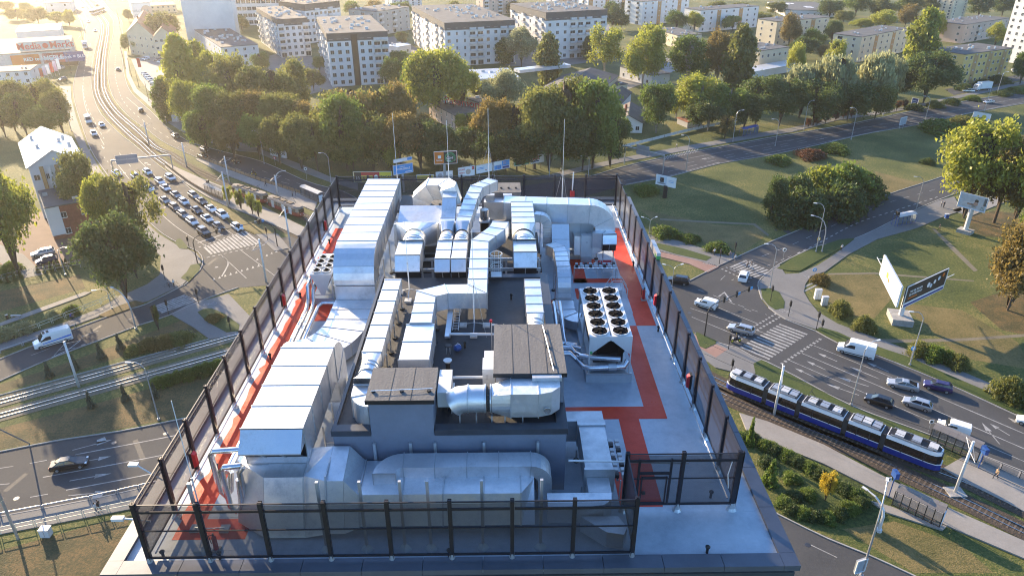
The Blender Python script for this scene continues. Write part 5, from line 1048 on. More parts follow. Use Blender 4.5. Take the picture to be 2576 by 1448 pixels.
def make_van(name, L, hw, H, hood_z, ws_x, rf_x, wf, wr, sideglass=True, s=1.0):
    t = thing(name, 'van', 'van'); mm = MB(); h2 = L / 2; fr = ws_x
    prof = [(h2, .62, .30, .86), (h2 - .08, .9, .28, .94), (h2 - .35, hood_z - .06, .26, .98), (fr, hood_z + .12, .26, 1), (rf_x, H - .08, .26, 1), (rf_x - .5, H, .26, 1), (-h2 + .12, H - .03, .26, 1), (-h2, H - .25, .32, .97)]
    rings = []
    for x, zt, zb, wfac in prof:
        w2 = hw * wfac; zm = zb + min(.75, (zt - zb) * .6); tw_ = .86 if zt > 1.5 else .9
        rings.append([Vector((x, y, z)) for y, z in ((-w2 * .95, zb), (-w2, zm), (-w2 * (.5 + tw_ * .5), zb + (zt - zb) * .82), (-w2 * tw_ * .93, zt), (w2 * tw_ * .93, zt), (w2 * (.5 + tw_ * .5), zb + (zt - zb) * .82), (w2, zm), (w2 * .95, zb))])
    loft(mm, rings); mm.build('body', 'car_paint', t, smooth='auto')
    z0, z1 = hood_z + .16, H - .22
    d = Vector((rf_x - fr, 0, (H - .08) - (hood_z + .12))); nrm = Vector((-d.z, 0, d.x)).normalized() * -1
    if nrm.x < 0: nrm = -nrm
    a = Vector((fr, 0, hood_z + .12)) + d * .06 + nrm * .02; b = Vector((fr, 0, hood_z + .12)) + d * .88 + nrm * .02; y0, y1 = Vector((0, hw * .82, 0)), Vector((0, hw * .76, 0))
    MB().hexa((a - y0 - nrm * .03, a + y0 - nrm * .03, b + y1 - nrm * .03, b - y1 - nrm * .03, a - y0, a + y0, b + y1, b - y1)).build('windscreen', 'glass_dark', t)
    for sd_ in (-1, 1):
        zc = hood_z + .22; zt = min(H - .3, zc + .62); x_0, x_1 = fr - .15, rf_x - .95; k = lambda x, z: (x, sd_ * (hw * (.985 - .055 * max(0, (z - 1.1)) / max(.3, H - 1.1)) + .012), z)
        MB().poly([k(x_0, zc), k(x_1, zc), k(x_1, zt), k(rf_x - .25, zt)][::sd_]).build('side_window', 'glass_dark', t)
        MB().box(fr - .35, sd_ * (hw + .13) - .11, zc + .05, fr - .2, sd_ * (hw + .13) + .11, zc + .35).build('mirror', 'black', t)
        MB().box(h2 - .34, sd_ * hw * .72 - .16, .82, h2 - .04, sd_ * hw * .72 + .16, 1.02).build('headlight', 'headlamp', t); MB().box(-h2 - .012, sd_ * hw * .86 - .07, .85, -h2 + .08, sd_ * hw * .86 + .07, 1.35).build('tail_light', 'tail_lamp', t)
        MB().box(-h2 + .3, sd_ * (hw - .004) - .012, .42, h2 - .5, sd_ * (hw - .004) + .012, .56).build('side_moulding', 'black', t)
    MB().box(h2 - .05, -hw * .8, .34, h2 + .03, hw * .8, .62).build('front_bumper', 'black', t); MB().box(-h2 - .06, -hw * .85, .34, -h2 + .05, hw * .85, .58).build('rear_bumper', 'black', t)
    add_wheels(t, wf, wr, hw - .10, 1.05); return t
VAN = make_van('van', 5.9, 1.0, 2.5, 1.15, 2.0, 1.15, 2.0, -1.75); SVAN = make_van('van', 4.2, .87, 1.82, 1.0, 1.15, .55, 1.3, -1.3)
# lorry
t = thing('lorry', 'lorry', 'lorry'); MB().box(-4.0, -1.2, .9, 1.9, 1.2, 3.5).build('cargo_box', 'car_paint', t); m = MB(); loft(m, [[Vector((x, y, z)) for y, z in ((-1.1, .5), (-1.1, zt), (1.1, zt), (1.1, .5))] for x, zt in ((3.6, 1.4), (3.55, 1.7), (3.2, 2.6), (2.0, 2.8))]); m.build('cab', 'car_paint', t)
MB().hexa(((3.62, -.95, 1.55), (3.62, .95, 1.55), (3.5, .95, 1.55), (3.5, -.95, 1.55), (3.27, -.9, 2.5), (3.27, .9, 2.5), (3.15, .9, 2.5), (3.15, -.9, 2.5))).build('windscreen', 'glass_dark', t); MB().box(-3.9, -.8, .55, 3.4, .8, .9).build('chassis', 'black', t); add_wheels(t, 2.7, -2.6, 1.0, 1.4); LORRY = t
PROTO = [SEDAN, HATCH, WAGON, COUPE, SUV, VAN, SVAN, LORRY]
def place(proto, rear, front, paint, label, group=None, zz=.02, mid=None):
    a, b = W(*rear), W(*front); d = b - a; c = mid or (a + b) / 2; c = Vector((c.x, c.y, zz))
    o = copy_tree(proto, c, math.atan2(d.y, d.x), None, label, None, {'car_paint': paint})
    if group: o['group'] = group
    return o
ORD = ['first', 'second', 'third', 'fourth', 'fifth', 'sixth', 'seventh', 'eighth', 'ninth']
CN = {'car_white': 'white', 'car_silver': 'silver', 'car_grey': 'dark grey', 'car_black': 'black', 'car_brown': 'brown', 'car_blue': 'dark blue', 'car_red': 'red', 'car_purple': 'purple'}
# queue at the lights: direction of the lanes
qa, qb = T(0, 1, 1650, 440), T(0, 1, 2250, 860)
def queue(lane, cars):
    for k, (x, y, pr, pc) in enumerate(cars):
        u, v = T(0, 1, x, y + 18); du = (qb[0] - qa[0]) / 40; dv = (qb[1] - qa[1]) / 40
        place(pr, (u - du, v - dv), (u + du, v + dv), pc, f'{CN[pc]} car queueing {ORD[k]} from the stop line in the {lane} lane', 'cars queueing at the lights')
queue('right', [(2390, 840, HATCH, 'car_white'), (2245, 720, SUV, 'car_white'), (2130, 655, SEDAN, 'car_white'), (2035, 580, SEDAN, 'car_brown'), (1955, 520, WAGON, 'car_grey'), (1720, 345, SUV, 'car_silver')])
queue('middle', [(2205, 835, HATCH, 'car_black'), (2090, 755, SEDAN, 'car_silver'), (1985, 670, SEDAN, 'car_black'), (1855, 585, HATCH, 'car_white'), (1775, 515, SEDAN, 'car_grey'), (1670, 445, SEDAN, 'car_silver'), (1615, 380, WAGON, 'car_silver'), (1490, 285, HATCH, 'car_white')])
queue('left', [(2055, 890, SUV, 'car_black'), (1940, 785, WAGON, 'car_silver'), (1850, 715, WAGON, 'car_grey'), (1765, 640, WAGON, 'car_brown'), (1665, 570, SEDAN, 'car_grey'), (1510, 450, SEDAN, 'car_white'), (1370, 330, HATCH, 'car_white'), (1180, 295, SEDAN, 'car_white')])
# cars on the main road
def on_line(u, v, dirv, pr, pc, label, g='cars driving on the main road'):
    place(pr, (u - dirv[0], v - dirv[1]), (u + dirv[0], v + dirv[1]), pc, label, g)
for x, y, pr, pc, lab in ((895, 1235, VAN, 'car_white', 'white van with dark front leading down the main road by the trees'), (1030, 1275, HATCH, 'car_silver', 'silver hatchback beside the van nearest the tram curve'), (950, 1365, SUV, 'car_silver', 'pale people carrier behind the gantry sign on the main road')): on_line(*T(0, 0, x, y), (3, 5), pr, pc, lab)
on_line(*T(0, 0, 862, 485), (-1, 5), LORRY, 'car_white', 'white box lorry coming down the far main road')
for x, y, dv, pc, lab in ((960, 320, (1, 5), 'car_silver', 'small silver car ahead of the box lorry in the glare'), (890, 228, (2, 4), 'car_white', 'small pale car far up the left carriageway'), (830, 75, (1, 4), 'car_white', 'tiny pale car nearest the top of the left carriageway')): on_line(*T(0, 0, x, y), dv, SEDAN, pc, lab)
for x, y, dv, pr, pc, lab in ((1420, 1125, (-3, -4), HATCH, 'car_black', 'dark hatchback driving away on the right carriageway curve'), (1190, 710, (0, -5), SEDAN, 'car_grey', 'grey car driving away below the old villa'), (1770, 1385, (-5, -4), SUV, 'car_grey', 'grey car passing the walking group on the pavement'), (2060, 70, (-6, -3), SUV, 'car_grey', 'olive grey car driving away beside the platform fence'), (2040, 135, (-6, -3), SEDAN, 'car_black', 'black car next to the platform fence end'), (2370, 190, (-6, -3), SEDAN, 'car_black', 'black saloon passing the right tram platform')):
    on_line(*(T(0, 0, x, y) if pc != 'zz' and lab.find('platform') < 0 else T(0, 1, x, y)), dv, pr, pc, lab)
for x, y, lab in ((1050, 122, 'third tiny dark car at the top of the right carriageway'), (1025, 78, 'second tiny dark car at the top of the right carriageway'), (980, 60, 'first tiny dark car at the top of the right carriageway')): on_line(*T(0, 0, x, y), (-1, -4), HATCH, 'car_grey', lab)
# right junction
def car2(i, j, r, f_, pr, pc, lab): place(pr, T(i, j, *r), T(i, j, *f_), pc, lab)
car2(2, 1, (2310, 1405), (2345, 1310), SUV, 'car_white', 'white car crossing the zebra towards the upper right road'); car2(2, 1, (1735, 1410), (1600, 1390), SUV, 'car_black', 'dark car half hidden behind the right fence posts')
car2(2, 2, (2060, 220), (1840, 160), SVAN, 'car_white', 'small white van in the middle of the right junction'); car2(2, 2, (2420, 475), (2180, 410), WAGON, 'car_silver', 'silver estate car waiting beside the motorcyclist')
car2(3, 2, (1055, 710), (700, 620), VAN, 'car_white', 'white panel van stopping at the right zebra'); car2(3, 2, (1505, 1035), (1195, 965), COUPE, 'car_silver', 'silver coupe behind the white panel van'); car2(3, 2, (1835, 1050), (1565, 985), HATCH, 'car_purple', 'dark purple hatchback beside the right grass verge'); car2(3, 2, (1250, 1210), (970, 1120), HATCH, 'car_black', 'black hatchback nearest the tram verge'); car2(3, 2, (1635, 1240), (1355, 1150), HATCH, 'car_silver', 'silver hatchback beside the black hatchback'); car2(3, 3, (2050, 60), (1660, -60), SVAN, 'car_white', 'white van passing behind the far tram shelter'); car2(3, 2, (2760, 1420), (2540, 1350), HATCH, 'car_white', 'white car cut off by the right picture edge')
car2(3, 0, (2265, 1035), (2170, 1045), SEDAN, 'car_silver', 'lone silver car on the upper road at the right'); car2(3, 0, (2210, 905), (2080, 915), LORRY, 'car_white', 'white box truck parked below the yellow flats'); car2(3, 0, (2070, 930), (1955, 925), WAGON, 'car_silver', 'silver car parked before the white box truck')
for k in range(3): car2(3, 0, (2500 + k * 45, 745 - k * 16), (2440 + k * 45, 700 - k * 16), HATCH, ('car_white', 'car_grey', 'car_silver')[k], ('white', 'grey', 'pale silver')[k] + ' car parked at the foot of the white tower block')
# left: ambulance-like van, saloon, yard cars
pv = place(VAN, T(0, 2, 735, 500), T(0, 2, 345, 615), 'car_white', 'white van with blue side stripe and roof hatches on the left road')
for sd_ in (-1, 1):
    MB().hexa(((-2.8, sd_ * 1.012, 1.05), (1.6, sd_ * 1.012, .85), (1.6, sd_ * 1.004, .85), (-2.8, sd_ * 1.004, 1.05), (-2.8, sd_ * 1.012, 1.35), (1.6, sd_ * 1.012, .98), (1.6, sd_ * 1.004, .98), (-2.8, sd_ * 1.004, 1.35))).build('side_stripe', 'police_blue', None).parent = pv
for x in (.4, 1.0): MB().box(x - .18, -.45, 2.46, x + .18, .45, 2.56).build('roof_bar', 'black', None).parent = pv
place(SEDAN, T(0, 3, 510, 385), T(0, 3, 905, 315), 'car_black', 'black saloon driving right on the near left road')
car2(0, 1, (540, 1100), (340, 1135), WAGON, 'car_silver', 'silver estate car in the yard under the bright tree'); car2(0, 1, (575, 1170), (370, 1215), HATCH, 'car_blue', 'dark blue car in the yard by the wire fence'); car2(0, 1, (1230, 790), (1150, 770), HATCH, 'car_white', 'white car glimpsed between the two dark trees')
# car park
def parked(x0, y0, x1, y1, n, cols, lab, grp):
    for k in range(n):
        t_ = (k + .5) / n; x, y = x0 + (x1 - x0) * t_, y0 + (y1 - y0) * t_; pc = cols[k % len(cols)]
        o = place([HATCH, SEDAN, WAGON][k % 3], (x / 4 - 6, y / 4 - 1.2), (x / 4 + 6, y / 4 + 1.2), pc, f'{CN[pc]} car {ORD[k]} from the top in the {lab}', grp)
parked(1450, 750, 1600, 905, 8, ['car_white', 'car_silver', 'car_white', 'car_white', 'car_grey', 'car_silver', 'car_white', 'car_silver'], 'upper parked row by the road', 'cars in the roadside car park'); parked(1690, 950, 1800, 1095, 6, ['car_silver', 'car_white', 'car_grey', 'car_silver', 'car_white', 'car_silver'], 'lower parked row by the road', 'cars in the roadside car park')
for x, y, pr, pc, lab in ((1575, 572, HATCH, 'car_silver', 'silver car highest in the open car park'), (1590, 612, WAGON, 'car_grey', 'grey car just below the highest parked car'), (1620, 632, HATCH, 'car_white', 'white car at the lower edge of the three parked cars'), (1470, 606, SVAN, 'car_white', 'white van parked by the red flag'), (1800, 745, SUV, 'car_grey', 'dark car parked against the poplar edge'), (1825, 805, HATCH, 'car_white', 'white car half under the poplars'), (1670, 1172, WAGON, 'car_black', 'black car parked beside the grey utility box'), (1785, 512, WAGON, 'car_silver', 'silver car parked at the white block corner'), (610, 700, SUV, 'car_silver', 'silver car at the shop entrance flags'), (635, 808, HATCH, 'car_grey', 'dark car leaving the shop drive')):
    place(pr, (x / 4 + 6, y / 4 - 1.5), (x / 4 - 6, y / 4 + 1.5), pc, lab)
for p in PROTO:
    for ch in list(p.children_recursive): bpy.data.objects.remove(ch)
    bpy.data.objects.remove(p)

# ------------------------------------------------------------------ trams
mat('tram_white', (.72, .73, .74), .3, coat=.3); mat('tram_blue', (.012, .03, .22), .3, coat=.3); mat('tram_black', (.008, .008, .01), .1, spec=.8); mat('tram_red', (.26, .028, .022), .4); mat('tram_cream', (.36, .28, .21), .4); mat('roof_old', (.17, .15, .14), .8); mat('bellows', (.035, .034, .034), .9)
p0, p1 = W(1826, 972), W(2368, 1186); d = (p1 - p0).normalized(); LT = 30.2; ang = math.atan2(d.y, d.x)
t = thing('tram', 'long low tram in white, black and blue on the right tracks', 'tram', (0, 0, 0)); t.location = (0, 0, 0)
hw = 1.2; secs = [(-15.1, -9.2), (-8.5, -4.2), (-3.5, 2.4), (3.1, 7.4), (8.1, 15.1)]
def tprof(x0, x1, za, zb_, ya, yb, nose0=False, nose1=False, in_=0.):
    """side shell from height za to zb, half width ya to yb, with rounded noses"""
    def ring(z, y):
        pts = []
        if nose1: pts += [(x1 - 1.5, -y), (x1 - .5 - in_, -y * .86), (x1 - in_, -y * .45), (x1 - in_, y * .45), (x1 - .5 - in_, y * .86), (x1 - 1.5, y)]
        else: pts += [(x1, -y), (x1, y)]
        if nose0: pts += [(x0 + 1.5, y), (x0 + .5 + in_, y * .86), (x0 + in_, y * .45), (x0 + in_, -y * .45), (x0 + .5 + in_, -y * .86), (x0 + 1.5, -y)]
        else: pts += [(x0, y), (x0, -y)]
        return [Vector((a, b, z)) for a, b in pts]
    mm = MB(); loft(mm, [ring(za, ya), ring(zb_, yb)]); return mm
for k, (x0, x1) in enumerate(secs):
    n0, n1 = k == 0, k == 4
    tprof(x0, x1, .3, 1.18, hw * .97, hw, n0, n1).build('blue_skirt', 'tram_blue', t)
    tprof(x0, x1, 1.18, 1.29, hw, hw, n0, n1).build('white_stripe', 'tram_white', t)
    b = tprof(x0, x1, 1.29, 2.55, hw - .01, hw * .97, n0, n1, .12).build('window_band', 'tram_black', t)
    tprof(x0, x1, 2.55, 3.05, hw, hw * .88, n0, n1, .3).build('roof_edge', 'tram_white', t)
    tprof(x0 + .1, x1 - .1, 3.05, 3.1, hw * .80, hw * .80, n0, n1, .4).build('roof_well', 'dark_grille', t)
    for s in (-1, 1): MB().bar((x0 + .4 + n0, s * .98, 3.2), (x1 - .4 - n1, s * .98, 3.2), .06, .2).build('roof_rail', 'steel_pole', t)
    for q in range(3):
        xx = x0 + (x1 - x0) * (q + .6) / 3.4 + .2; MB().box(xx - .6, -.7, 3.1, xx + .5, .7, 3.35 + .08 * (q % 2)).build('roof_unit', 'steel_pole' if (k + q) % 2 else 'grey_cabinet', t)
    if k < 4: MB().box(x1 + .01, -hw * .93, .5, secs[k + 1][0] - .01, hw * .93, 2.95).build('bellows', 'bellows', t)
    for s in (-1, 1):
        for q in range(2):
            xx = x0 + (x1 - x0) * (.3 + .4 * q); MB().box(xx - .06, s * (hw + .002) - .012, 1.2, xx + .06, s * (hw + .002) + .012, 2.5).build('door_post', 'dark_grille', b)
for xx, s in ((-14.6, -1), (14.6, 1)): MB().box(xx - .28, -.62, 1.3, xx + .28, .62, 2.5).build('windscreen', 'glass_dark', t)
m = MB(); m.tube([(-3.0, 0, 3.15), (-2.0, 0, 3.9), (-2.8, 0, 4.7)], .04, 6); m.bar((-2.8, -.8, 4.72), (-2.8, .8, 4.72), .06); m.build('pantograph', 'black', t)
t.location = ((p0 + p1) / 2).to_tuple(); t.location.z = .16; t.rotation_euler = (0, 0, ang)
for k in (1, 3): put_text('Modertrans', .3, 'tram_white', frame((secs[k][0] + 2.2, -hw - .01, 1.75), (1, 0, 0), (0, 0, 1)), t, 'lettering') if False else None
# old two-car tram
def old_car(label, a, b, lead):
    a, b = W(*a), W(*b); dd = b - a; t = thing('old_tram_car', label, 'tram', (0, 0, 0), 'two coupled old tram cars')
    L2 = 6.6; hw = 1.15
    tprof(-L2, L2, .4, 1.42, hw, hw, True, True).build('red_side', 'tram_red', t); tprof(-L2, L2, 1.42, 2.4, hw, hw, True, True, .05).build('upper_side', 'tram_cream', t); tprof(-L2, L2, 2.4, 2.75, hw, hw * .72, True, True, .15).build('roof', 'roof_old', t)
    for s in (-1, 1):
        for q in range(8):
            xx = -5.2 + q * 1.45
            if q in (1, 4, 6): MB().box(xx - .6, s * hw - .02, .5, xx + .6, s * hw + .02, 2.3).build('door', 'white_metal', t)
            else: MB().box(xx - .6, s * hw - .02, 1.35, xx + .6, s * hw + .02, 2.2).build('window', 'glass_dark', t)
    for s in (-1, 1): MB().box(s * (L2 - .04) - .06, -.75, 1.35, s * (L2 - .04) + .06, .75, 2.25).build('windscreen', 'glass_dark', t); MB().box(s * L2 - .03, -.5, .85, s * L2 + .03, -.3, 1.0).build('headlight', 'headlamp', t); MB().box(s * L2 - .03, .3, .85, s * L2 + .03, .5, 1.0).build('headlight', 'headlamp', t)
    for xx in (-3.4, -.6, 2.2): MB().box(xx - .9, -.55, 2.76, xx + .9, .55, 2.95).build('roof_unit', 'timber', t)
    m = MB(); m.tube([(3.9, 0, 2.8), (4.7, 0, 3.5), (3.9, 0, 4.3)], .035, 6); m.bar((3.9, -.7, 4.3), (3.9, .7, 4.3), .05); m.build('pantograph', 'black', t)
    t.location = ((a + b) / 2).to_tuple(); t.location.z = .16; t.rotation_euler = (0, 0, math.atan2(dd.y, dd.x))
old_car('leading red and cream old tram car at the left stop', T(1, 1, 130, 615), T(1, 1, 490, 755), True); old_car('trailing red and cream old tram car behind the shelter', T(0, 1, 2370, 505), T(1, 1, 105, 605), False)
on = W(*T(0, 0, 985, 130)); t = thing('far_tram', 'tiny pale tram far up the main road in the glare', 'tram', (on.x, on.y, .1)); MB().box(on.x - 1.2, on.y - 12, .5, on.x + 1.2, on.y + 12, 3.2).build('body', 'tram_white', t); MB().box(on.x - 1.25, on.y - 12.05, 1.4, on.x + 1.25, on.y + 11.9, 2.5).build('window_band', 'glass_dark', t); t.rotation_euler = (0, 0, .12)
# ================================================================== BUILDINGS
mat('plaster_white', (.62, .61, .59), .85, 0, .08, .15); mat('plaster_cream', (.56, .48, .34), .85, 0, .08, .15); mat('plaster_yellow', (.55, .38, .13), .85, 0, .08, .15); mat('plaster_grey', (.36, .35, .33), .85, 0, .1, .15); mat('plaster_pink', (.50, .38, .31), .85, 0, .08, .15)
mat('clad_dark', (.05, .05, .054), .6, 0, .2, .6); mat('roof_grey', (.075, .075, .08), .85, 0, .25, .25); mat('roof_sheet', (.58, .59, .60), .35, .4, .1, .4); mat('roof_tile', (.24, .09, .05), .8, 0, .25, .5); mat('roof_brown', (.115, .095, .08), .85, 0, .25, .4)
layered('brick', [(.35, (.16, .05, .03)), (.5, (.22, .07, .045)), (.65, (.27, .10, .065))], 1.5, 6, .5); mat('ochre_panel', (.42, .24, .10), .8); mat('win_frame', (.62, .62, .60), .5)
mat('sign_red', (.5, .03, .03), .5); mat('sign_blue', (.03, .06, .22), .5); mat('sign_white', (.74, .74, .74), .5); mat('sign_orange', (.62, .16, .02), .5); mat('sign_lightblue', (.04, .28, .62), .5); mat('sign_yellow', (.72, .55, .05), .5); mat('sign_black', (.02, .02, .022), .5); mat('sign_green', (.05, .28, .12), .5); mat('skin', (.45, .27, .19), .6); mat('sign_grey', (.28, .30, .33), .6); mat('sign_pale', (.50, .58, .66), .5)
WINC = {}
def win_mesh(w_, h_):
    k = (round(w_, 2), round(h_, 2))
    if k not in WINC:
        m = MB(); f_ = .07
        for q in ((-w_ / 2, 0, w_ / 2, f_), (-w_ / 2, h_ - f_, w_ / 2, h_), (-w_ / 2, f_, -w_ / 2 + f_, h_ - f_), (w_ / 2 - f_, f_, w_ / 2, h_ - f_), (-.03, f_, .03, h_ - f_)): m.box(q[0], -.05, q[1], q[2], .02, q[3], 0)
        m.box(-w_ / 2 - .06, -.12, -.06, w_ / 2 + .06, .02, -.002, 0); m.quad((-w_ / 2, -.012, 0), (w_ / 2, -.012, 0), (w_ / 2, -.012, h_), (-w_ / 2, -.012, h_), 1)
        WINC[k] = m.mesh('window', ['win_frame', 'glass_dark'])
    return WINC[k]
BALC = {}
def balc_mesh(w_):
    k = round(w_, 1)
    if k not in BALC:
        m = MB(); m.box(-w_ / 2, -1.3, -.12, w_ / 2, 0, .02, 0); m.box(-w_ / 2, -1.3, .1, w_ / 2, -1.26, 1.0, 1); m.box(-w_ / 2, -1.25, .1, -w_ / 2 + .04, 0, 1.0, 1); m.box(w_ / 2 - .04, -1.25, .1, w_ / 2, 0, 1.0, 1); m.bar((-w_ / 2, -1.28, 1.03), (w_ / 2, -1.28, 1.03), .06, .06, 0)
        BALC[k] = m.mesh('balcony', ['plaster_white', 'grey_cabinet'])
    return BALC[k]
def facade(t, A, B, h, floors, pat, z0=.9, wsz=(1.3, 1.4), top_pat=None, loc=None):
    """A->B with outside on the right hand; pat: one letter per bay"""
    loc = loc or wloc(t); d = B - A; L = d.length; d = d / L; rz = math.atan2(d.y, d.x); fh = h / floors; n = len(pat)
    for i, ch in enumerate(pat):
        c = A + d * (L * (i + .5) / n); bay = L / n
        if ch == '.': continue
        if ch in 'so':
            nrm = Vector((d.y, -d.x, 0)); e = d * min(bay * .42, 1.6)
            MB().hexa((c - e, c + e, c + e + nrm * .08, c - e + nrm * .08, c - e + Vector((0, 0, h * .97)), c + e + Vector((0, 0, h * .97)), c + e + nrm * .08 + Vector((0, 0, h * .97)), c - e + nrm * .08 + Vector((0, 0, h * .97)))).build('stair_strip', 'glass_dark' if ch == 's' else 'ochre_panel', t)
            if ch == 'o':
                for fl in range(floors): inst('window', win_mesh(.7, .5), t, c + nrm * .09 + Vector((0, 0, fl * fh + fh * .75)) - loc, rz)
            continue
        for fl in range(floors):
            q = c + Vector((0, 0, fl * fh + z0)) - loc
            w1, h1 = wsz
            if ch == 'm': w1 = w1 * .6
            if ch == 'f': w1, h1 = bay * .86, fh * .55
            if ch == 'b':
                inst('window', win_mesh(min(2.8, bay * .85), 2.2), t, c + Vector((0, 0, fl * fh + .12)) - loc, rz)  # balcony window widened, its dark glass stands in for the shaded recess
                if fl: inst('balcony', balc_mesh(min(3.2, bay * .95)), t, c + Vector((0, 0, fl * fh + .02)) - loc, rz)
            else: inst('window', win_mesh(min(w1, bay * .9), h1), t, q, rz)
BOXES = []
def bld(name, label, base, top, left, right, wall, floors, pl, pr, roof='roof_grey', cat='building', vents=6, attic=None, h=None, over=.2, wsz=(1.3, 1.4), side=None, fixed=None):
    P = W(*base); hh = h or Yp(*top, P.y).z; Lw = W(*left, hh); Rw = W(*right, hh); P = W(*top, hh); P.z = 0
    e1 = Lw - P; e2 = Rw - P; e1.z = e2.z = 0
    if e2.length >= e1.length: u = e2.normalized(); n = Vector((-u.y, u.x, 0)); e1 = n * max(e1.dot(n), 6)
    else: u = e1.normalized(); n = Vector((u.y, -u.x, 0)); e2 = n * max(e2.dot(n), 6)
    if fixed:
        P = W(*base); an, l2, l1 = fixed; e2 = Vector((math.cos(R(an)), math.sin(R(an)), 0)) * l2; e1 = Vector((-math.sin(R(an)), math.cos(R(an)), 0)) * l1
    Q = [P, P + e2, P + e2 + e1, P + e1]
    t = thing(name, label, cat, P.to_tuple()); MB().prism(Q, 0, hh - .05).build('wall', wall, t)
    c = (Q[0] + Q[2]) / 2; Qo = [c + (q - c) * (1 + over / max((q - c).length, 1) * 1.4) for q in Q]
    rf = MB().prism(Qo, hh - .05, hh + .22).build('roof', roof, t)
    Qi = [c + (q - c) * (1 - .35 / max((q - c).length, 1) * 1.4) for q in Q]; rr = random.Random(label)
    for k in range(vents):
        a, b = rr.uniform(.08, .92), rr.uniform(.12, .88); p = P + e2 * a + e1 * b; s = rr.uniform(.4, .9); z = hh + .22
        th = math.atan2(e2.y, e2.x); ca, sa = math.cos(th) * s, math.sin(th) * s; ww = rr.uniform(.4, .8)
        MB().prism([(p.x - ca - sa * ww * .5, p.y - sa + ca * ww * .5), (p.x + ca - sa * ww * .5, p.y + sa + ca * ww * .5), (p.x + ca + sa * ww * .5, p.y + sa - ca * ww * .5), (p.x - ca + sa * ww * .5, p.y - sa - ca * ww * .5)], z, z + rr.uniform(.5, 1.1)).build('roof_vent', rr.choice(['plaster_white', 'concrete_light', 'roof_sheet']), rf)
    hw_ = hh
    if attic:
        fh = hh / floors
        for a, b in ((Q[0], Q[1]), (Q[3], Q[0])):
            d = (b - a).normalized(); nr = Vector((d.y, -d.x, 0)) * .06; lo, hi = Vector((0, 0, hh - fh)), Vector((0, 0, hh - .06))
            MB().hexa((a + lo, b + lo, b + lo + nr, a + lo + nr, a + hi, b + hi, b + hi + nr, a + hi + nr)).build('attic_cladding', attic, t)
    facade(t, Q[0] , Q[1], hh, floors, pr, wsz=wsz)
    facade(t, Q[3], Q[0], hh, floors, pl, wsz=wsz)
    if side: facade(t, Q[1], Q[2], hh, floors, side, wsz=wsz)
    bld.last = t, Q, hh
    return t, Q, hh
# the new white flats
bld('apartment_block', 'white flats with dark attic and tall glazed stair nearest the left trees', (819, 219), (821, 86), (797, 44), (971, 76), 'plaster_white', 7, 'bbwbb', 'wwwswwbb', wsz=(1.6, 1.7), vents=26, attic='clad_dark')
bld('apartment_block', 'white flats with dark attic behind the bright green tree', (1119, 168), (1118, 59), (1036, 16), (1279, 45), 'plaster_white', 6, 'bbwbwbb', 'wmmbbwwbb', wsz=(1.6, 1.7), vents=36, attic='clad_dark')
bld('apartment_block', 'cream lit flats with balconies left of the glazed stair block', (696, 146), (696, 50), (644, 20), (776, 47), 'plaster_white', 6, 'bbwbbbb', 'bwwwb', wsz=(1.6, 1.7), vents=24, attic='clad_dark')
bld('apartment_block', 'white flats behind, with dark attic, right of the tall tower', (770, 110), (765, 12), (700, 4), (870, 5), 'plaster_white', 6, 'wbw', 'wwbwwbww', wsz=(1.6, 1.7), vents=18, attic='clad_dark')
bld('apartment_block', 'white flats with wide balconies left of the leafy street trees', (1372, 152), (1374, 33), (1284, 10), (1515, 22), 'plaster_white', 6, 'bwbwbb', 'wwwbbbwb', wsz=(1.6, 1.7), vents=36, attic='clad_dark')
bld('unfinished_block', 'unfinished grey block with open storeys between white flats', (950, 90), (948, 30), (919, 18), (1029, 18), 'plaster_grey', 4, 'wbw', 'bwbww', vents=12)
bld('office_block', 'white low block with many roof vents beside the poplars', (557, 172), (555, 120), (475, 66), (650, 113), 'plaster_white', 3, 'wwwwwwww', 'wmwm', vents=30)
bld('tower_block', 'tall banded white tower block at the top left', (477, 122), (466, 0), (444, -12), (540, -4), 'plaster_white', 18, 'wwwww', '........', h=52, vents=2, fixed=(12, 26, 16))
t, Q, hh = bld('slab_block', 'long white slab with rows of small windows behind the tower', (540, 66), (534, -30), (520, -34), (690, -38), 'plaster_white', 9, 'w', 'f' * 22, h=38, vents=0, fixed=(8, 70, 14))
# left town edge
t, Q, hh = bld('shop_hall', 'wide flat shop hall with red and blue signboards at the left', (176, 165), (176, 126), (-60, 142), (181, 90), 'concrete_light', 1, '..........', '....', roof='roof_brown', vents=5)
A, B = Q[3], Q[0]; d = (B - A).normalized(); nr = Vector((d.y, -d.x, 0)); loc = wloc(t); LL = (B - A).length
def board(parent, c, d, nr, w_, h_, m, txt=None, tm='sign_white', size=1., name='signboard', thick=.15, z=None):
    up = Vector((0, 0, 1)); e = d * w_ / 2
    o = MB().hexa((c - e, c + e, c + e + nr * thick, c - e + nr * thick, c - e + up * h_, c + e + up * h_, c + e + nr * thick + up * h_, c - e + nr * thick + up * h_)).build(name, m, parent)
    if txt: put_text(txt, size, tm, frame(c + nr * (thick + .03) + up * h_ / 2 - wloc(parent), d, up), parent, 'lettering', True)
    return o
def along(f_, z): return A + d * (LL * f_) + nr * .05 + Vector((0, 0, z))
hz = hh - 5.4
for f0, wd, m_, tx, sz in ((.925, 16.5, 'sign_blue', 'salon łazienek ≡ BLU', 2.1), (.80, 9, 'sign_red', 'MEBLE', 3.0), (.725, 6, 'sign_white', None, 1), (.63, 12, 'sign_red', 'RED technika', 2.2), (.5, 12, 'sign_orange', None, 1)): board(t, along(f0, hz), d, nr, wd, 4.6, m_, tx, 'sign_white', sz)
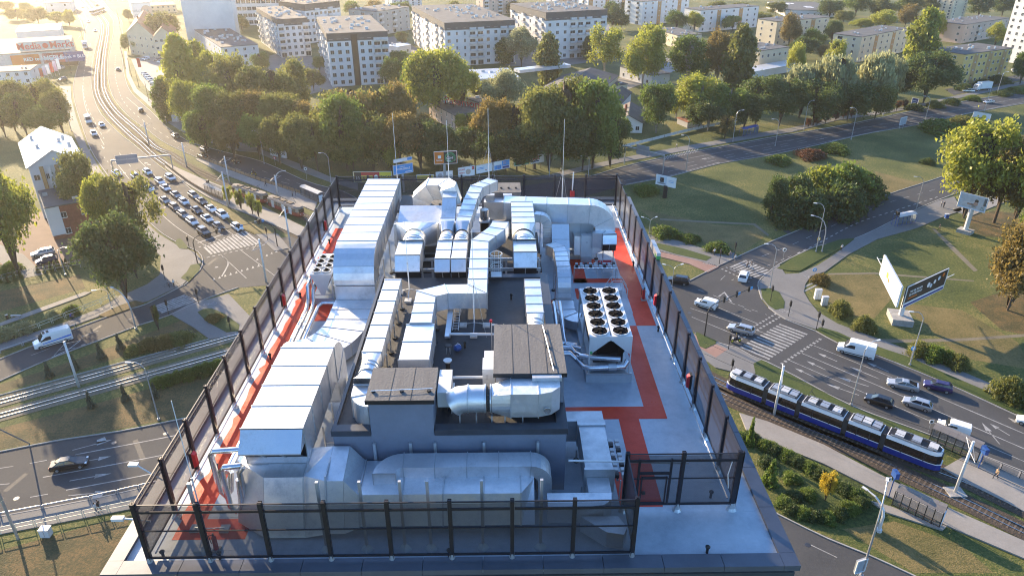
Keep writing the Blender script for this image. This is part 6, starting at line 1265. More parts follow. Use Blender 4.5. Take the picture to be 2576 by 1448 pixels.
pp = along(.74, hh + .3); board(t, pp + nr * -3, d, nr, 22, 4.2, 'concrete_light', 'Media   Markt', 'sign_red', 4.2); MB().tube([pp + nr * -2.6 + Vector((0, 0, 2.1)), pp + nr * -2.3 + Vector((0, 0, 2.1))], 1.2, 12).build('logo_disc', 'sign_red', t)
for k in range(6):
    c_ = A + d * (LL * (.80 + .035 * k)) + nr * .06; MB().hexa((c_ + Vector((0, 0, .1)), c_ + d * 3 + Vector((0, 0, .1)), c_ + d * 3 + nr * .05 + Vector((0, 0, .1)), c_ + nr * .05 + Vector((0, 0, .1)), c_ + Vector((0, 0, 4)), c_ + d * 3 + Vector((0, 0, 4)), c_ + d * 3 + nr * .05 + Vector((0, 0, 4)), c_ + nr * .05 + Vector((0, 0, 4)))).build('shop_window', 'glass_dark', t)
bld('warehouse', 'low pale warehouse behind the shop hall', (150, 100), (150, 75), (40, 80), (155, 60), 'plaster_white', 1, '....', '..', roof='roof_sheet', vents=2)
bld('office_annex', 'small white office with window row below the shop hall', (74, 212), (74, 178), (-40, 184), (66, 165), 'plaster_white', 2, 'wwwww', 'w', vents=3)
bld('house', 'white far house at the top left edge', (178, 30), (178, 6), (112, 8), (186, 0), 'plaster_white', 2, 'ww', 'w', roof='roof_tile', vents=1)
t, Q, hh = bld('gabled_house', 'far white house bearing a pale portrait poster', (329, 48), (329, 8), (322, -2), (377, 6), 'plaster_white', 4, '..', '....', roof='roof_sheet', vents=0)
d = (Q[1] - Q[0]).normalized(); nr = Vector((d.y, -d.x, 0)); c_ = (Q[0] + Q[1]) / 2 + nr * .02; W2 = (Q[1] - Q[0]).length
board(t, c_ + Vector((0, 0, 1)), d, nr, W2 * .92, hh - 2, 'sign_white', None); 
for k, s_ in enumerate(('CHIRURGIA', 'PLASTYCZNA', 'ESTETYCZNA')): put_text(s_, 2.4, 'sign_grey', frame(c_ - d * W2 * .16 + nr * .2 + Vector((0, 0, hh * .48 - k * 3.2)) - wloc(t), d, (0, 0, 1)), t)
MB().tube([c_ + d * W2 * .24 + nr * .16 + Vector((0, 0, hh * .48)), c_ + d * W2 * .24 + nr * .2 + Vector((0, 0, hh * .48))], 3.6, 16).build('portrait_disc', 'plaster_pink', t)
bld('shop_row', 'low far shops with small signs right of the portrait poster', (375, 35), (376, 16), (370, 8), (444, 14), 'plaster_cream', 2, 'w', 'wwwww', roof='roof_tile', vents=0)
def gable(name, label, A, B, dep, ze, zr, wall, roof, pat=None, floors=2, chim=0):
    """A,B front eave corners (outside on the right of A->B), dep: vector to the back"""
    A, B, dep = Vector(A), Vector(B), Vector(dep); A.z = B.z = dep.z = 0; C2, D2 = B + dep, A + dep
    t = thing(name, label, 'building', A.to_tuple()); MB().prism([A, B, C2, D2], 0, ze).build('wall', wall, t)
    up = Vector((0, 0, 1)); m0, m1 = (A + B) / 2, (C2 + D2) / 2
    for a, m_ in ((A, m0), (D2, m1)):
        b = B if a is A else C2; MB().poly([a + up * ze, b + up * ze, m_ + up * zr]).build('gable', wall, t)
    o = (A - B).normalized() * .5; f_ = dep.normalized() * .5
    for s, a, b in ((1, A, D2), (-1, B, C2)):
        e = o * s - up * .25; n0 = up * .12
        MB().hexa((a + up * ze + e - f_, m0 + up * zr - f_, m1 + up * zr + f_, b + up * ze + e + f_, a + up * ze + e - f_ + n0, m0 + up * zr - f_ + n0, m1 + up * zr + f_ + n0, b + up * ze + e + f_ + n0)).build('roof', roof, t)
    if pat: facade(t, A, B, ze, floors, pat)
    for k in range(chim): p = m0.lerp(m1, .3 + .3 * k) + (A - B).normalized() * 1.2; MB().box(p.x - .35, p.y - .35, ze, p.x + .35, p.y + .35, zr + .9).build('chimney', 'brick', t)
    return t
A, B = W(71, 421, 13), W(207, 403, 13); t = gable('factory_hall', 'white gabled hall with bright metal roof at the left', A, B, W(96, 335, 16.4) - W(122, 396, 16.4), 13, 16.4, 'plaster_white', 'roof_sheet', 'wmwmw', 3)
L0 = wloc(t); m0 = (A + B) / 2; dv = W(96, 335, 16) - W(122, 396, 16)
for k, (f_, s) in enumerate(((.35, -2.5), (.5, 2.5), (.6, 3.6), (.3, 4.2), (.75, -3))):
    p = m0 + dv * f_ + (B - A).normalized() * s; MB().cyl((p.x, p.y, 14.6), .35, 1.5, 10).build('roof_vent', 'roof_sheet', t)
for k in range(5):
    p = A + (B - A) * (.22 + .14 * k); p.z = 0; d = (B - A).normalized(); nr = Vector((d.y, -d.x, 0)); MB().bar(p + nr * .1 + Vector((0, 0, .2)), p + nr * .1 + Vector((0, 0, 12.8)), .9, .25).build('pilaster', 'ochre_panel' if k % 2 == 0 else 'plaster_white', t)
bld('brick_annex', 'red brick annex with white corner in front of the gabled hall', (133, 604), (112, 524), (97, 482), (222, 512), 'brick', 2, '..', '.w.w', roof='roof_grey', vents=2)
t_, Q, hh = bld.last
for a, b in ((Q[0], Q[0].lerp(Q[1], .32)), (Q[3], Q[0])): d = (b - a).normalized(); nr = Vector((d.y, -d.x, 0)) * .07; lo, hi = Vector((0, 0, 1)), Vector((0, 0, hh - .1)); MB().hexa((a + lo, b + lo, b + lo + nr, a + lo + nr, a + hi, b + hi, b + hi + nr, a + hi + nr)).build('white_panel', 'plaster_white', t_)
gable('villa', 'old cream villa with red hipped roof above the car park', W(318, 82, 11), W(385, 90, 11), W(345, 48, 11) - W(325, 80, 11), 11, 17, 'plaster_cream', 'roof_tile', 'wmwmw', 3, 1); gable('villa_wing', 'cream right wing of the old villa beside the poplar', W(384, 92, 11), W(436, 88, 11), W(400, 60, 11) - W(390, 85, 11), 10.5, 15, 'plaster_cream', 'roof_tile', 'wwww', 3)
# low buildings between the trees
t, Q, hh = bld('works_building', 'beige works building with rooftop lettering among the trees', (1144, 330), (1144, 291), (1078, 257), (1216, 284), 'plaster_pink', 2, 'wwwww', '..mw', roof='roof_brown', vents=3, wsz=(1.0, 1.9))
a_, b_ = W(1119, 252, hh + 2.2), W(1205, 265, hh + 2.2); d = (b_ - a_).normalized(); c_ = (a_ + b_) / 2; put_text('Pasamon', 3.6, 'sign_red', frame(c_ - wloc(t), d, (0, 0, 1)), t, 'roof_lettering', fit=(b_ - a_).length)
for k in range(5): p = a_.lerp(b_, k / 4); MB().bar((p.x, p.y + .1, hh), (p.x, p.y + .1, hh + 1.6), .1).build('letter_post', 'black', t)
MB().bar(a_ - Vector((0, -.1, 1.2)), b_ - Vector((0, -.1, 1.2)), .1).build('letter_rail', 'black', t)
bld('works_wing', 'taller beige wing behind the lettered works roof', (1222, 305), (1222, 266), (1174, 248), (1268, 260), 'plaster_pink', 2, 'ww', 'ww', roof='roof_brown', vents=5)
gable('long_shed', 'long grey roofed shed with white skylight strip', W(1325, 245, 6), W(1482, 246, 6), W(1500, 190, 6) - W(1420, 246, 6), 6, 9, 'plaster_cream', 'roof_grey', None); a_ = W(1300, 178, 9.3); b_ = W(1428, 164, 9.3); t = thing('skylight', 'white ribbed skylight strip on the long grey shed', 'skylight', a_.to_tuple())
for k in range(10): p, q = a_.lerp(b_, k / 10), a_.lerp(b_, (k + .96) / 10); MB().bar(p, q, 5, 1.2).build('skylight_panel', 'roof_sheet', t)
bld('white_office', 'small white flat roofed office left of the long shed', (1205, 235), (1205, 200), (1180, 177), (1300, 190), 'plaster_white', 1, 'w', 'www', roof='roof_sheet', vents=3)
bld('low_shed', 'low grey shed beside the tall trunked tree', (1545, 240), (1540, 217), (1500, 205), (1572, 210), 'plaster_cream', 1, 'w', 'ww', roof='roof_grey', vents=1); bld('white_garage', 'white garage row under the tall yellow green trees', (1560, 194), (1560, 168), (1555, 150), (1640, 190), 'plaster_white', 1, '.', 'wwww', roof='roof_grey', vents=0)
gable('tiled_house', 'low house with dark ribbed roof in the trees', W(1505, 268, 4), W(1560, 262, 4), W(1560, 232, 4) - W(1530, 262, 4), 4, 6.5, 'plaster_white', 'roof_brown', None, chim=1); t = gable('cottage', 'small white cottage with brown roof and brick chimneys by the fence', W(1542, 308, 3.4), W(1617, 310, 3.4), W(1585, 275, 3.4) - W(1580, 309, 3.4), 3.4, 6, 'plaster_white', 'roof_brown', 'w.w', 1, 2); t.name = 'cottage'
bld('garden_shed', 'grey shed with rusty corrugated roof beside the cottage', (1730, 322), (1730, 308), (1704, 297), (1755, 302), 'plaster_grey', 1, '.', '.', roof='roof_tile', vents=0)
# flats at the upper right
bld('slab_flats', 'white slab flats with ochre stair strips at the top middle', (1615, 64), (1617, 5), (1586, -2), (1735, -4), 'plaster_white', 5, 'bb', 'wwowwow'); bld('slab_flats', 'pale slab flats right of the top middle slab', (1768, 82), (1763, 27), (1735, 20), (1910, 16), 'plaster_white', 4, 'w', 'wwowwoww'); bld('slab_flats', 'distant ochre and white flats behind the first white slab', (1480, 40), (1480, -5), (1440, -9), (1590, -10), 'plaster_white', 5, 'b', 'owwowwow', vents=3)
bld('slab_flats', 'cream slab flats behind the brown leaved tree', (1957, 116), (1956, 55), (1925, 46), (2087, 44), 'plaster_cream', 4, 'ww', 'wwowwoww'); bld('slab_flats', 'cream yellow flats left of the tall poplar', (2167, 157), (2169, 94), (2116, 82), (2286, 72), 'plaster_cream', 4, 'bw', 'wwowwoww', vents=8)
bld('slab_flats', 'bright yellow flats beside the upper road at the right', (2414, 216), (2428, 138), (2363, 121), (2548, 122), 'plaster_yellow', 4, 'bw', 'wwowwowwow', vents=8, roof='roof_grey'); bld('slab_flats', 'pale pink flats behind the bright yellow ones', (2428, 110), (2429, 63), (2362, 53), (2540, 46), 'plaster_pink', 3, 'w.w', 'wwbwwwbw', vents=12)
bld('tower_block', 'white tower block at the right picture edge', (2580, 165), (2548, 0), (2530, -20), (2700, -20), 'plaster_white', 16, 'wwww', 'wwww', h=48, vents=0, fixed=(20, 24, 15)); bld('tower_block', 'yellow and grey tower block at the top right', (2405, 50), (2405, -10), (2365, -14), (2440, -14), 'plaster_cream', 8, 'www', 'w.w', vents=0)
t, Q, hh = bld('roof_letter_hall', 'low hall with big white letters painted on its roof', (1978, 42), (1978, 26), (1930, 5), (2110, 28), 'plaster_white', 1, 'ww', 'wwwwwwww', roof='roof_grey', vents=0)
for ch, u, v in (('P', 1987, 10), ('S', 2035, 18), ('B', 2080, 26)): p = W(u, v, hh + .3); put_text(ch, 15, 'sign_white', frame(p - wloc(t), (Q[1] - Q[0]), (Q[3] - Q[0])), t, 'painted_letter', True)
bld('cream_school', 'cream flat roofed school behind the grey green willows', (1910, 175), (1913, 129), (1880, 112), (1985, 119), 'plaster_cream', 2, 'ww', 'wwwww'); bld('cream_hall', 'cream hall with grey roof and vents left of the poplar', (1700, 122), (1704, 90), (1640, 72), (1755, 84), 'plaster_cream', 2, 'www', '.ww', vents=6); bld('glass_roof_hall', 'low hall with striped glass roof behind the willows', (1890, 200), (1890, 183), (1880, 170), (2015, 160), 'plaster_white', 1, '.', '.....', roof='roof_sheet', vents=0)
bld('far_house', 'red roofed house between white flats at the top', (905, 45), (905, 28), (880, 22), (935, 25), 'plaster_cream', 2, 'w', 'ww', roof='roof_tile', vents=1); bld('far_flats', 'pink and white flats at the top between the white blocks', (1215, 40), (1215, -4), (1190, -8), (1300, -8), 'plaster_pink', 5, 'w', 'bwbwb', vents=3); bld('far_flats', 'white far block right of the long slab', (650, 20), (650, -10), (640, -14), (760, -12), 'plaster_white', 4, 'w', 'wwww', vents=4)
bld('white_pavilion', 'low white pavilion in the courtyard between the white flats', (1000, 140), (1000, 119), (990, 112), (1033, 113), 'plaster_white', 1, 'w', 'ww', roof='roof_sheet', vents=2)
bld('far_flats', 'grey white flats peeping over the unfinished block', (985, 22), (985, -8), (960, -12), (1060, -12), 'plaster_white', 5, 'w', 'wwbww', vents=4)
bld('far_flats', 'white flats at the top between trees right of the slab', (1400, 20), (1400, -8), (1370, -12), (1470, -12), 'plaster_white', 5, 'w', 'wwbww', vents=4)
# ================================================================== STREET FURNITURE, SIGNS, PEOPLE
UP = Vector((0, 0, 1))
def hgt(u, v, vt): P = W(u, v); return P, max(1.5, Yp(u, vt, P.y).z)
def lamp(u, v, vt, arms, label, m='steel_pole', al=1.8, group='street lamps', curve=True):
    P, h = hgt(u, v, vt); t = thing('street_lamp', label, 'street lamp', P.to_tuple(), group); r = .11 if h > 6 else .07
    MB().tube([P, P + UP * h * .9], [r, r * .6], 8).build('pole', m, t); MB().cyl(P, r * 1.9, .35, 8).build('base', m, t)
    for a in arms:
        d = Vector((math.cos(R(a)), math.sin(R(a)), 0)); e = P + UP * h + d * al
        MB().tube([P + UP * h * .88, P + UP * h * .96 + d * al * .25, P + UP * h + d * al * .6, e], r * .55, 6).build('arm', m, t)
        MB().bar(e - d * .1 - UP * .03, e + d * .65, .26, .12).build('lamp_head', 'white_metal', t)
for u, v, vt, ar, lab in ((2021, 327, 254, [20], 'street lamp on the upper pavement left of the dark row'), (2141, 351, 272, [170], 'street lamp on the near side of the upper road'), (2221, 290, 222, [15], 'street lamp behind the upper road at the dark trees'), (2325, 311, 243, [165], 'street lamp on the upper road before the yellow flats'), (2507, 239, 181, [10], 'street lamp at the yellow flats corner'), (2476, 280, 220, [170], 'street lamp by the small billboard at the upper right'), (1950, 367, 300, [175], 'street lamp at the widening of the upper road'), (1843, 357, 278, [10], 'street lamp beside the blue bus shelter'), (1382, 445, 364, [5], 'street lamp behind the far fence at the dark wood'), (1480, 444, 392, [175], 'street lamp behind the right end of the far fence'), (1725, 434, 340, [180], 'street lamp beside the mid lawn billboard'), (2052, 634, 513, [165], 'tall street lamp with yellow diamond sign at the right road'), (2302, 536, 446, [165], 'street lamp behind the blue stop at the right'), (1936, 726, 615, [170], 'street lamp at the right zebra corner'), (2288, 919, 786, [170], 'street lamp with round blue sign on the right verge'), (2140, 1019, 862, [20], 'street lamp between the tram and the right road'), (268, 724 + 0, 652, [10], 'street lamp before the big dark tree'), (282, 776, 725, [200], 'street lamp at the left railing end'), (400, 1056, 910, [180], 'slim street lamp right of the left tracks'), (165, 692, 622, [0], 'yard lamp by the wire fence'), (180, 330, 258, [10], 'street lamp at the left kerb under the trees'), (835, 478, 385, [175], 'street lamp left of the yellow billboards'), (665, 412, 330, [175], 'street lamp by the long white banner'), (1690, 722, 670, [30, 150], 'double street lamp beside the right fence'), (1633, 587, 551, [40, 140], 'double street lamp at the low shrubs'), (107, 320, 278, [0, 180], 'yard lamp among the left trees'), (155, 345, 333, [0], 'short yard lamp behind the gabled hall')): lamp(u, v, vt, ar, lab)
for k, (x, y, yt) in enumerate(((1500, 1020, 800), (1400, 880, 680), (1325, 770, 560), (1262, 690, 450), (1240, 420, 250), (1205, 240, 60))): lamp(x / 4, y / 4, yt / 4, [], f'dark bare pole, {ORD[k]} from the bottom right of the far main road', 'trunk', group='poles right of the far road')
for k, (x, y, yt) in enumerate(((722, 740, 470), (780, 550, 370), (835, 400, 280), (858, 330, 200))): lamp(x / 4, y / 4, yt / 4, [170], f'dark lamp pole, {ORD[k]} from the bottom left of the far main road', 'trunk', group='poles left of the far road')
for k, (x, y, yt) in enumerate(((1835, 1250, 990), (1680, 1130, 880))): lamp(x / 4, y / 4, yt / 4, [175], ('white lamp pole beside the grey utility box', 'white lamp pole before the narrow poplar')[k], 'white_pole')
# big curved lamps
def swan(u, v, vt, a, reach, label, m='steel_pole', r=.13):
    P, h = hgt(u, v, vt); d = Vector((math.cos(R(a)), math.sin(R(a)), 0)); t = thing('curved_lamp', label, 'street lamp', P.to_tuple())
    pts = [P, P + UP * h * .55] + [P + d * reach * (1 - math.cos(q)) * .9 + UP * (h * .55 + h * .45 * math.sin(q)) for q in (.4, .8, 1.2)] + [P + d * reach + UP * h]
    MB().tube(pts, [r, r * .9, r * .8, r * .7, r * .6, r * .5], 8).build('pole', m, t); e = P + d * reach + UP * h; MB().bar(e, e + d * .7, .3, .13).build('lamp_head', 'white_metal', t); MB().cyl(P, r * 1.8, .4, 8).build('base', m, t); return t
swan(343, 828, 735, 150, 3.6, 'grey curved lamp leaning over the left zebra'); swan(2067, 634, 548, 155, 3.0, 'curved lamp crossing the tall lamp at the right road'); swan(2165, 1450, 1258, 60, 3.2, 'curved double lamp at the bottom right road'); swan(2210, 1335, 1266, 120, 2.6, 'thick white lamp behind the bottom right road', 'white_pole', .2); swan(697, 470, 432, 20, 2.2, 'white curved lamp beyond the far left fence corner', 'white_pole')
# tram masts
def tmast(u, v, vt, label, arms=(70, -110)):
    P, h = hgt(u, v, vt); t = thing('tram_mast', label, 'mast', P.to_tuple(), 'tram line masts'); MB().tube([P, P + UP * h], [.2, .15], 10).build('column', 'white_pole', t, smooth=True)
    for a in arms:
        d = Vector((math.cos(R(a)), math.sin(R(a)), 0)); MB().tube([P + UP * h * .82, P + UP * h * .86 + d * 2.6], .04, 6).build('bracket', 'steel_pole', t); MB().tube([P + UP * h * .97, P + UP * h * .87 + d * 2.2], .02, 5).build('stay', 'steel_pole', t)
    MB().cyl(P + UP * h, .17, .12, 10).build('cap', 'white_metal', t)
for u, v, vt, lab in ((575, 522, 434, 'tram mast at the shelter end of the left stop'), (577, 462, 394, 'tram mast between the two left platforms'), (470, 420, 360, 'tram mast above the left platform start'), (375, 362, 308, 'tram mast on the tram curve'), (699, 492, 442, 'tram mast beside the old tram'), (731, 622, 522, 'tram mast before the left fence'), (670, 710, 602, 'tram mast with two arms at the left junction'), (199, 973, 860, 'leaning white tram mast between the left tracks'), (1947, 1042, 922, 'tram mast in front of the blue tram'), (2402, 1238, 1112, 'tram mast beyond the front of the blue tram')): tmast(u, v, vt, lab)
P = W(2402, 1238); t = thing('mast_footing', 'square concrete footing under the mast beyond the tram', 'footing', P.to_tuple()); MB().prism([P + Vector(q) for q in ((-1.1, -.9, 0), (1.1, -.9, 0), (1.1, .9, 0), (-1.1, .9, 0))], .06, .2).build('slab', 'concrete', t)
# traffic lights
def head(t, p, d):
    b = MB().box(p.x - .16, p.y - .16, p.z - .5, p.x + .16, p.y + .16, p.z + .5).build('signal_head', 'black', t); MB().bar(p - d * .05 + UP * .62, p + d * .05 + UP * .62, .5, .12).build('visor', 'black', b)
def signal(u, v, vt, label):
    P, h = hgt(u, v, vt); h = min(h, 4.2); t = thing('traffic_light', label, 'traffic light', P.to_tuple(), 'pole traffic lights'); MB().tube([P, P + UP * h], .065, 8).build('pole', 'black_pole', t); head(t, P + UP * (h - .3), Vector((1, 0, 0)))
for u, v, vt, lab in ((1809, 665, 630, 'traffic light pole left of the right zebra pavement'), (1848, 637, 612, 'traffic light pole behind the walking pair'), (1983, 796, 760, 'traffic light pole by the cycle symbol at the right'), (2053, 829, 788, 'traffic light pole at the right zebra end'), (1938, 758, 722, 'traffic light pole on the round grass island'), (1838, 946, 908, 'cluster of traffic lights before the blue tram nose'), (1832, 879, 845, 'traffic light pole beside the motorcyclist'), (425, 792, 757, 'traffic light pole at the lower left zebra'), (500, 764, 729, 'second traffic light pole at the lower left zebra'), (581, 834, 799, 'traffic light pole by the left tram crossing'), (416, 705, 702 - 32, 'traffic light pole beside the waiting cyclists'), (477, 627, 597, 'traffic light pole on the small grass island'), (674, 606, 574, 'traffic light pole on the verge by the left fence'), (2067, 826, 812, 'short black bollard light at the right verge')): signal(u, v, vt, lab)
def mast_arm(u, v, vt, end, n, label):
    P, h = hgt(u, v, vt); E = W(*end, h + .6); t = thing('signal_mast', label, 'traffic light', P.to_tuple()); d = (E - P); d.z = 0; d.normalize(); MB().tube([P, P + UP * h * .8, P + UP * h * .95 + d * .5, P + UP * h + d * 1.3, E], [.12, .1, .09, .08, .06], 8).build('pole', 'black_pole', t)
    for k in range(n): p = (P + UP * h + d * 1.3).lerp(E, (k + .8) / n); head(t, p, Vector((d.y, -d.x, 0))); MB().bar(p + d * .4, p + d * .95, .06, .5).build('sign_plate', 'sign_lightblue' if k else 'steel_pole', t)
mast_arm(1772, 846, 770, (1890, 724), 3, 'long signal mast arm over the right junction'); mast_arm(497, 662, 596, (664, 554), 3, 'long signal mast arm over the queue'); mast_arm(698, 620, 565, (644, 557), 1, 'short signal mast arm beside the left fence')
# gantries
def gantry(a, at, b, bt, s0, s1, sv, label):
    A, ha = hgt(*a, at); B, hb = hgt(*b, bt); h = (ha + hb) / 2; t = thing('sign_gantry', label, 'gantry', A.to_tuple())
    for p in (A, B): MB().tube([p, p + UP * h], .14, 8).build('post', 'steel_pole', t)
    d = (B - A).normalized(); MB().bar(A + UP * h, B + UP * h, .25, .4).build('beam', 'steel_pole', t); c0, c1 = A.lerp(B, s0), A.lerp(B, s1); L = (c1 - c0).length
    for k in range(2): q0, q1 = c0.lerp(c1, k / 2), c0.lerp(c1, k / 2 + .49); n = Vector((d.y, -d.x, 0)) * .12; MB().hexa((q0 + UP * (h - sv), q1 + UP * (h - sv), q1 + n + UP * (h - sv), q0 + n + UP * (h - sv), q0 + UP * (h + sv), q1 + UP * (h + sv), q1 + n + UP * (h + sv), q0 + n + UP * (h + sv))).build('sign_back', 'sign_grey', t)
gantry((289, 442), 410, (436, 427), 384, .08, .45, 1.3, 'grey sign gantry spanning the left main road'); gantry((1570, 412), 362, (1667, 437), 397, .3, .62, 1.4, 'grey sign gantry at the start of the upper road')
# billboards
def bill(name, label, base, bl, br, tl, body, marks=(), col='steel_pole', cr=.35, two=False, block=None, frame_m='white_metal', lamps=False):
    Bp = W(*base); zb = max(.6, Yp(base[0], (bl[1] + br[1]) / 2, Bp.y).z); A, B = W(*bl, zb), W(*br, zb); zt = Yp(*tl, A.y).z; hh = max(.8, zt - zb); d = B - A; d.z = 0; L = d.length; d.normalize(); n = Vector((d.y, -d.x, 0)); c = (A + B) / 2
    t = thing(name, label, 'billboard', (Bp.x, Bp.y, 0)); A0 = A - n * .15
    MB().hexa((A0, A0 + d * L, A0 + d * L + n * .25, A0 + n * .25, A0 + UP * hh, A0 + d * L + UP * hh, A0 + d * L + n * .25 + UP * hh, A0 + n * .25 + UP * hh)).build('panel', body, t)
    fr = MB(); g = n * .12
    for p, q in ((A + g, A + g + d * L), (A + g + UP * hh, A + g + d * L + UP * hh), (A + g, A + g + UP * hh), (A + g + d * L, A + g + d * L + UP * hh)): fr.bar(p, q, .12, .12)
    fr.build('frame', frame_m, t)
    if col:
        tops = [(Bp.x, Bp.y)] if not two else [tuple((A + d * L * .2 - n * .1).xy), tuple((A + d * L * .8 - n * .1).xy)]
        for x, y in tops: MB().cyl((x, y, 0), cr, zb + hh * (.5 if two else .05), 12).build('column', col, t, smooth=False)
    if block: MB().prism([Bp + d * block * sx + Vector((-d.y, d.x, 0)) * block * .8 * sy for sx, sy in ((-1, -1), (1, -1), (1, 1), (-1, 1))], 0, block * .55).build('footing', 'concrete', t)
    for mk in marks:
        if mk[0] == 'r': _, x0, y0, x1, y1, m_ = mk; p = A + n * .11 + d * L * x0 + UP * hh * y0; q = d * L * (x1 - x0); u_ = UP * hh * (y1 - y0); MB().hexa((p, p + q, p + q + n * .012, p + n * .012, p + u_, p + q + u_, p + q + n * .012 + u_, p + n * .012 + u_)).build('print_block', m_, t)
        elif mk[0] == 'c': _, x, y, rad, m_ = mk; p = A + n * .125 + d * L * x + UP * hh * y; MB().tube([p, p + n * .012], hh * rad, 14).build('print_disc', m_, t)
        else: _, s, x, y, sz, m_ = mk; put_text(s, hh * sz, m_, frame(A + n * .145 + d * L * x + UP * hh * y - Vector((Bp.x, Bp.y, 0)), d, UP), t, 'lettering', True)
    if lamps:
        for k in (.25, .75): p = A + d * L * k + UP * hh; MB().tube([p, p + UP * .5, p + UP * .6 + n * .8], .03, 5).build('lamp_arm', 'steel_pole', t)
    return t
v1 = bill('billboard', 'blank white left wing of the v shaped billboard on the right lawn', (2262, 806), (2214, 689), (2256, 772), (2226, 641), 'sign_white', [('c', .35, .5, .16, 'sign_yellow'), ('c', .45, .4, .1, 'sign_orange')], 'white_pole', .42, block=2.2)
v2 = bill('billboard', 'black poster right wing of the v shaped billboard with shoes', (2263, 806), (2268, 774), (2370, 725), (2281, 721), 'sign_black', [('r', 0, 0, 1, .12, 'sign_blue'), ('r', 0, .12, 1, .2, 'sign_white'), ('t', 'TAK SIĘ SKŁADA', .24, .68, .13, 'sign_white'), ('t', 'ŻE WYGRYWASZ', .24, .52, .13, 'sign_white'), ('r', .08, .34, .3, .39, 'sign_orange'), ('c', .55, .6, .12, 'sign_white'), ('c', .62, .5, .1, 'sign_pale'), ('c', .7, .62, .1, 'sign_white'), ('c', .8, .7, .1, 'sign_pale'), ('c', .9, .78, .09, 'sign_orange')], None)
for k in range(5):
    for (bl, br, nm, t_) in (((2214, 689), (2256, 772), 'walkway_bracket', v1), ((2268, 774), (2370, 725), 'walkway_bracket', v2)):
        z0 = Yp(2262, 771, W(2262, 806).y).z; A, B = W(*bl, z0), W(*br, z0); d = (B - A).normalized(); n = Vector((d.y, -d.x, 0)); hh = 3.6; p = A.lerp(B, (k + .3) / 5) + UP * hh; MB().bar(p, p + n * 1.3 - UP * .1, .07).build(nm, 'white_metal', t_)
        if not k: MB().bar(A + n * 1.3 + UP * 3.5, B + n * 1.3 + UP * 3.5, .1).build('walkway_rail', 'white_metal', t_)
bill('billboard', 'portrait billboard with seated figure on a thick white column', (2427, 585), (2408, 517), (2477, 535), (2417, 482), 'sign_pale', [('r', .05, .08, .95, .92, 'concrete_light'), ('c', .63, .62, .12, 'trunk'), ('c', .62, .42, .14, 'skin'), ('r', .32, .28, .62, .40, 'skin'), ('r', .5, .15, .66, .36, 'sign_yellow'), ('r', .84, .08, .95, .3, 'sign_green'), ('t', 'D', .895, .19, .2, 'sign_white'), ('r', .88, .4, .97, .92, 'trunk')], 'white_pole', .5, block=1.5)
bill('billboard', 'two poster billboard on a black column on the lawn', (1672, 497), (1650, 462), (1699, 473), (1652, 438), 'sign_white', [('r', .06, .1, .54, .92, 'sign_pale'), ('r', .2, .3, .4, .8, 'sign_black'), ('r', .08, .1, .5, .25, 'sign_black'), ('r', .6, .1, .96, .92, 'sign_white'), ('r', .64, .6, .9, .66, 'sign_lightblue'), ('r', .64, .45, .9, .5, 'sign_lightblue')], 'black_pole', .6)
bill('billboard', 'white and yellow billboard at the far right of the upper road', (2463, 318), (2446, 297), (2489, 305), (2448, 280), 'sign_white', [('c', .65, .45, .3, 'sign_yellow'), ('c', .3, .5, .1, 'sign_yellow'), ('r', .1, .2, .6, .28, 'sign_pale')], 'black_pole', .5)
bill('billboard', 'orange and black billboard behind the far fence', (1121, 492), (1093, 413), (1150, 410), (1093, 382), 'sign_orange', [('r', .42, .03, .97, .97, 'sign_black'), ('c', .7, .5, .42, 'sign_green'), ('c', .7, .5, .36, 'sign_black'), ('t', 'CHCE', .68, .70, .2, 'sign_green'), ('t', 'CZAS', .68, .45, .22, 'sign_white'), ('t', 'NA', .64, .22, .22, 'sign_white'), ('r', .83, .2, .93, .65, 'sign_white'), ('r', .16, .45, .3, .68, 'sign_white'), ('t', 'Pyszne.pl', .22, .3, .13, 'sign_white')], 'steel_pole', .35)
bill('billboard', 'blue sale billboard with white top sign behind the far fence', (1016, 482), (990, 440), (1039, 432), (991, 417), 'sign_lightblue', [('t', 'WYPRZEDAŻ', .5, .5, .26, 'sign_white'), ('t', '25.08-07.09', .45, .75, .12, 'sign_white'), ('r', .6, .12, .95, .2, 'sign_white')], 'steel_pole', .3)
bill('sign_strip', 'long white and blue strip sign over the blue sale billboard', (1016, 482), (990, 410), (1036, 401), (991, 405), 'sign_white', [('r', .74, .05, .98, .95, 'sign_lightblue')], None)
bill('billboard', 'long yellow and black billboard nearest the far left fence corner', (930, 466), (891, 458), (987, 457), (890, 432), 'sign_yellow', [('r', .02, .05, .2, .95, 'sign_black'), ('r', .2, .62, .5, .95, 'sign_red'), ('t', '10', .1, .35, .4, 'sign_white'), ('t', '5.49', .34, .32, .42, 'sign_red'), ('r', .5, .05, .68, .95, 'sign_red'), ('c', .59, .5, .2, 'sign_white'), ('t', 'WRACAMY', .84, .5, .3, 'sign_black')], 'trunk', .12, two=True)
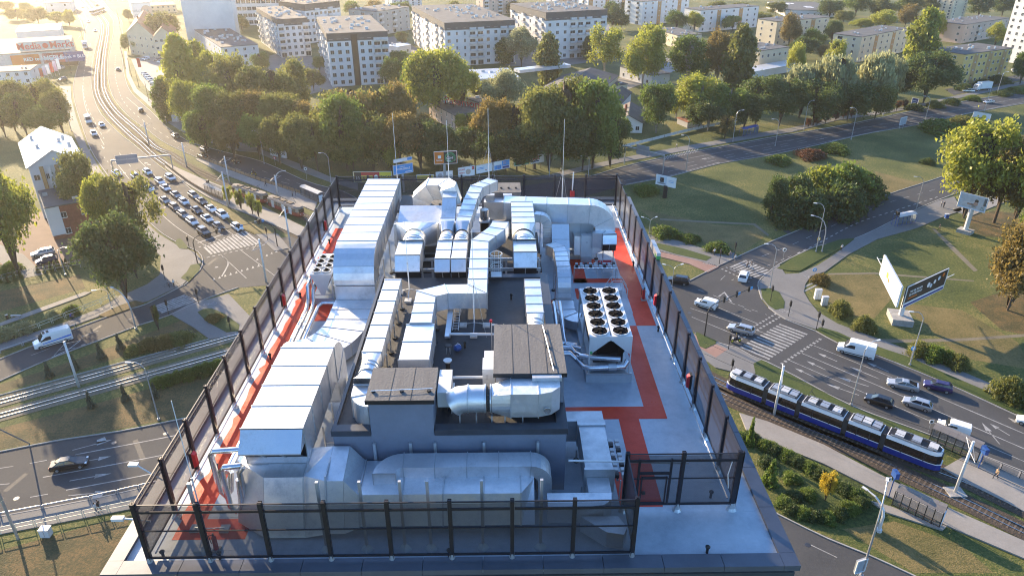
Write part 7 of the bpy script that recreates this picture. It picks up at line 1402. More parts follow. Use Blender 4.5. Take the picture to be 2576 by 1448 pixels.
for bl, br, tl, mk, lab in (((1049, 456), (1092, 455), (1049, 440), [('r', .02, .05, .98, .95, 'sign_yellow'), ('c', .7, .5, .25, 'sign_orange')], 'pale yellow poster left of the building poster row'), ((1097, 452), (1139, 448), (1097, 433), [('r', .03, .1, .45, .9, 'sign_pale'), ('r', .5, .2, .95, .3, 'sign_grey'), ('r', .5, .4, .95, .5, 'sign_grey'), ('c', .25, .5, .3, 'sign_grey')], 'blue and white poster under the orange billboard'), ((1153, 446), (1194, 439), (1153, 423), [('t', 'CHCESZ', .2, .75, .2, 'sign_red'), ('t', 'TANIO', .2, .4, .22, 'sign_red'), ('c', .6, .45, .3, 'plaster_pink'), ('r', .83, .6, .97, .95, 'sign_red'), ('t', '1.', .9, .77, .25, 'sign_white')], 'white and red doughnut poster in the row'), ((1198, 437), (1238, 429), (1198, 417), [('r', .08, .6, .5, .68, 'sign_lightblue'), ('r', .08, .45, .45, .52, 'sign_lightblue'), ('c', .6, .25, .08, 'sign_red')], 'white poster with fine blue lines in the row'), ((1242, 429), (1281, 421), (1242, 408), [('r', .03, .05, .48, .55, 'sign_lightblue'), ('r', .52, .35, .97, .95, 'sign_lightblue'), ('r', .2, .15, .4, .5, 'sign_white'), ('r', .6, .5, .8, .85, 'sign_white'), ('r', .55, .05, .97, .3, 'sign_blue')], 'blue poster with white towers in the row'), ((1293, 418), (1330, 412), (1293, 399), [('r', .02, .05, .98, .95, 'sign_green'), ('r', .1, .1, .7, .5, 'sign_black'), ('c', .82, .72, .16, 'sign_white')], 'green leafy poster in the row'), ((1335, 412), (1368, 406), (1335, 392), [('r', .08, .7, .7, .85, 'sign_red'), ('r', .08, .45, .6, .58, 'sign_red'), ('r', .08, .15, .6, .3, 'sign_blue')], 'white poster with red lines at the row end')):
    bill('roadside_poster', lab, ((bl[0] + br[0]) / 2, bl[1] + 14), bl, br, tl, 'sign_white', mk, 'trunk', .1, two=True, lamps=True)
bill('banner', 'long white lettered banner on the fence at the tram bend', (700, 397), (682, 390), (722, 398), (682, 372), 'sign_white', [('t', 'PASAMON', .5, .5, .55, 'trunk')], 'trunk', .06, two=True); bill('blank_sign', 'blank white sign panel before the thicket', (1981, 530), (1969, 510), (1994, 518), (1971, 494), 'sign_white', [], 'steel_pole', .08); bill('direction_sign', 'blue direction sign board before the dark red saplings', (2301, 274), (2292, 262), (2308, 265), (2293, 246), 'sign_blue', [('r', .1, .55, .8, .62, 'sign_white'), ('r', .1, .3, .7, .36, 'sign_white')], 'steel_pole', .06); bill('direction_sign', 'pale back of a road sign at the lawn kerb', (2270, 325), (2262, 315), (2277, 311), (2263, 297), 'sign_grey', [], 'steel_pole', .06, two=True); bill('direction_sign', 'grey back of the road sign at the bottom right lamp', (2155, 1452), (2148, 1440), (2172, 1432), (2150, 1410), 'sign_grey', [], 'steel_pole', .06)
# round and small signs on posts
def rsign(u, v, vt, m_, label, sq=False, r=.42):
    P, h = hgt(u, v, vt); t = thing('road_sign', label, 'road sign', P.to_tuple()); MB().tube([P, P + UP * h], .04, 6).build('post', 'steel_pole', t); c = P + UP * (h - .3); MB().tube([c, c - Vector((0, .05, 0))], r, 4 if sq else 16).build('plate', m_, t); MB().tube([c - Vector((0, .06, 0)), c - Vector((0, .075, 0))], r * .55, 4 if sq else 12).build('symbol', 'sign_white' if m_ != 'sign_white' else 'sign_black', t)
for u, v, vt, m_, lab, sq in ((2289, 905, 872, 'sign_lightblue', 'round blue roundabout sign on the right verge lamp', 0), (2045, 700, 675, 'sign_lightblue', 'round blue sign beside the brown shrub', 0), (1967, 665, 625, 'sign_white', 'round white truck sign at the right island', 0), (2055, 625, 598, 'sign_yellow', 'yellow diamond sign on the tall right lamp', 1), (693, 415, 395, 'sign_red', 'round red and blue sign behind the banner', 0), (772, 452, 422, 'sign_white', 'round white truck sign above the far road', 0), (2335, 1085, 1055, 'sign_white', 'white sign on the verge behind the shelter', 1), (2222, 1250, 1200, 'sign_white', 'white stop sign post beside the blue display', 1), (420, 312, 292, 'sign_yellow', 'yellow sign at the far right kerb', 1)): rsign(u, v, vt, m_, lab, sq)
# info displays
for u, v, vt, lab in ((2235, 1250, 1185, 'dark blue info display on a pole by the long shelter'), (2460, 1178, 1125, 'dark blue info display on a pole by the far shelter'), (2250, 570, 532, 'black info display on a pole by the blue stop'), (524, 466, 455, 'small black info display on the left platform'), (800, 505, 480, 'small black info display by the second left shelter')):
    P, h = hgt(u, v, vt); t = thing('info_display', lab, 'display', P.to_tuple()); MB().tube([P, P + UP * h], .07, 8).build('post', 'blue_paint' if 'blue' in lab else 'black_pole', t); MB().box(P.x - .25, P.y - .5, h - .9, P.x + .25, P.y + .5, h).build('case', 'blue_paint' if 'dark blue' in lab else 'black', t)
# shelters
def shelter(a, b, dep, label, n=6, post='black_pole', roof='glass_shelter', hh=2.5, seat='timber'):
    A, B = W(*a), W(*b); d = (B - A); L = d.length; d.normalize(); n_ = Vector((-d.y, d.x, 0)) * dep; t = thing('stop_shelter', label, 'shelter', A.to_tuple())
    for k in range(n + 1):
        p = A + d * L * k / n; MB().bar(p + UP * .1, p + UP * hh, .08).build('post', post, t)
        if k < n: q = A + d * L * (k + 1) / n; MB().hexa((p + d * .05 + UP * .3, q - d * .05 + UP * .3, q - d * .05 + n_ * .01 + UP * .3, p + d * .05 + n_ * .01 + UP * .3, p + d * .05 + UP * (hh - .2), q - d * .05 + UP * (hh - .2), q - d * .05 + n_ * .01 + UP * (hh - .2), p + d * .05 + n_ * .01 + UP * (hh - .2))).build('pane', 'glass_shelter', t)
    for zz in (.28, hh): MB().bar(A + UP * zz, B + UP * zz, .07).build('rail', post, t)
    for k in range(n):
        p, q = A + d * (L * k / n), A + d * (L * (k + 1) / n - .02); o = -n_ * .08
        for f0, f1, z0, z1 in ((0, .5, hh + .02, hh + .3), (.5, 1, hh + .3, hh + .22)): MB().hexa((p + o + n_ * f0 + UP * z0, q + o + n_ * f0 + UP * z0, q + o + n_ * f1 + UP * z1, p + o + n_ * f1 + UP * z1, p + o + n_ * f0 + UP * (z0 + .05), q + o + n_ * f0 + UP * (z0 + .05), q + o + n_ * f1 + UP * (z1 + .05), p + o + n_ * f1 + UP * (z1 + .05))).build('roof_panel', roof, t)
    for e in (A, B): MB().bar(e + n_ * .9 + UP * .1, e + n_ * .9 + UP * hh, .07).build('post', post, t)
    MB().bar(A + d * L * .1 + n_ * .25 + UP * .5, A + d * L * .9 + n_ * .25 + UP * .5, .35, .06).build('bench', seat, t); e = A + d * L + n_ * .05; MB().hexa((e + UP * .4, e + n_ * .7 + UP * .4, e + n_ * .7 + d * .1 + UP * .4, e + d * .1 + UP * .4, e + UP * 2.1, e + n_ * .7 + UP * 2.1, e + n_ * .7 + d * .1 + UP * 2.1, e + d * .1 + UP * 2.1)).build('poster_case', 'sign_pale', t)
mat('shelter_roof', (.20, .18, .165), .5, .1, alpha=.88); shelter((2242, 1272), (2361, 1328), 1.6, 'long glass shelter with brown roof at the bottom right', 6, roof='shelter_roof'); shelter((2335, 1112), (2455, 1165), 1.6, 'long glass shelter behind the blue tram', 6, roof='shelter_roof'); shelter((517, 486), (562, 506), 1.6, 'glass shelter on the left tram platform', 5, roof='glass_shelter'); shelter((757, 492), (803, 512), 1.6, 'open shelter with pale roof on the right tram platform', 4, roof='concrete_light'); shelter((2256, 571), (2301, 562), 1.8, 'blue framed bus shelter at the right road', 4, 'blue_paint', 'grey_cabinet'); shelter((1868, 345), (1906, 336), 1.8, 'blue bus shelter behind the upper road', 4, 'blue_paint', 'blue_paint')
# railings and barriers
def railing(px, gap, hh, m_, label, panel=None, name='railing', r=.045, mid=True):
    P = smooth_line(GP(px), gap) if len(px) > 2 else [W(*px[0]).lerp(W(*px[1]), k / max(1, int((W(*px[1]) - W(*px[0])).length / gap))) for k in range(max(1, int((W(*px[1]) - W(*px[0])).length / gap)) + 1)]
    t = thing(name, label, 'railing', P[0].to_tuple())
    for a, b in zip(P, P[1:]):
        d = (b - a).normalized() * .12
        if panel: n = Vector((d.y, -d.x, 0)); MB().bar((a + d + UP * hh * .55), (b - d + UP * hh * .55), .03, hh * .8).build('panel', panel, t)
        else:
            for zz in ((hh, hh * .5) if mid else (hh,)): MB().tube([a + d + UP * zz, b - d + UP * zz], r, 6).build('rail', m_, t)
            MB().tube([b - d, b - d + UP * hh], r, 6).build('post', m_, t)
        MB().tube([a + d, a + d + UP * hh], r, 6).build('post', m_, t)
railing([(-40, 882), (0, 862), (100, 826), (165, 800), (255, 765), (290, 744)], 3.0, 1.1, 'pale_paint', 'pale yellow railing along the left cycle path'); railing([(-40, 1360), (0, 1352 - 8), (90, 1325), (212, 1300), (337, 1275)], 3.0, 1.1, 'pale_paint', 'pale yellow railing along the near left pavement')
railing([(-30, 1305), (0, 1300), (225, 1257), (350, 1229), (440, 1209)], 4.0, .65, 'steel_pole', 'grey crash barrier along the near left road', r=.09, mid=False, name='crash_barrier'); railing([(-30, 900), (0, 889), (120, 848), (190, 824)], 4.0, .65, 'steel_pole', 'grey crash barrier beside the striped van', r=.09, mid=False, name='crash_barrier')
railing([(415, 416), (470, 458), (520, 488), (562, 507)], 2.2, 1.1, 'trunk', 'brown panel fence along the left tram platform', 'brown_fence', 'platform_fence'); railing([(497, 398), (570, 425), (644, 452), (757, 488)], 2.2, 1.1, 'trunk', 'brown panel fence along the right tram platform', 'brown_fence', 'platform_fence'); railing([(2465, 1163), (2560, 1203), (2640, 1240)], 1.6, 1.2, 'black_pole', 'glass panel fence behind the bottom right platform', 'glass_shelter', 'platform_fence')
railing([(-30, 718), (40, 700), (90, 692), (140, 682), (205, 672)], 4.5, 1.5, 'steel_pole', 'thin wire fence along the left yard', r=.04, name='wire_fence'); railing([(1560, 375), (1640, 355), (1740, 330), (1860, 305)], 5, 1.2, 'concrete', 'low concrete fence before the cottage garden', 'concrete_light', 'garden_wall')
# cabinets, bench, bin, bollards
def cab(u, v, w_, dp, hh, label, m_='white_metal'):
    P = W(u, v); t = thing('utility_cabinet', label, 'cabinet', P.to_tuple()); MB().box(P.x - w_ / 2, P.y - dp / 2, .15, P.x + w_ / 2, P.y + dp / 2, hh).build('case', m_, t); MB().box(P.x - w_ / 2 - .05, P.y - dp / 2 - .05, hh, P.x + w_ / 2 + .05, P.y + dp / 2 + .05, hh + .08).build('lid', 'grey_cabinet', t); MB().box(P.x - w_ / 2 + .05, P.y - dp / 2 + .05, 0, P.x + w_ / 2 - .05, P.y + dp / 2 - .05, .15).build('plinth', 'concrete', t); MB().box(P.x - .012, P.y - dp / 2 - .012, .25, P.x + .012, P.y - dp / 2 - .002, hh - .08).build('door_joint', 'black', t)
cab(2072, 768, 1.1, .6, 1.9, 'white utility cabinet nearest the right zebra pavement'); cab(2055, 752, 1.2, .6, 2.1, 'tall white utility cabinet behind the other one'); cab(119, 1347, 1.1, .8, 1.2, 'small white cabinet on the near left grass'); cab(444, 306, 2.2, 1.6, 2.4, 'grey utility box by the black parked car', 'grey_cabinet'); cab(2380, 547 + 2, .8, .7, 1.1, 'small blue bin on the pavement by the portrait billboard', 'blue_paint')
P = W(41, 798); t = thing('park_bench', 'pale bench beside the left footpath', 'bench', P.to_tuple()); MB().box(P.x - .9, P.y - .2, .42, P.x + .9, P.y + .2, .5).build('seat', 'concrete_light', t)
for s in (-.7, .7): MB().box(P.x + s - .06, P.y - .18, 0, P.x + s + .06, P.y + .18, .42).build('leg', 'concrete', t)
P = W(19, 801); t = thing('litter_bin', 'dark litter bin left of the pale bench', 'bin', P.to_tuple()); MB().cyl(P, .22, .75, 12).build('body', 'black', t); MB().cyl(P + UP * .75, .25, .06, 12).build('rim', 'steel_pole', t)
t = thing('leaning_mast', 'leaning a frame mast with sign backs at the lower left edge', 'mast', W(46, 1355).to_tuple()); P, h = hgt(46, 1355, 1035); Q2 = W(74, 1115); MB().tube([P, P + UP * h * .5, P + UP * h], [.16, .14, .1], 8).build('pole', 'steel_pole', t); MB().tube([Q2, P + UP * h], [.1, .08], 8).build('brace', 'steel_pole', t)
for f_ in (.55, .72): MB().box(P.x - .7, P.y - .05, h * f_, P.x - .12, P.y + .05, h * f_ + 1.3).build('sign_back', 'sign_grey', t)
for k in range(6):
    P, h = hgt(105 + k * 9, 205 - k * 3, 172 - k * 5); t = thing('flag', f'white upright flag, {ORD[k]} from the left before the shop hall', 'flag', P.to_tuple(), 'flags before the shop hall'); MB().tube([P, P + UP * h], .06, 6).build('pole', 'white_pole', t); MB().box(P.x + .08, P.y - .02, h * .35, P.x + 1.5, P.y + .02, h * .97).build('cloth', 'sign_white' if k % 3 else 'sign_red', t)
P, h = hgt(359, 182, 146); t = thing('flag', 'red upright flag at the car park corner', 'flag', P.to_tuple()); MB().tube([P, P + UP * h], .06, 6).build('pole', 'white_pole', t); MB().box(P.x - 1.6, P.y - .02, h * .35, P.x - .08, P.y + .02, h * .97).build('cloth', 'sign_red', t)

# ------------------------------------------------------------------ people
for n_, c_ in (('cloth_white', (.62, .61, .60)), ('cloth_black', (.02, .02, .022)), ('cloth_blue', (.03, .08, .32)), ('cloth_grey', (.16, .16, .17)), ('cloth_denim', (.06, .09, .16)), ('cloth_red', (.32, .04, .04)), ('cloth_tan', (.30, .22, .14)), ('hair_dark', (.03, .02, .015)), ('hair_fair', (.30, .19, .08)), ('cloth_yellow', (.55, .45, .06))): mat(n_, c_, .85)
def figure(pose):
    """one continuous body grown with a Skin modifier over a posed skeleton"""
    J = {'pel': (0, 0, .95), 'spine': (0, 0, 1.15), 'chest': (0, .01, 1.38), 'neck': (0, .02, 1.50), 'head': (0, .03, 1.62), 'crown': (0, .03, 1.76)}
    rad = {'pel': (.16, .12), 'spine': (.14, .10), 'chest': (.18, .12), 'neck': (.055, .055), 'head': (.085, .10), 'crown': (.07, .08)}
    E = [('pel', 'spine'), ('spine', 'chest'), ('chest', 'neck'), ('neck', 'head'), ('head', 'crown')]
    for s, nm in ((-1, 'l'), (1, 'r')):
        st = s * pose.get('stride', .0); ak = pose.get('arm', .0) * -s
        J[nm + 'hip'] = (s * .10, 0, .90); J[nm + 'knee'] = (s * .11, st * .5 + .04 + pose.get('sit', 0) * .42, .50 + pose.get('sit', 0) * .32); J[nm + 'ank'] = (s * .11, st - .02 + pose.get('sit', 0) * .30, .09 + (.06 if st < 0 else 0) + pose.get('sit', 0) * .26); J[nm + 'toe'] = (s * .12, st + .16 + pose.get('sit', 0) * .3, .04 + pose.get('sit', 0) * .26)
        J[nm + 'sh'] = (s * .21, .0, 1.40); J[nm + 'elb'] = (s * .27, ak * .4 + .0 + pose.get('reach', 0) * .25, 1.13 + pose.get('reach', 0) * .03); J[nm + 'wri'] = (s * .26, ak + .10 + pose.get('reach', 0) * .42, .90 + pose.get('reach', 0) * .22); J[nm + 'hand'] = (s * .26, ak + .13 + pose.get('reach', 0) * .48, .82 + pose.get('reach', 0) * .28)
        for a, r_ in (('hip', .095), ('knee', .065), ('ank', .045), ('toe', .04), ('sh', .065), ('elb', .045), ('wri', .035), ('hand', .04)): rad[nm + a] = (r_, r_)
        E += [('pel', nm + 'hip'), (nm + 'hip', nm + 'knee'), (nm + 'knee', nm + 'ank'), (nm + 'ank', nm + 'toe'), ('chest', nm + 'sh'), (nm + 'sh', nm + 'elb'), (nm + 'elb', nm + 'wri'), (nm + 'wri', nm + 'hand')]
    ks = list(J); lean = pose.get('lean', 0); pts = [(x, y + max(0, z - .95) * lean, z) for x, y, z in J.values()]
    me = bpy.data.meshes.new('body'); me.from_pydata(pts, [(ks.index(a), ks.index(b)) for a, b in E], []); o = bpy.data.objects.new('body', me); COL.objects.link(o)
    md = o.modifiers.new('skin', 'SKIN'); sb = o.modifiers.new('sub', 'SUBSURF'); sb.levels = sb.render_levels = 1
    for i, k in enumerate(ks): me.skin_vertices[0].data[i].radius = rad[k]; me.skin_vertices[0].data[i].use_root = (k == 'pel')
    bpy.context.view_layer.update(); out = bpy.data.meshes.new_from_object(o.evaluated_get(bpy.context.evaluated_depsgraph_get())); bpy.data.objects.remove(o)
    out.materials.clear()
    for n_ in ('skin', 'cloth_white', 'cloth_denim', 'hair_dark'): out.materials.append(M(n_))
    for p in out.polygons:
        x, y, z = p.center; ay = abs(x); p.use_smooth = True
        p.material_index = (3 if z > 1.68 or (z > 1.58 and y < .02 + (z - .95) * lean) else 0) if z > 1.47 else 2 if (z < .96 and ay < .22) else 0 if (ay > .2 and z < 1.12) else 1
    return out
WALK = figure({'stride': .28, 'arm': .16}); STAND = figure({'arm': .03, 'stride': .03}); RIDE = figure({'sit': 1, 'reach': 1, 'lean': .35})
def person(u, v, ang, top, legs_, label, me=None, hair='hair_dark', z=.12, group=None):
    P = W(u, v); o = bpy.data.objects.new('person', me or WALK); COL.objects.link(o); o.location = (P.x, P.y, z); o.rotation_euler = (0, 0, R(ang)); tag(o, label, 'person', group)
    for i, m_ in ((1, top), (2, legs_), (3, hair)): o.material_slots[i].link = 'OBJECT'; o.material_slots[i].material = M(m_)
    return o
cw, cb, cbl, cg, cdn, crd, ct_ = 'cloth_white', 'cloth_black', 'cloth_blue', 'cloth_grey', 'cloth_denim', 'cloth_red', 'cloth_tan'
for i, j, x, y, a, tp, lg_, lab in ((2, 1, 2030, 1125, 20, cw, cb, 'person in white top and black shorts on the right path'), (2, 1, 2190, 1150, 40, cg, cdn, 'person in grey walking towards the right zebra'), (2, 1, 2240, 1185, 40, cw, cg, 'person in white waiting at the right zebra kerb'), (2, 1, 2365, 1258, 60, cb, cb, 'left person in black on the right zebra'), (2, 1, 2405, 1262, 60, cb, cw, 'right person in black top on the right zebra'), (2, 1, 1655, 48, 80, cw, cdn, 'person in white on the upper pavement by the gantry'), (2, 1, 492, 295, 100, cw, cb, 'person in white on the pavement behind the far fence'), (3, 1, 735, 1082, 30, cw, cb, 'person in white walking on the right curved pavement'), (3, 1, 1738, 637, 200, cw, cg, 'person in white of the pair behind the blue stop'), (3, 1, 1762, 645, 200, cb, cb, 'person in black of the pair behind the blue stop'), (3, 1, 1715, 877, 250, cb, cb, 'person in black on the worn lawn path'), (3, 3, 2282, 475, 100, ct_, cb, 'fair haired person in tan on the bottom right platform'), (0, 3, 980, 822, 90, cw, cg, 'front person with white bag on the near left pavement'), (0, 3, 1010, 795, 100, cb, cb, 'person in black running behind on the near left pavement'), (1, 1, 100, 432, 120, cb, cb, 'person in black on the right platform behind the old tram'), (1, 1, 370, 532, 120, cg, cb, 'left person of the pair before the open shelter'), (1, 1, 402, 527, 120, cb, cdn, 'right person of the pair before the open shelter'), (0, 0, 2012, 1378, 140, cb, cb, 'person in black walking ahead of the pavement group')): person(*T(i, j, x, y), a, tp, lg_, lab, STAND if 'waiting' in lab or 'pair' in lab else WALK, 'hair_fair' if 'fair' in lab else 'hair_dark')
for k, (x, y) in enumerate(((2128, 1415), (2150, 1395), (2172, 1422), (2205, 1385), (2225, 1438), (2252, 1435), (2282, 1425), (2330, 1390))): tp = (cb, cw, cb, cbl, cw, cw, cbl, cg)[k]; person(*T(0, 0, x, y), 130 + k * 11, tp, (cb, cdn)[k % 2], f'{("black", "white", "black", "blue", "white", "white", "blue", "grey")[k]} clad person, {ORD[k]} from the left in the pavement group', (WALK, STAND)[k % 2], group='people gathered on the pavement')
# bicycles and motorcycles
def bike_mesh():
    m = MB()
    for x in (-.52, .52): m.tube([(0, x + .34 * math.cos(k * math.pi / 8), .35 + .34 * math.sin(k * math.pi / 8)) for k in range(17)], .022, 5, caps=False)
    for a, b in (((0, -.52, .35), (0, -.2, .85)), ((0, -.2, .85), (0, .38, .85)), ((0, .38, .85), (0, .52, .35)), ((0, -.2, .82), (0, -.05, .3)), ((0, -.05, .3), (0, .36, .8)), ((0, -.52, .35), (0, -.05, .3)), ((0, .36, .8), (0, .38, 1.02))): m.tube([a, b], .02, 5)
    m.tube([(-.25, .4, 1.02), (.25, .4, 1.02)], .018, 5); m.bar((0, -.32, .92), (0, -.08, .92), .13, .05); return m.mesh('bicycle', 'black')
BK = bike_mesh()
def cyclist(u, v, ang, top, label, plab, ride=True):
    P = W(u, v); o = bpy.data.objects.new('bicycle', BK); COL.objects.link(o); o.location = (P.x, P.y, .13); o.rotation_euler = (0, 0, R(ang)); tag(o, label, 'bicycle')
    d = Vector((-math.sin(R(ang)), math.cos(R(ang)), 0)); p = P - d * .22 if ride else P + Vector((d.y, -d.x, 0)) * .45; q = bpy.data.objects.new('person', RIDE if ride else STAND); COL.objects.link(q); q.location = (p.x, p.y, .13 + (.06 if ride else 0)); q.rotation_euler = (0, 0, R(ang)); tag(q, plab, 'person')
    for i, m_ in ((1, top), (2, cb)): q.material_slots[i].link = 'OBJECT'; q.material_slots[i].material = M(m_)
cyclist(*T(0, 2, 735, 338), -70, cbl, 'bicycle ridden along the pale left railing', 'cyclist in blue riding along the left railing'); cyclist(*T(0, 1, 1702, 1442), -60, cg, 'left bicycle waiting at the left zebra', 'person in grey standing with the left bicycle', False); cyclist(*T(0, 1, 1768, 1432), -100, cw, 'right bicycle waiting at the left zebra', 'person in white standing with the right bicycle', False)
def moto(u, v, ang, label, plab):
    P = W(u, v); t = thing('motorcycle', label, 'motorcycle', (P.x, P.y, .02)); t.rotation_euler = (0, 0, R(ang))
    def add(mb_, nm, m_): o = bpy.data.objects.new(nm, mb_.mesh(nm, m_)); COL.objects.link(o); o.parent = t
    for y in (-.68, .68): add(MB().tube([(-.06, y, .32), (.06, y, .32)], .32, 14), 'wheel', 'tyre'); add(MB().tube([(-.065, y, .32), (.065, y, .32)], .2, 10), 'rim', 'sign_yellow')
    add(MB().hexa(((-.14, -.45, .4), (.14, -.45, .4), (.14, .4, .4), (-.14, .4, .4), (-.15, -.75, .82), (.15, -.75, .82), (.13, .42, .95), (-.13, .42, .95))), 'body', 'car_black'); add(MB().tube([(-.36, .45, 1.08), (.36, .45, 1.08)], .022, 6), 'handlebar', 'black'); add(MB().tube([(0, .68, .32), (0, .45, 1.0)], .05, 6), 'fork', 'steel_pole'); add(MB().box(-.12, .5, .82, .12, .66, 1.0), 'headlight', 'headlamp')
    d = Vector((-math.sin(R(ang)), math.cos(R(ang)), 0)); q = bpy.data.objects.new('person', RIDE); COL.objects.link(q); q.location = (P.x - d.x * .2, P.y - d.y * .2, .06); q.rotation_euler = (0, 0, R(ang)); tag(q, plab, 'person')
    for i, m_ in ((1, cb), (2, cb), (3, 'cloth_yellow')): q.material_slots[i].link = 'OBJECT'; q.material_slots[i].material = M(m_)
moto(*T(2, 2, 2250, 545), 100, 'black motorcycle with yellow rims at the right stop line', 'motorcyclist in black with yellow helmet'); moto(*T(0, 1, 2556, 312), 70, 'dark motorcycle on the far right carriageway', 'motorcyclist riding away past the tram platform')
# ================================================================== TREES AND SHRUBS
def crown_mesh(name, kind, seed, n=230, k=13, leaf=.085):
    rr = random.Random(seed); vs = []; fs = []; lobes = []
    if kind in ('round', 'airy', 'willow'):
        for _ in range(17 if kind != 'airy' else 13):
            a = rr.uniform(0, 6.283); e = rr.uniform(-.75, 1.0); q = rr.uniform(.40, .80); c = math.sqrt(max(0, 1 - e * e * .8)); lobes.append((Vector((math.cos(a) * c * q, math.sin(a) * c * q, .5 + e * .36)), rr.uniform(.16, .34) * (1 if kind != 'airy' else .75)))
        lobes.append((Vector((0, 0, .5)), .45))
    for i in range(n):
        if kind in ('round', 'airy', 'willow'):
            c, q = rr.choice(lobes); d = Vector((rr.gauss(0, 1), rr.gauss(0, 1), rr.gauss(0, 1) + .2)).normalized(); rad = q * rr.uniform(.55, 1.0) ** .5; p = c + Vector((d.x * rad, d.y * rad, d.z * rad * .55))
        elif kind == 'poplar':
            z = rr.random(); a = rr.uniform(0, 6.283); w_ = (math.sin(math.pi * min(1, z * .93 + .07)) ** .55) * rr.uniform(.5, 1); w_ *= 1 + .25 * math.sin(a * 3 + z * 9 + seed); p = Vector((math.cos(a) * w_, math.sin(a) * w_, z))
        elif kind == 'cone':
            z = rr.random() ** 1.4; a = rr.uniform(0, 6.283); w_ = (1 - z) * rr.uniform(.4, 1) * (.8 + .25 * math.sin(z * 40)); p = Vector((math.cos(a) * w_, math.sin(a) * w_, z))
        else:  # shrub
            a = rr.uniform(0, 6.283); e = rr.random(); q = math.sqrt(1 - e * e) * rr.uniform(.6, 1) * (1 + .22 * math.sin(a * 3 + seed) + .1 * math.sin(a * 7)); p = Vector((math.cos(a) * q, math.sin(a) * q, e * rr.uniform(.75, 1.05)))
        sz = .10 if kind != 'willow' else .07
        for j in range(k):
            q = p + Vector((rr.gauss(0, sz), rr.gauss(0, sz), rr.gauss(0, sz * (.6 if kind != 'poplar' else .35)) - (rr.random() * .12 if kind == 'willow' else 0)))
            nrm = Vector((rr.gauss(0, 1), rr.gauss(0, 1), rr.gauss(0, 1) + .5)).normalized(); x = nrm.orthogonal().normalized(); x = (Matrix.Rotation(rr.uniform(0, 6.28), 3, nrm) @ x) * leaf * rr.uniform(.6, 1.25); y = nrm.cross(x) * rr.uniform(.55, .9)
            if kind == 'willow': y = Vector((y.x * .5, y.y * .5, -leaf * 1.3))
            zf = {'poplar': .28, 'cone': .5, 'shrub': .9}.get(kind, .62)
            b = len(vs); vs += [q - x - y * 1, q + x * .25 - y, q + x + y * .2, q - x * .1 + y]; fs.append((b, b + 1, b + 2, b + 3))
            if zf != 1:
                for m_ in range(4): v = vs[b + m_]; vs[b + m_] = Vector((v.x, v.y, q.z + (v.z - q.z) * zf * 1.1))
    me = bpy.data.meshes.new(name); me.from_pydata([tuple(v) for v in vs], [], fs); me.materials.append(M('leaf_green')); return me
CROWN = {'round': [crown_mesh('crown', 'round', s, 980, 13, .040) for s in range(5)], 'airy': [crown_mesh('crown', 'airy', s + 20, 420, 12, .046) for s in range(3)], 'willow': [crown_mesh('crown', 'willow', s + 40, 700, 13, .038) for s in range(2)], 'poplar': [crown_mesh('crown', 'poplar', s + 60, 640, 12, .10) for s in range(3)], 'cone': [crown_mesh('crown', 'cone', 80, 150, 8, .11)], 'shrub': [crown_mesh('foliage', 'shrub', s + 90, 420, 10, .062) for s in range(3)]}
def trunk_mesh(seed):
    rr = random.Random(seed); m = MB(); m.tube([(0, 0, 0), (.02, .01, .3), (-.02, .02, .6), (0, 0, .85)], [1, .8, .6, .25], 7)
    for k in range(6):
        a = rr.uniform(0, 6.28); z = rr.uniform(.32, .62); m.tube([(0, 0, z), (5 * math.cos(a) * .5, 5 * math.sin(a) * .5, z + .12), (9 * math.cos(a) * .6, 9 * math.sin(a) * .6, z + .26)], [.42, .3, .1], 5)
    return m.mesh('trunk', 'trunk', smooth=True)
TRUNK = [trunk_mesh(s) for s in range(4)]
KN = {'round': 'spreading', 'airy': 'open crowned', 'willow': 'drooping', 'poplar': 'columnar', 'cone': 'small conical', 'shrub': 'low'}
LN = {'leaf_green': 'green', 'leaf_dark': 'dark green', 'leaf_yellow': 'yellow green', 'leaf_olive': 'olive', 'leaf_rust': 'rusty brown', 'leaf_silver': 'silvery green', 'leaf_red': 'dark red', 'leaf_spruce': 'blue green', 'leaf_gold': 'bright gold'}
NUM = ['first', 'second', 'third', 'fourth', 'fifth', 'sixth', 'seventh', 'eighth', 'ninth', 'tenth', 'eleventh', 'twelfth', 'thirteenth', 'fourteenth', 'fifteenth', 'sixteenth', 'seventeenth', 'eighteenth', 'nineteenth', 'twentieth']
TN = [0]
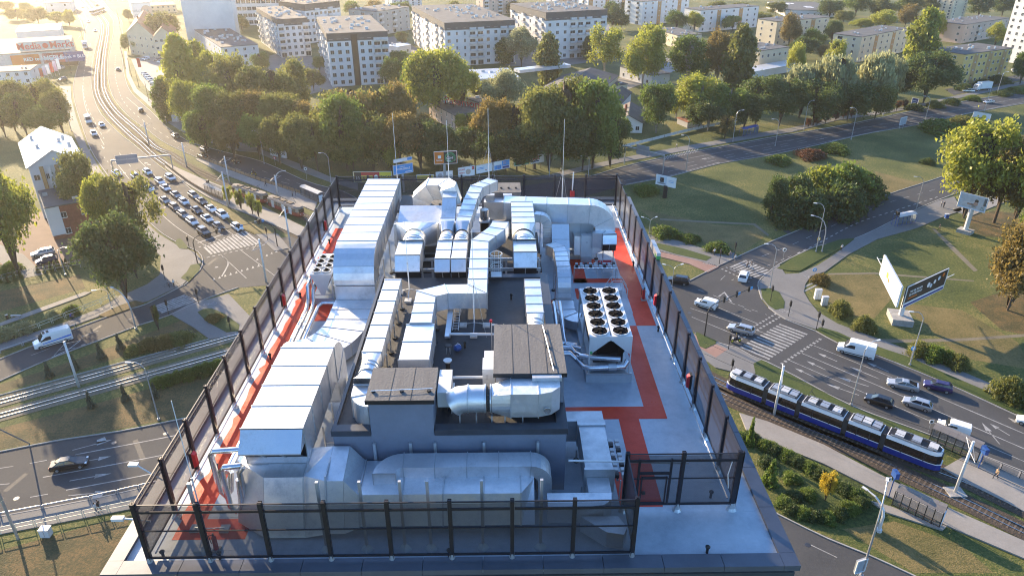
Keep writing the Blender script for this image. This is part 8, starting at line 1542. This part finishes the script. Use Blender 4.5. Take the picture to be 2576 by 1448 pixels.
def tree(u, vb, vt, wpx, kind, leaf, label, group, z=0., pale=False):
    TN[0] += 1; rr = random.Random(TN[0] * 13 + 5); P = W(u, vb); dep = P.y * math.cos(PITCH) + (CAM_H) * math.sin(PITCH)
    h = max(.6, Yp(u, vt, P.y).z); r_ = wpx / 2 * dep / FPX; P.z = z
    if kind == 'shrub':
        t = thing('shrub', label, 'shrub', P.to_tuple(), group); o = inst('foliage', rr.choice(CROWN['shrub']), t, (0, 0, 0), rr.uniform(0, 6), (r_, r_, h), {0: leaf}); return t
    t = thing({'poplar': 'poplar_tree', 'cone': 'conifer', 'willow': 'willow_tree'}.get(kind, 'tree'), label, 'tree', P.to_tuple(), group)
    z0 = {'poplar': .06, 'cone': .03}.get(kind, .20) * h; ch = h - z0
    if kind in ('round', 'airy', 'willow'):
        z0 = min(z0, h - r_ * .8) if h > r_ * 1.2 else h * .05; ch = h - z0
        zs = ch / 1.0
    inst('crown', rr.choice(CROWN[kind]), t, (0, 0, z0), rr.uniform(0, 6), (r_ * (.95 if kind in ('round', 'airy', 'willow') else 1), r_ * .98, ch * (1.02 if kind in ('poplar', 'cone') else 1.0)), {0: leaf})
    tr = max(.08, min(.4, h * .018)) * (.6 if kind in ('cone',) else 1); inst('trunk', rr.choice(TRUNK), t, (0, 0, 0), rr.uniform(0, 6), (tr, tr, h * (.95 if kind != 'airy' else .9)), {0: 'trunk_pale' if pale else 'trunk'}); return t
def grove(phrase, group, items, pale=False):
    cnt = {}
    for it in sorted(items, key=lambda q: q[0]):
        u, vb, vt, w_, kind, leaf = it; cnt[(kind, leaf)] = cnt.get((kind, leaf), 0) + 1; tot = sum(1 for q in items if q[4] == kind and q[5] == leaf)
        o = '' if tot == 1 else f', {NUM[cnt[(kind, leaf)] - 1]} from left'
        tree(u, vb, vt, w_, kind, leaf, f"{LN[leaf]} {KN[kind]} {'shrub' if kind == 'shrub' else 'tree'}{o} {phrase}", group, pale=pale)
Rr, Ai, Wi, Po, Co, Sh = 'round', 'airy', 'willow', 'poplar', 'cone', 'shrub'
lg, ld, ly, lo, lr_, ls, le, lp, lgo = 'leaf_green', 'leaf_dark', 'leaf_yellow', 'leaf_olive', 'leaf_rust', 'leaf_silver', 'leaf_red', 'leaf_spruce', 'leaf_gold'
grove('beside the brick annex', 'trees round the left yard', [(50, 695, 405, 160, Rr, ly), (215, 560, 393, 115, Rr, lo), (288, 630, 452, 98, Rr, ly), (352, 640, 425, 140, Ai, lo), (318, 752, 560, 180, Rr, ld), (-50, 640, 430, 110, Rr, lg), (345, 700, 590, 100, Rr, ld)])
grove('below the shop hall at the left', 'trees below the shop hall', [(40, 330, 205, 110, Rr, lo), (110, 325, 198, 120, Rr, lo), (160, 335, 228, 75, Rr, lo), (15, 345, 258, 90, Rr, lo), (120, 352, 272, 95, Rr, lg), (70, 345, 240, 90, Rr, lg), (-40, 330, 215, 100, Rr, lo)])
grove('at the far top left', 'far trees at the top left', [(45, 52, 22, 55, Rr, lo), (98, 60, 22, 62, Rr, lo), (145, 64, 28, 45, Rr, ly), (176, 66, 27, 35, Rr, ly), (15, 30, 5, 50, Rr, lo), (70, 30, 8, 40, Rr, lg)])
grove('by the old villa', 'trees round the old villa', [(405, 132, 27, 62, Rr, lo), (440, 118, 30, 50, Rr, lo), (325, 134, 86, 42, Rr, lg), (356, 136, 92, 42, Rr, lg), (325, 55, 25, 25, Rr, lo), (565, 60, 38, 50, Rr, lo), (610, 80, 40, 55, Rr, lo), (380, 62, 45, 22, Ai, lg)])
grove('in the tall grove left of the white flats', 'the tall grove behind the car park', [(480, 300, 102, 85, Po, ly), (520, 280, 115, 80, Po, ly), (560, 300, 132, 110, Rr, ly), (600, 320, 150, 120, Rr, lo), (645, 330, 158, 130, Rr, lo), (700, 330, 165, 140, Rr, lo), (745, 310, 155, 90, Rr, lo), (490, 350, 205, 90, Rr, ly), (540, 365, 215, 120, Rr, lg), (600, 375, 235, 120, Rr, lo), (655, 370, 230, 120, Rr, lr_), (715, 375, 235, 130, Rr, lo), (520, 385, 275, 90, Rr, lg), (460, 290, 215, 50, Rr, lg), (765, 380, 260, 110, Rr, lr_), (420, 305, 205, 45, Po, lg), (418, 265, 195, 30, Po, lo)])
grove('along the middle path behind the tower', 'trees along the middle path', [(590, 395, 300, 90, Rr, lr_), (655, 402, 295, 90, Rr, lg), (705, 412, 300, 90, Rr, lo), (760, 425, 290, 100, Rr, lo), (800, 430, 300, 110, Rr, lo), (850, 400, 225, 140, Ai, lo), (905, 390, 205, 130, Ai, lr_), (960, 385, 205, 130, Ai, lo), (1000, 380, 215, 110, Rr, lr_), (875, 430, 248, 130, Rr, lg), (940, 430, 290, 130, Rr, lo), (1010, 430, 290, 130, Rr, lr_), (1060, 430, 300, 120, Rr, ld), (890, 430, 340, 120, Rr, lg), (985, 430, 335, 70, Rr, ly), (1110, 430, 330, 120, Rr, ld), (1060, 385, 292, 90, Rr, lr_), (1120, 395, 318, 90, Rr, ld)])
grove('in front of the white flats', 'trees in front of the white flats', [(1100, 300, 127, 175, Rr, ly), (1045, 290, 150, 110, Rr, lg), (1165, 285, 150, 95, Rr, ly), (1265, 300, 180, 110, Rr, ls), (1175, 335, 283, 65, Rr, ly), (990, 240, 150, 60, Rr, lg), (1378, 222, 92, 58, Po, lo), (1312, 170, 75, 85, Rr, ls), (1270, 160, 100, 48, Po, lg), (1480, 150, 95, 35, Po, ld), (1215, 250, 205, 60, Rr, lo), (1005, 175, 125, 55, Rr, lg), (1012, 115, 80, 35, Rr, ld), (805, 180, 140, 40, Rr, lg), (790, 230, 175, 60, Rr, lo), (1010, 210, 160, 60, Rr, lo), (660, 190, 130, 50, Rr, lg)])
grove('in the dark wood behind the far fence', 'the dark wood behind the far fence', [(1195, 415, 320, 120, Rr, ld), (1245, 410, 255, 115, Rr, lr_), (1300, 415, 248, 120, Rr, lr_), (1345, 425, 225, 150, Rr, lo), (1415, 415, 192, 190, Rr, lo), (1490, 425, 215, 150, Rr, lg), (1380, 430, 285, 170, Rr, ld), (1465, 430, 295, 160, Rr, ld), (1535, 420, 290, 90, Rr, ld), (1300, 430, 320, 130, Rr, ld), (1240, 430, 340, 120, Rr, ld), (1520, 380, 220, 90, Rr, lg), (1560, 360, 300, 60, Rr, lg)])
grove('round the yard right of the long shed', 'trees round the sheds', [(1520, 192, 64, 110, Ai, ly), (1615, 222, 70, 122, Rr, ly), (1725, 220, 97, 112, Rr, lg), (1800, 220, 82, 82, Rr, lr_), (1850, 234, 74, 72, Po, lo), (1650, 335, 206, 105, Rr, lg), (1755, 312, 195, 140, Rr, ly), (1830, 318, 212, 115, Rr, lg), (1700, 300, 215, 70, Rr, ly), (1780, 330, 250, 120, Rr, ld)], True)
grove('in the upper town', 'trees between the upper flats', [(1540, 78, 2, 65, Rr, ld), (1562, 76, 36, 50, Rr, ld), (1700, 80, 30, 65, Rr, lg), (1745, 84, 32, 45, Rr, ly), (1842, 80, 38, 66, Wi, lg), (1915, 66, 30, 60, Wi, lo), (1692, 42, 0, 55, Rr, lr_), (1982, 124, 36, 52, Rr, lr_), (2042, 128, 76, 62, Rr, lg), (2090, 115, 52, 46, Rr, ld), (2130, 135, 98, 62, Rr, lo), (2020, 150, 96, 72, Rr, ld), (2078, 155, 114, 60, Rr, lr_), (2222, 76, 25, 72, Rr, ly), (2275, 70, 13, 62, Rr, lr_), (2350, 104, 26, 56, Wi, ly), (2120, 60, 25, 55, Rr, lo), (2165, 72, 48, 60, Rr, ly), (2500, 120, 60, 52, Rr, ly), (2200, 120, 95, 40, Rr, lg)])
grove('along the top of the picture', 'far trees along the top', [(u, 42 + (u * 7) % 9, -12 + (u * 13) % 12, 70, Rr, (ld, lo, lg)[u % 3]) for u in (2085, 2150, 2215, 2280, 2335, 2460, 2520)] + [(u, 34 + (u * 5) % 8, 4 + (u * 11) % 10, 55, Rr, (lo, lr_, lg)[u % 3]) for u in (890, 940, 1010, 1140, 1175, 1300, 1420, 1560, 1650, 1800, 1860, 1950)] + [(590, 30, 10, 50, Rr, lo), (1010, 70, 40, 40, Rr, lr_), (720, 130, 100, 40, Rr, lg)])
grove('in the row behind the upper pavement', 'trees behind the upper pavement', [(2010, 296, 160, 140, Wi, ls), (2085, 296, 135, 150, Wi, ls), (2175, 286, 124, 140, Wi, ls), (2232, 268, 140, 70, Wi, ls), (1900, 316, 200, 120, Rr, ld), (1960, 316, 188, 115, Rr, ld), (2045, 316, 205, 130, Rr, ld), (2130, 306, 210, 120, Rr, ld), (2200, 300, 215, 90, Rr, lo), (2300, 196, 33, 72, Po, ly), (2322, 260, 138, 138, Rr, ld), (2252, 250, 160, 92, Rr, ld), (1870, 325, 240, 80, Rr, ld), (2090, 200, 105, 60, Rr, ly), (2000, 200, 110, 60, Rr, ly), (2380, 200, 150, 50, Rr, lo), (2565, 212, 130, 56, Rr, lg)])
grove('by the portrait billboard at the right', 'trees at the right edge', [(2425, 548, 318, 190, Rr, ly), (2500, 560, 345, 150, Rr, lr_), (2590, 590, 318, 170, Rr, ly), (2550, 560, 390, 120, Rr, lo), (2600, 680, 460, 120, Rr, lg), (2535, 780, 568, 175, Rr, lr_), (2610, 790, 545, 150, Rr, lr_), (2585, 640, 520, 90, Rr, lg)])
grove('in the thicket on the big lawn', 'the thicket on the big lawn', [(1938, 552, 445, 75, Rr, ld), (2000, 530, 445, 110, Sh, ld), (2060, 505, 425, 120, Sh, ly), (2125, 492, 418, 130, Sh, lg), (2180, 488, 440, 85, Sh, ld), (2020, 552, 480, 130, Sh, ld), (2110, 535, 465, 130, Sh, ld), (1975, 560, 500, 90, Sh, ld), (2170, 500, 455, 95, Sh, ld)])
grove('in a flat bed on the big lawn', 'flat shrub beds on the big lawn', [(1960, 410, 391, 60, Sh, lg), (2038, 396, 376, 72, Sh, le), (2100, 382, 362, 70, Sh, lg), (1625, 485, 465, 62, Sh, lg), (2360, 330, 302, 90, Sh, lg), (2430, 312, 292, 70, Sh, lo), (2462, 318, 296, 50, Sh, lg), (2335, 412, 398, 35, Sh, ld)])
grove('along the path right of the tower', 'low shrubs along the right path', [(1672, 592, 570, 70, Sh, lg), (1735, 604, 590, 52, Sh, lg), (1805, 628, 610, 65, Sh, lg)])
grove('beside the upper road verge', 'low shrubs on the upper verge', [(2300, 276, 262, 45, Sh, ld), (2395, 262, 248, 40, Sh, ld), (2445, 252, 240, 40, Sh, lg), (2520, 240, 228, 40, Sh, ld), (2560, 232, 220, 50, Sh, lg), (2350, 270, 254, 40, Sh, lo)])
grove('behind the right pavement', 'autumn shrubs behind the right pavement', [(2112, 790, 758, 50, Sh, lo), (2172, 828, 796, 55, Sh, lo), (2312, 892, 862, 60, Sh, lo), (2345, 902, 870, 60, Sh, lg), (2380, 912, 884, 50, Sh, lg), (2408, 925, 894, 50, Sh, lo), (2535, 1002, 952, 80, Sh, lo), (2580, 1015, 970, 80, Sh, lg), (2065, 712, 690, 46, Sh, lr_)])
hp = [(1860, 1100), (1890, 1098), (1925, 1118), (1950, 1130), (1978, 1142), (2005, 1158), (2035, 1172), (2062, 1188), (2090, 1208), (2120, 1225), (2150, 1240), (2165, 1262), (2140, 1275), (2110, 1290), (2080, 1300), (2050, 1296), (2020, 1288), (1990, 1278), (1975, 1262), (2000, 1248), (2030, 1240), (1930, 1160), (1990, 1200)]
cnt = 0
for k, (u, v) in enumerate(hp): tree(u, v + 6, v - 9, 48, Sh, (lg, ld, lg, ld)[k % 4], f'{LN[(lg, ld, lg, ld)[k % 4]]} hedge shrub, number {NUM[k % 20]} along the ring bed by the long shelter' if k < 20 else f'inner {("green", "dark", "shaded")[k - 20]} shrub inside the ring bed by the long shelter', 'hedge shrubs by the long shelter')
tree(2075, 1258, 1188, 46, Ai, lgo, 'bright gold sapling tied to stakes inside the ring bed', 'saplings'); tree(1884, 1120, 1055, 26, Co, lg, 'narrow conifer rising at the right roof edge', 'conifers on verges'); tree(1935, 1215, 1160, 50, Co, lg, 'dark conifer in the ring bed near the roof edge', 'conifers on verges')
grove('on the left tram verge', 'small conifers on the left verge', [(T(0, 2, x, y)[0], T(0, 2, x, y)[1] + 4, T(0, 2, x, y)[1] - 32, 24, Co, lp) for x, y in ((500, 880), (1020, 690), (1215, 600), (765, 805), (920, 1185), (1265, 1115), (1570, 1090))])
grove('along the wire fence of the left yard', 'cypress row along the yard fence', [(T(0, 1, x, y)[0], T(0, 1, x, y)[1], T(0, 1, x, y)[1] - hh_, 14, Co, ld) for x, y, hh_ in ((5, 1395, 16), (78, 1395, 20), (148, 1368, 22), (215, 1345, 20), (385, 1295, 16), (455, 1290, 17), (520, 1280, 22), (560, 1262, 20), (600, 1250, 18), (640, 1240, 20), (670, 1215, 16), (735, 1225, 18))])
grove('on the left verge beside the tracks', 'low shrubs on the left verge', [(340, 885, 870, 50, Sh, lo), (375, 875, 855, 60, Sh, lr_), (410, 868, 846, 60, Sh, lr_), (450, 858, 838, 65, Sh, lo), (540, 805, 790, 40, Sh, lr_), (400, 968, 948, 40, Sh, lg), (425, 963, 942, 40, Sh, lg), (450, 957, 935, 40, Sh, lg), (475, 950, 928, 40, Sh, lg), (500, 943, 920, 40, Sh, lg), (525, 936, 912, 40, Sh, lg), (550, 930, 905, 40, Sh, lg)])
grove('by the long railing at the left', 'grass tufts by the railing', [(60, 832, 812, 55, Sh, ls), (15, 850, 826, 60, Sh, ls), (135, 800, 782, 35, Sh, ls), (180, 785, 770, 40, Sh, lg), (30, 680, 660, 50, Sh, lg)])
grove('on the left tram stop verge', 'young street trees at the left stop', [(578, 515, 464, 26, Ai, ly), (607, 528, 474, 26, Ai, ly), (636, 540, 484, 24, Ai, ly), (652, 548, 502, 24, Ai, ly), (400, 830, 760, 18, Ai, lo)])
grove('along the upper pavement', 'young trees along the upper pavement', [(1822, 352, 288, 48, Ai, lr_)] + [(T(3, 0, x, y)[0], y / 4, y / 4 - hh_, 18, Ai, le) for x, y, hh_ in ((400, 1285, 24), (490, 1265, 24), (575, 1245, 24), (670, 1225, 26), (755, 1205, 26), (835, 1192, 26), (1220, 1135, 32), (1292, 1118, 30), (1365, 1105, 28))])
grove('in the yellow flats forecourt', 'shrubs before the yellow flats', [(2425, 228, 212, 40, Sh, ld), (2470, 215, 200, 40, Sh, ld), (2510, 208, 190, 50, Sh, ld)])
# ================================================================== AIR
hz = bpy.data.materials.new('haze'); hz.use_nodes = True; n = hz.node_tree.nodes; n.clear()
o_ = n.new('ShaderNodeOutputMaterial'); pv_ = n.new('ShaderNodeVolumePrincipled'); hz.node_tree.links.new(pv_.outputs[0], o_.inputs['Volume'])
pv_.inputs['Color'].default_value = (1, .93, .83, 1); pv_.inputs['Density'].default_value = .00015; pv_.inputs['Anisotropy'].default_value = .74
b = MB().box(-1850, -350, -2.6, 1850, 2650, 80).build('haze', hz); b['kind'] = 'stuff'
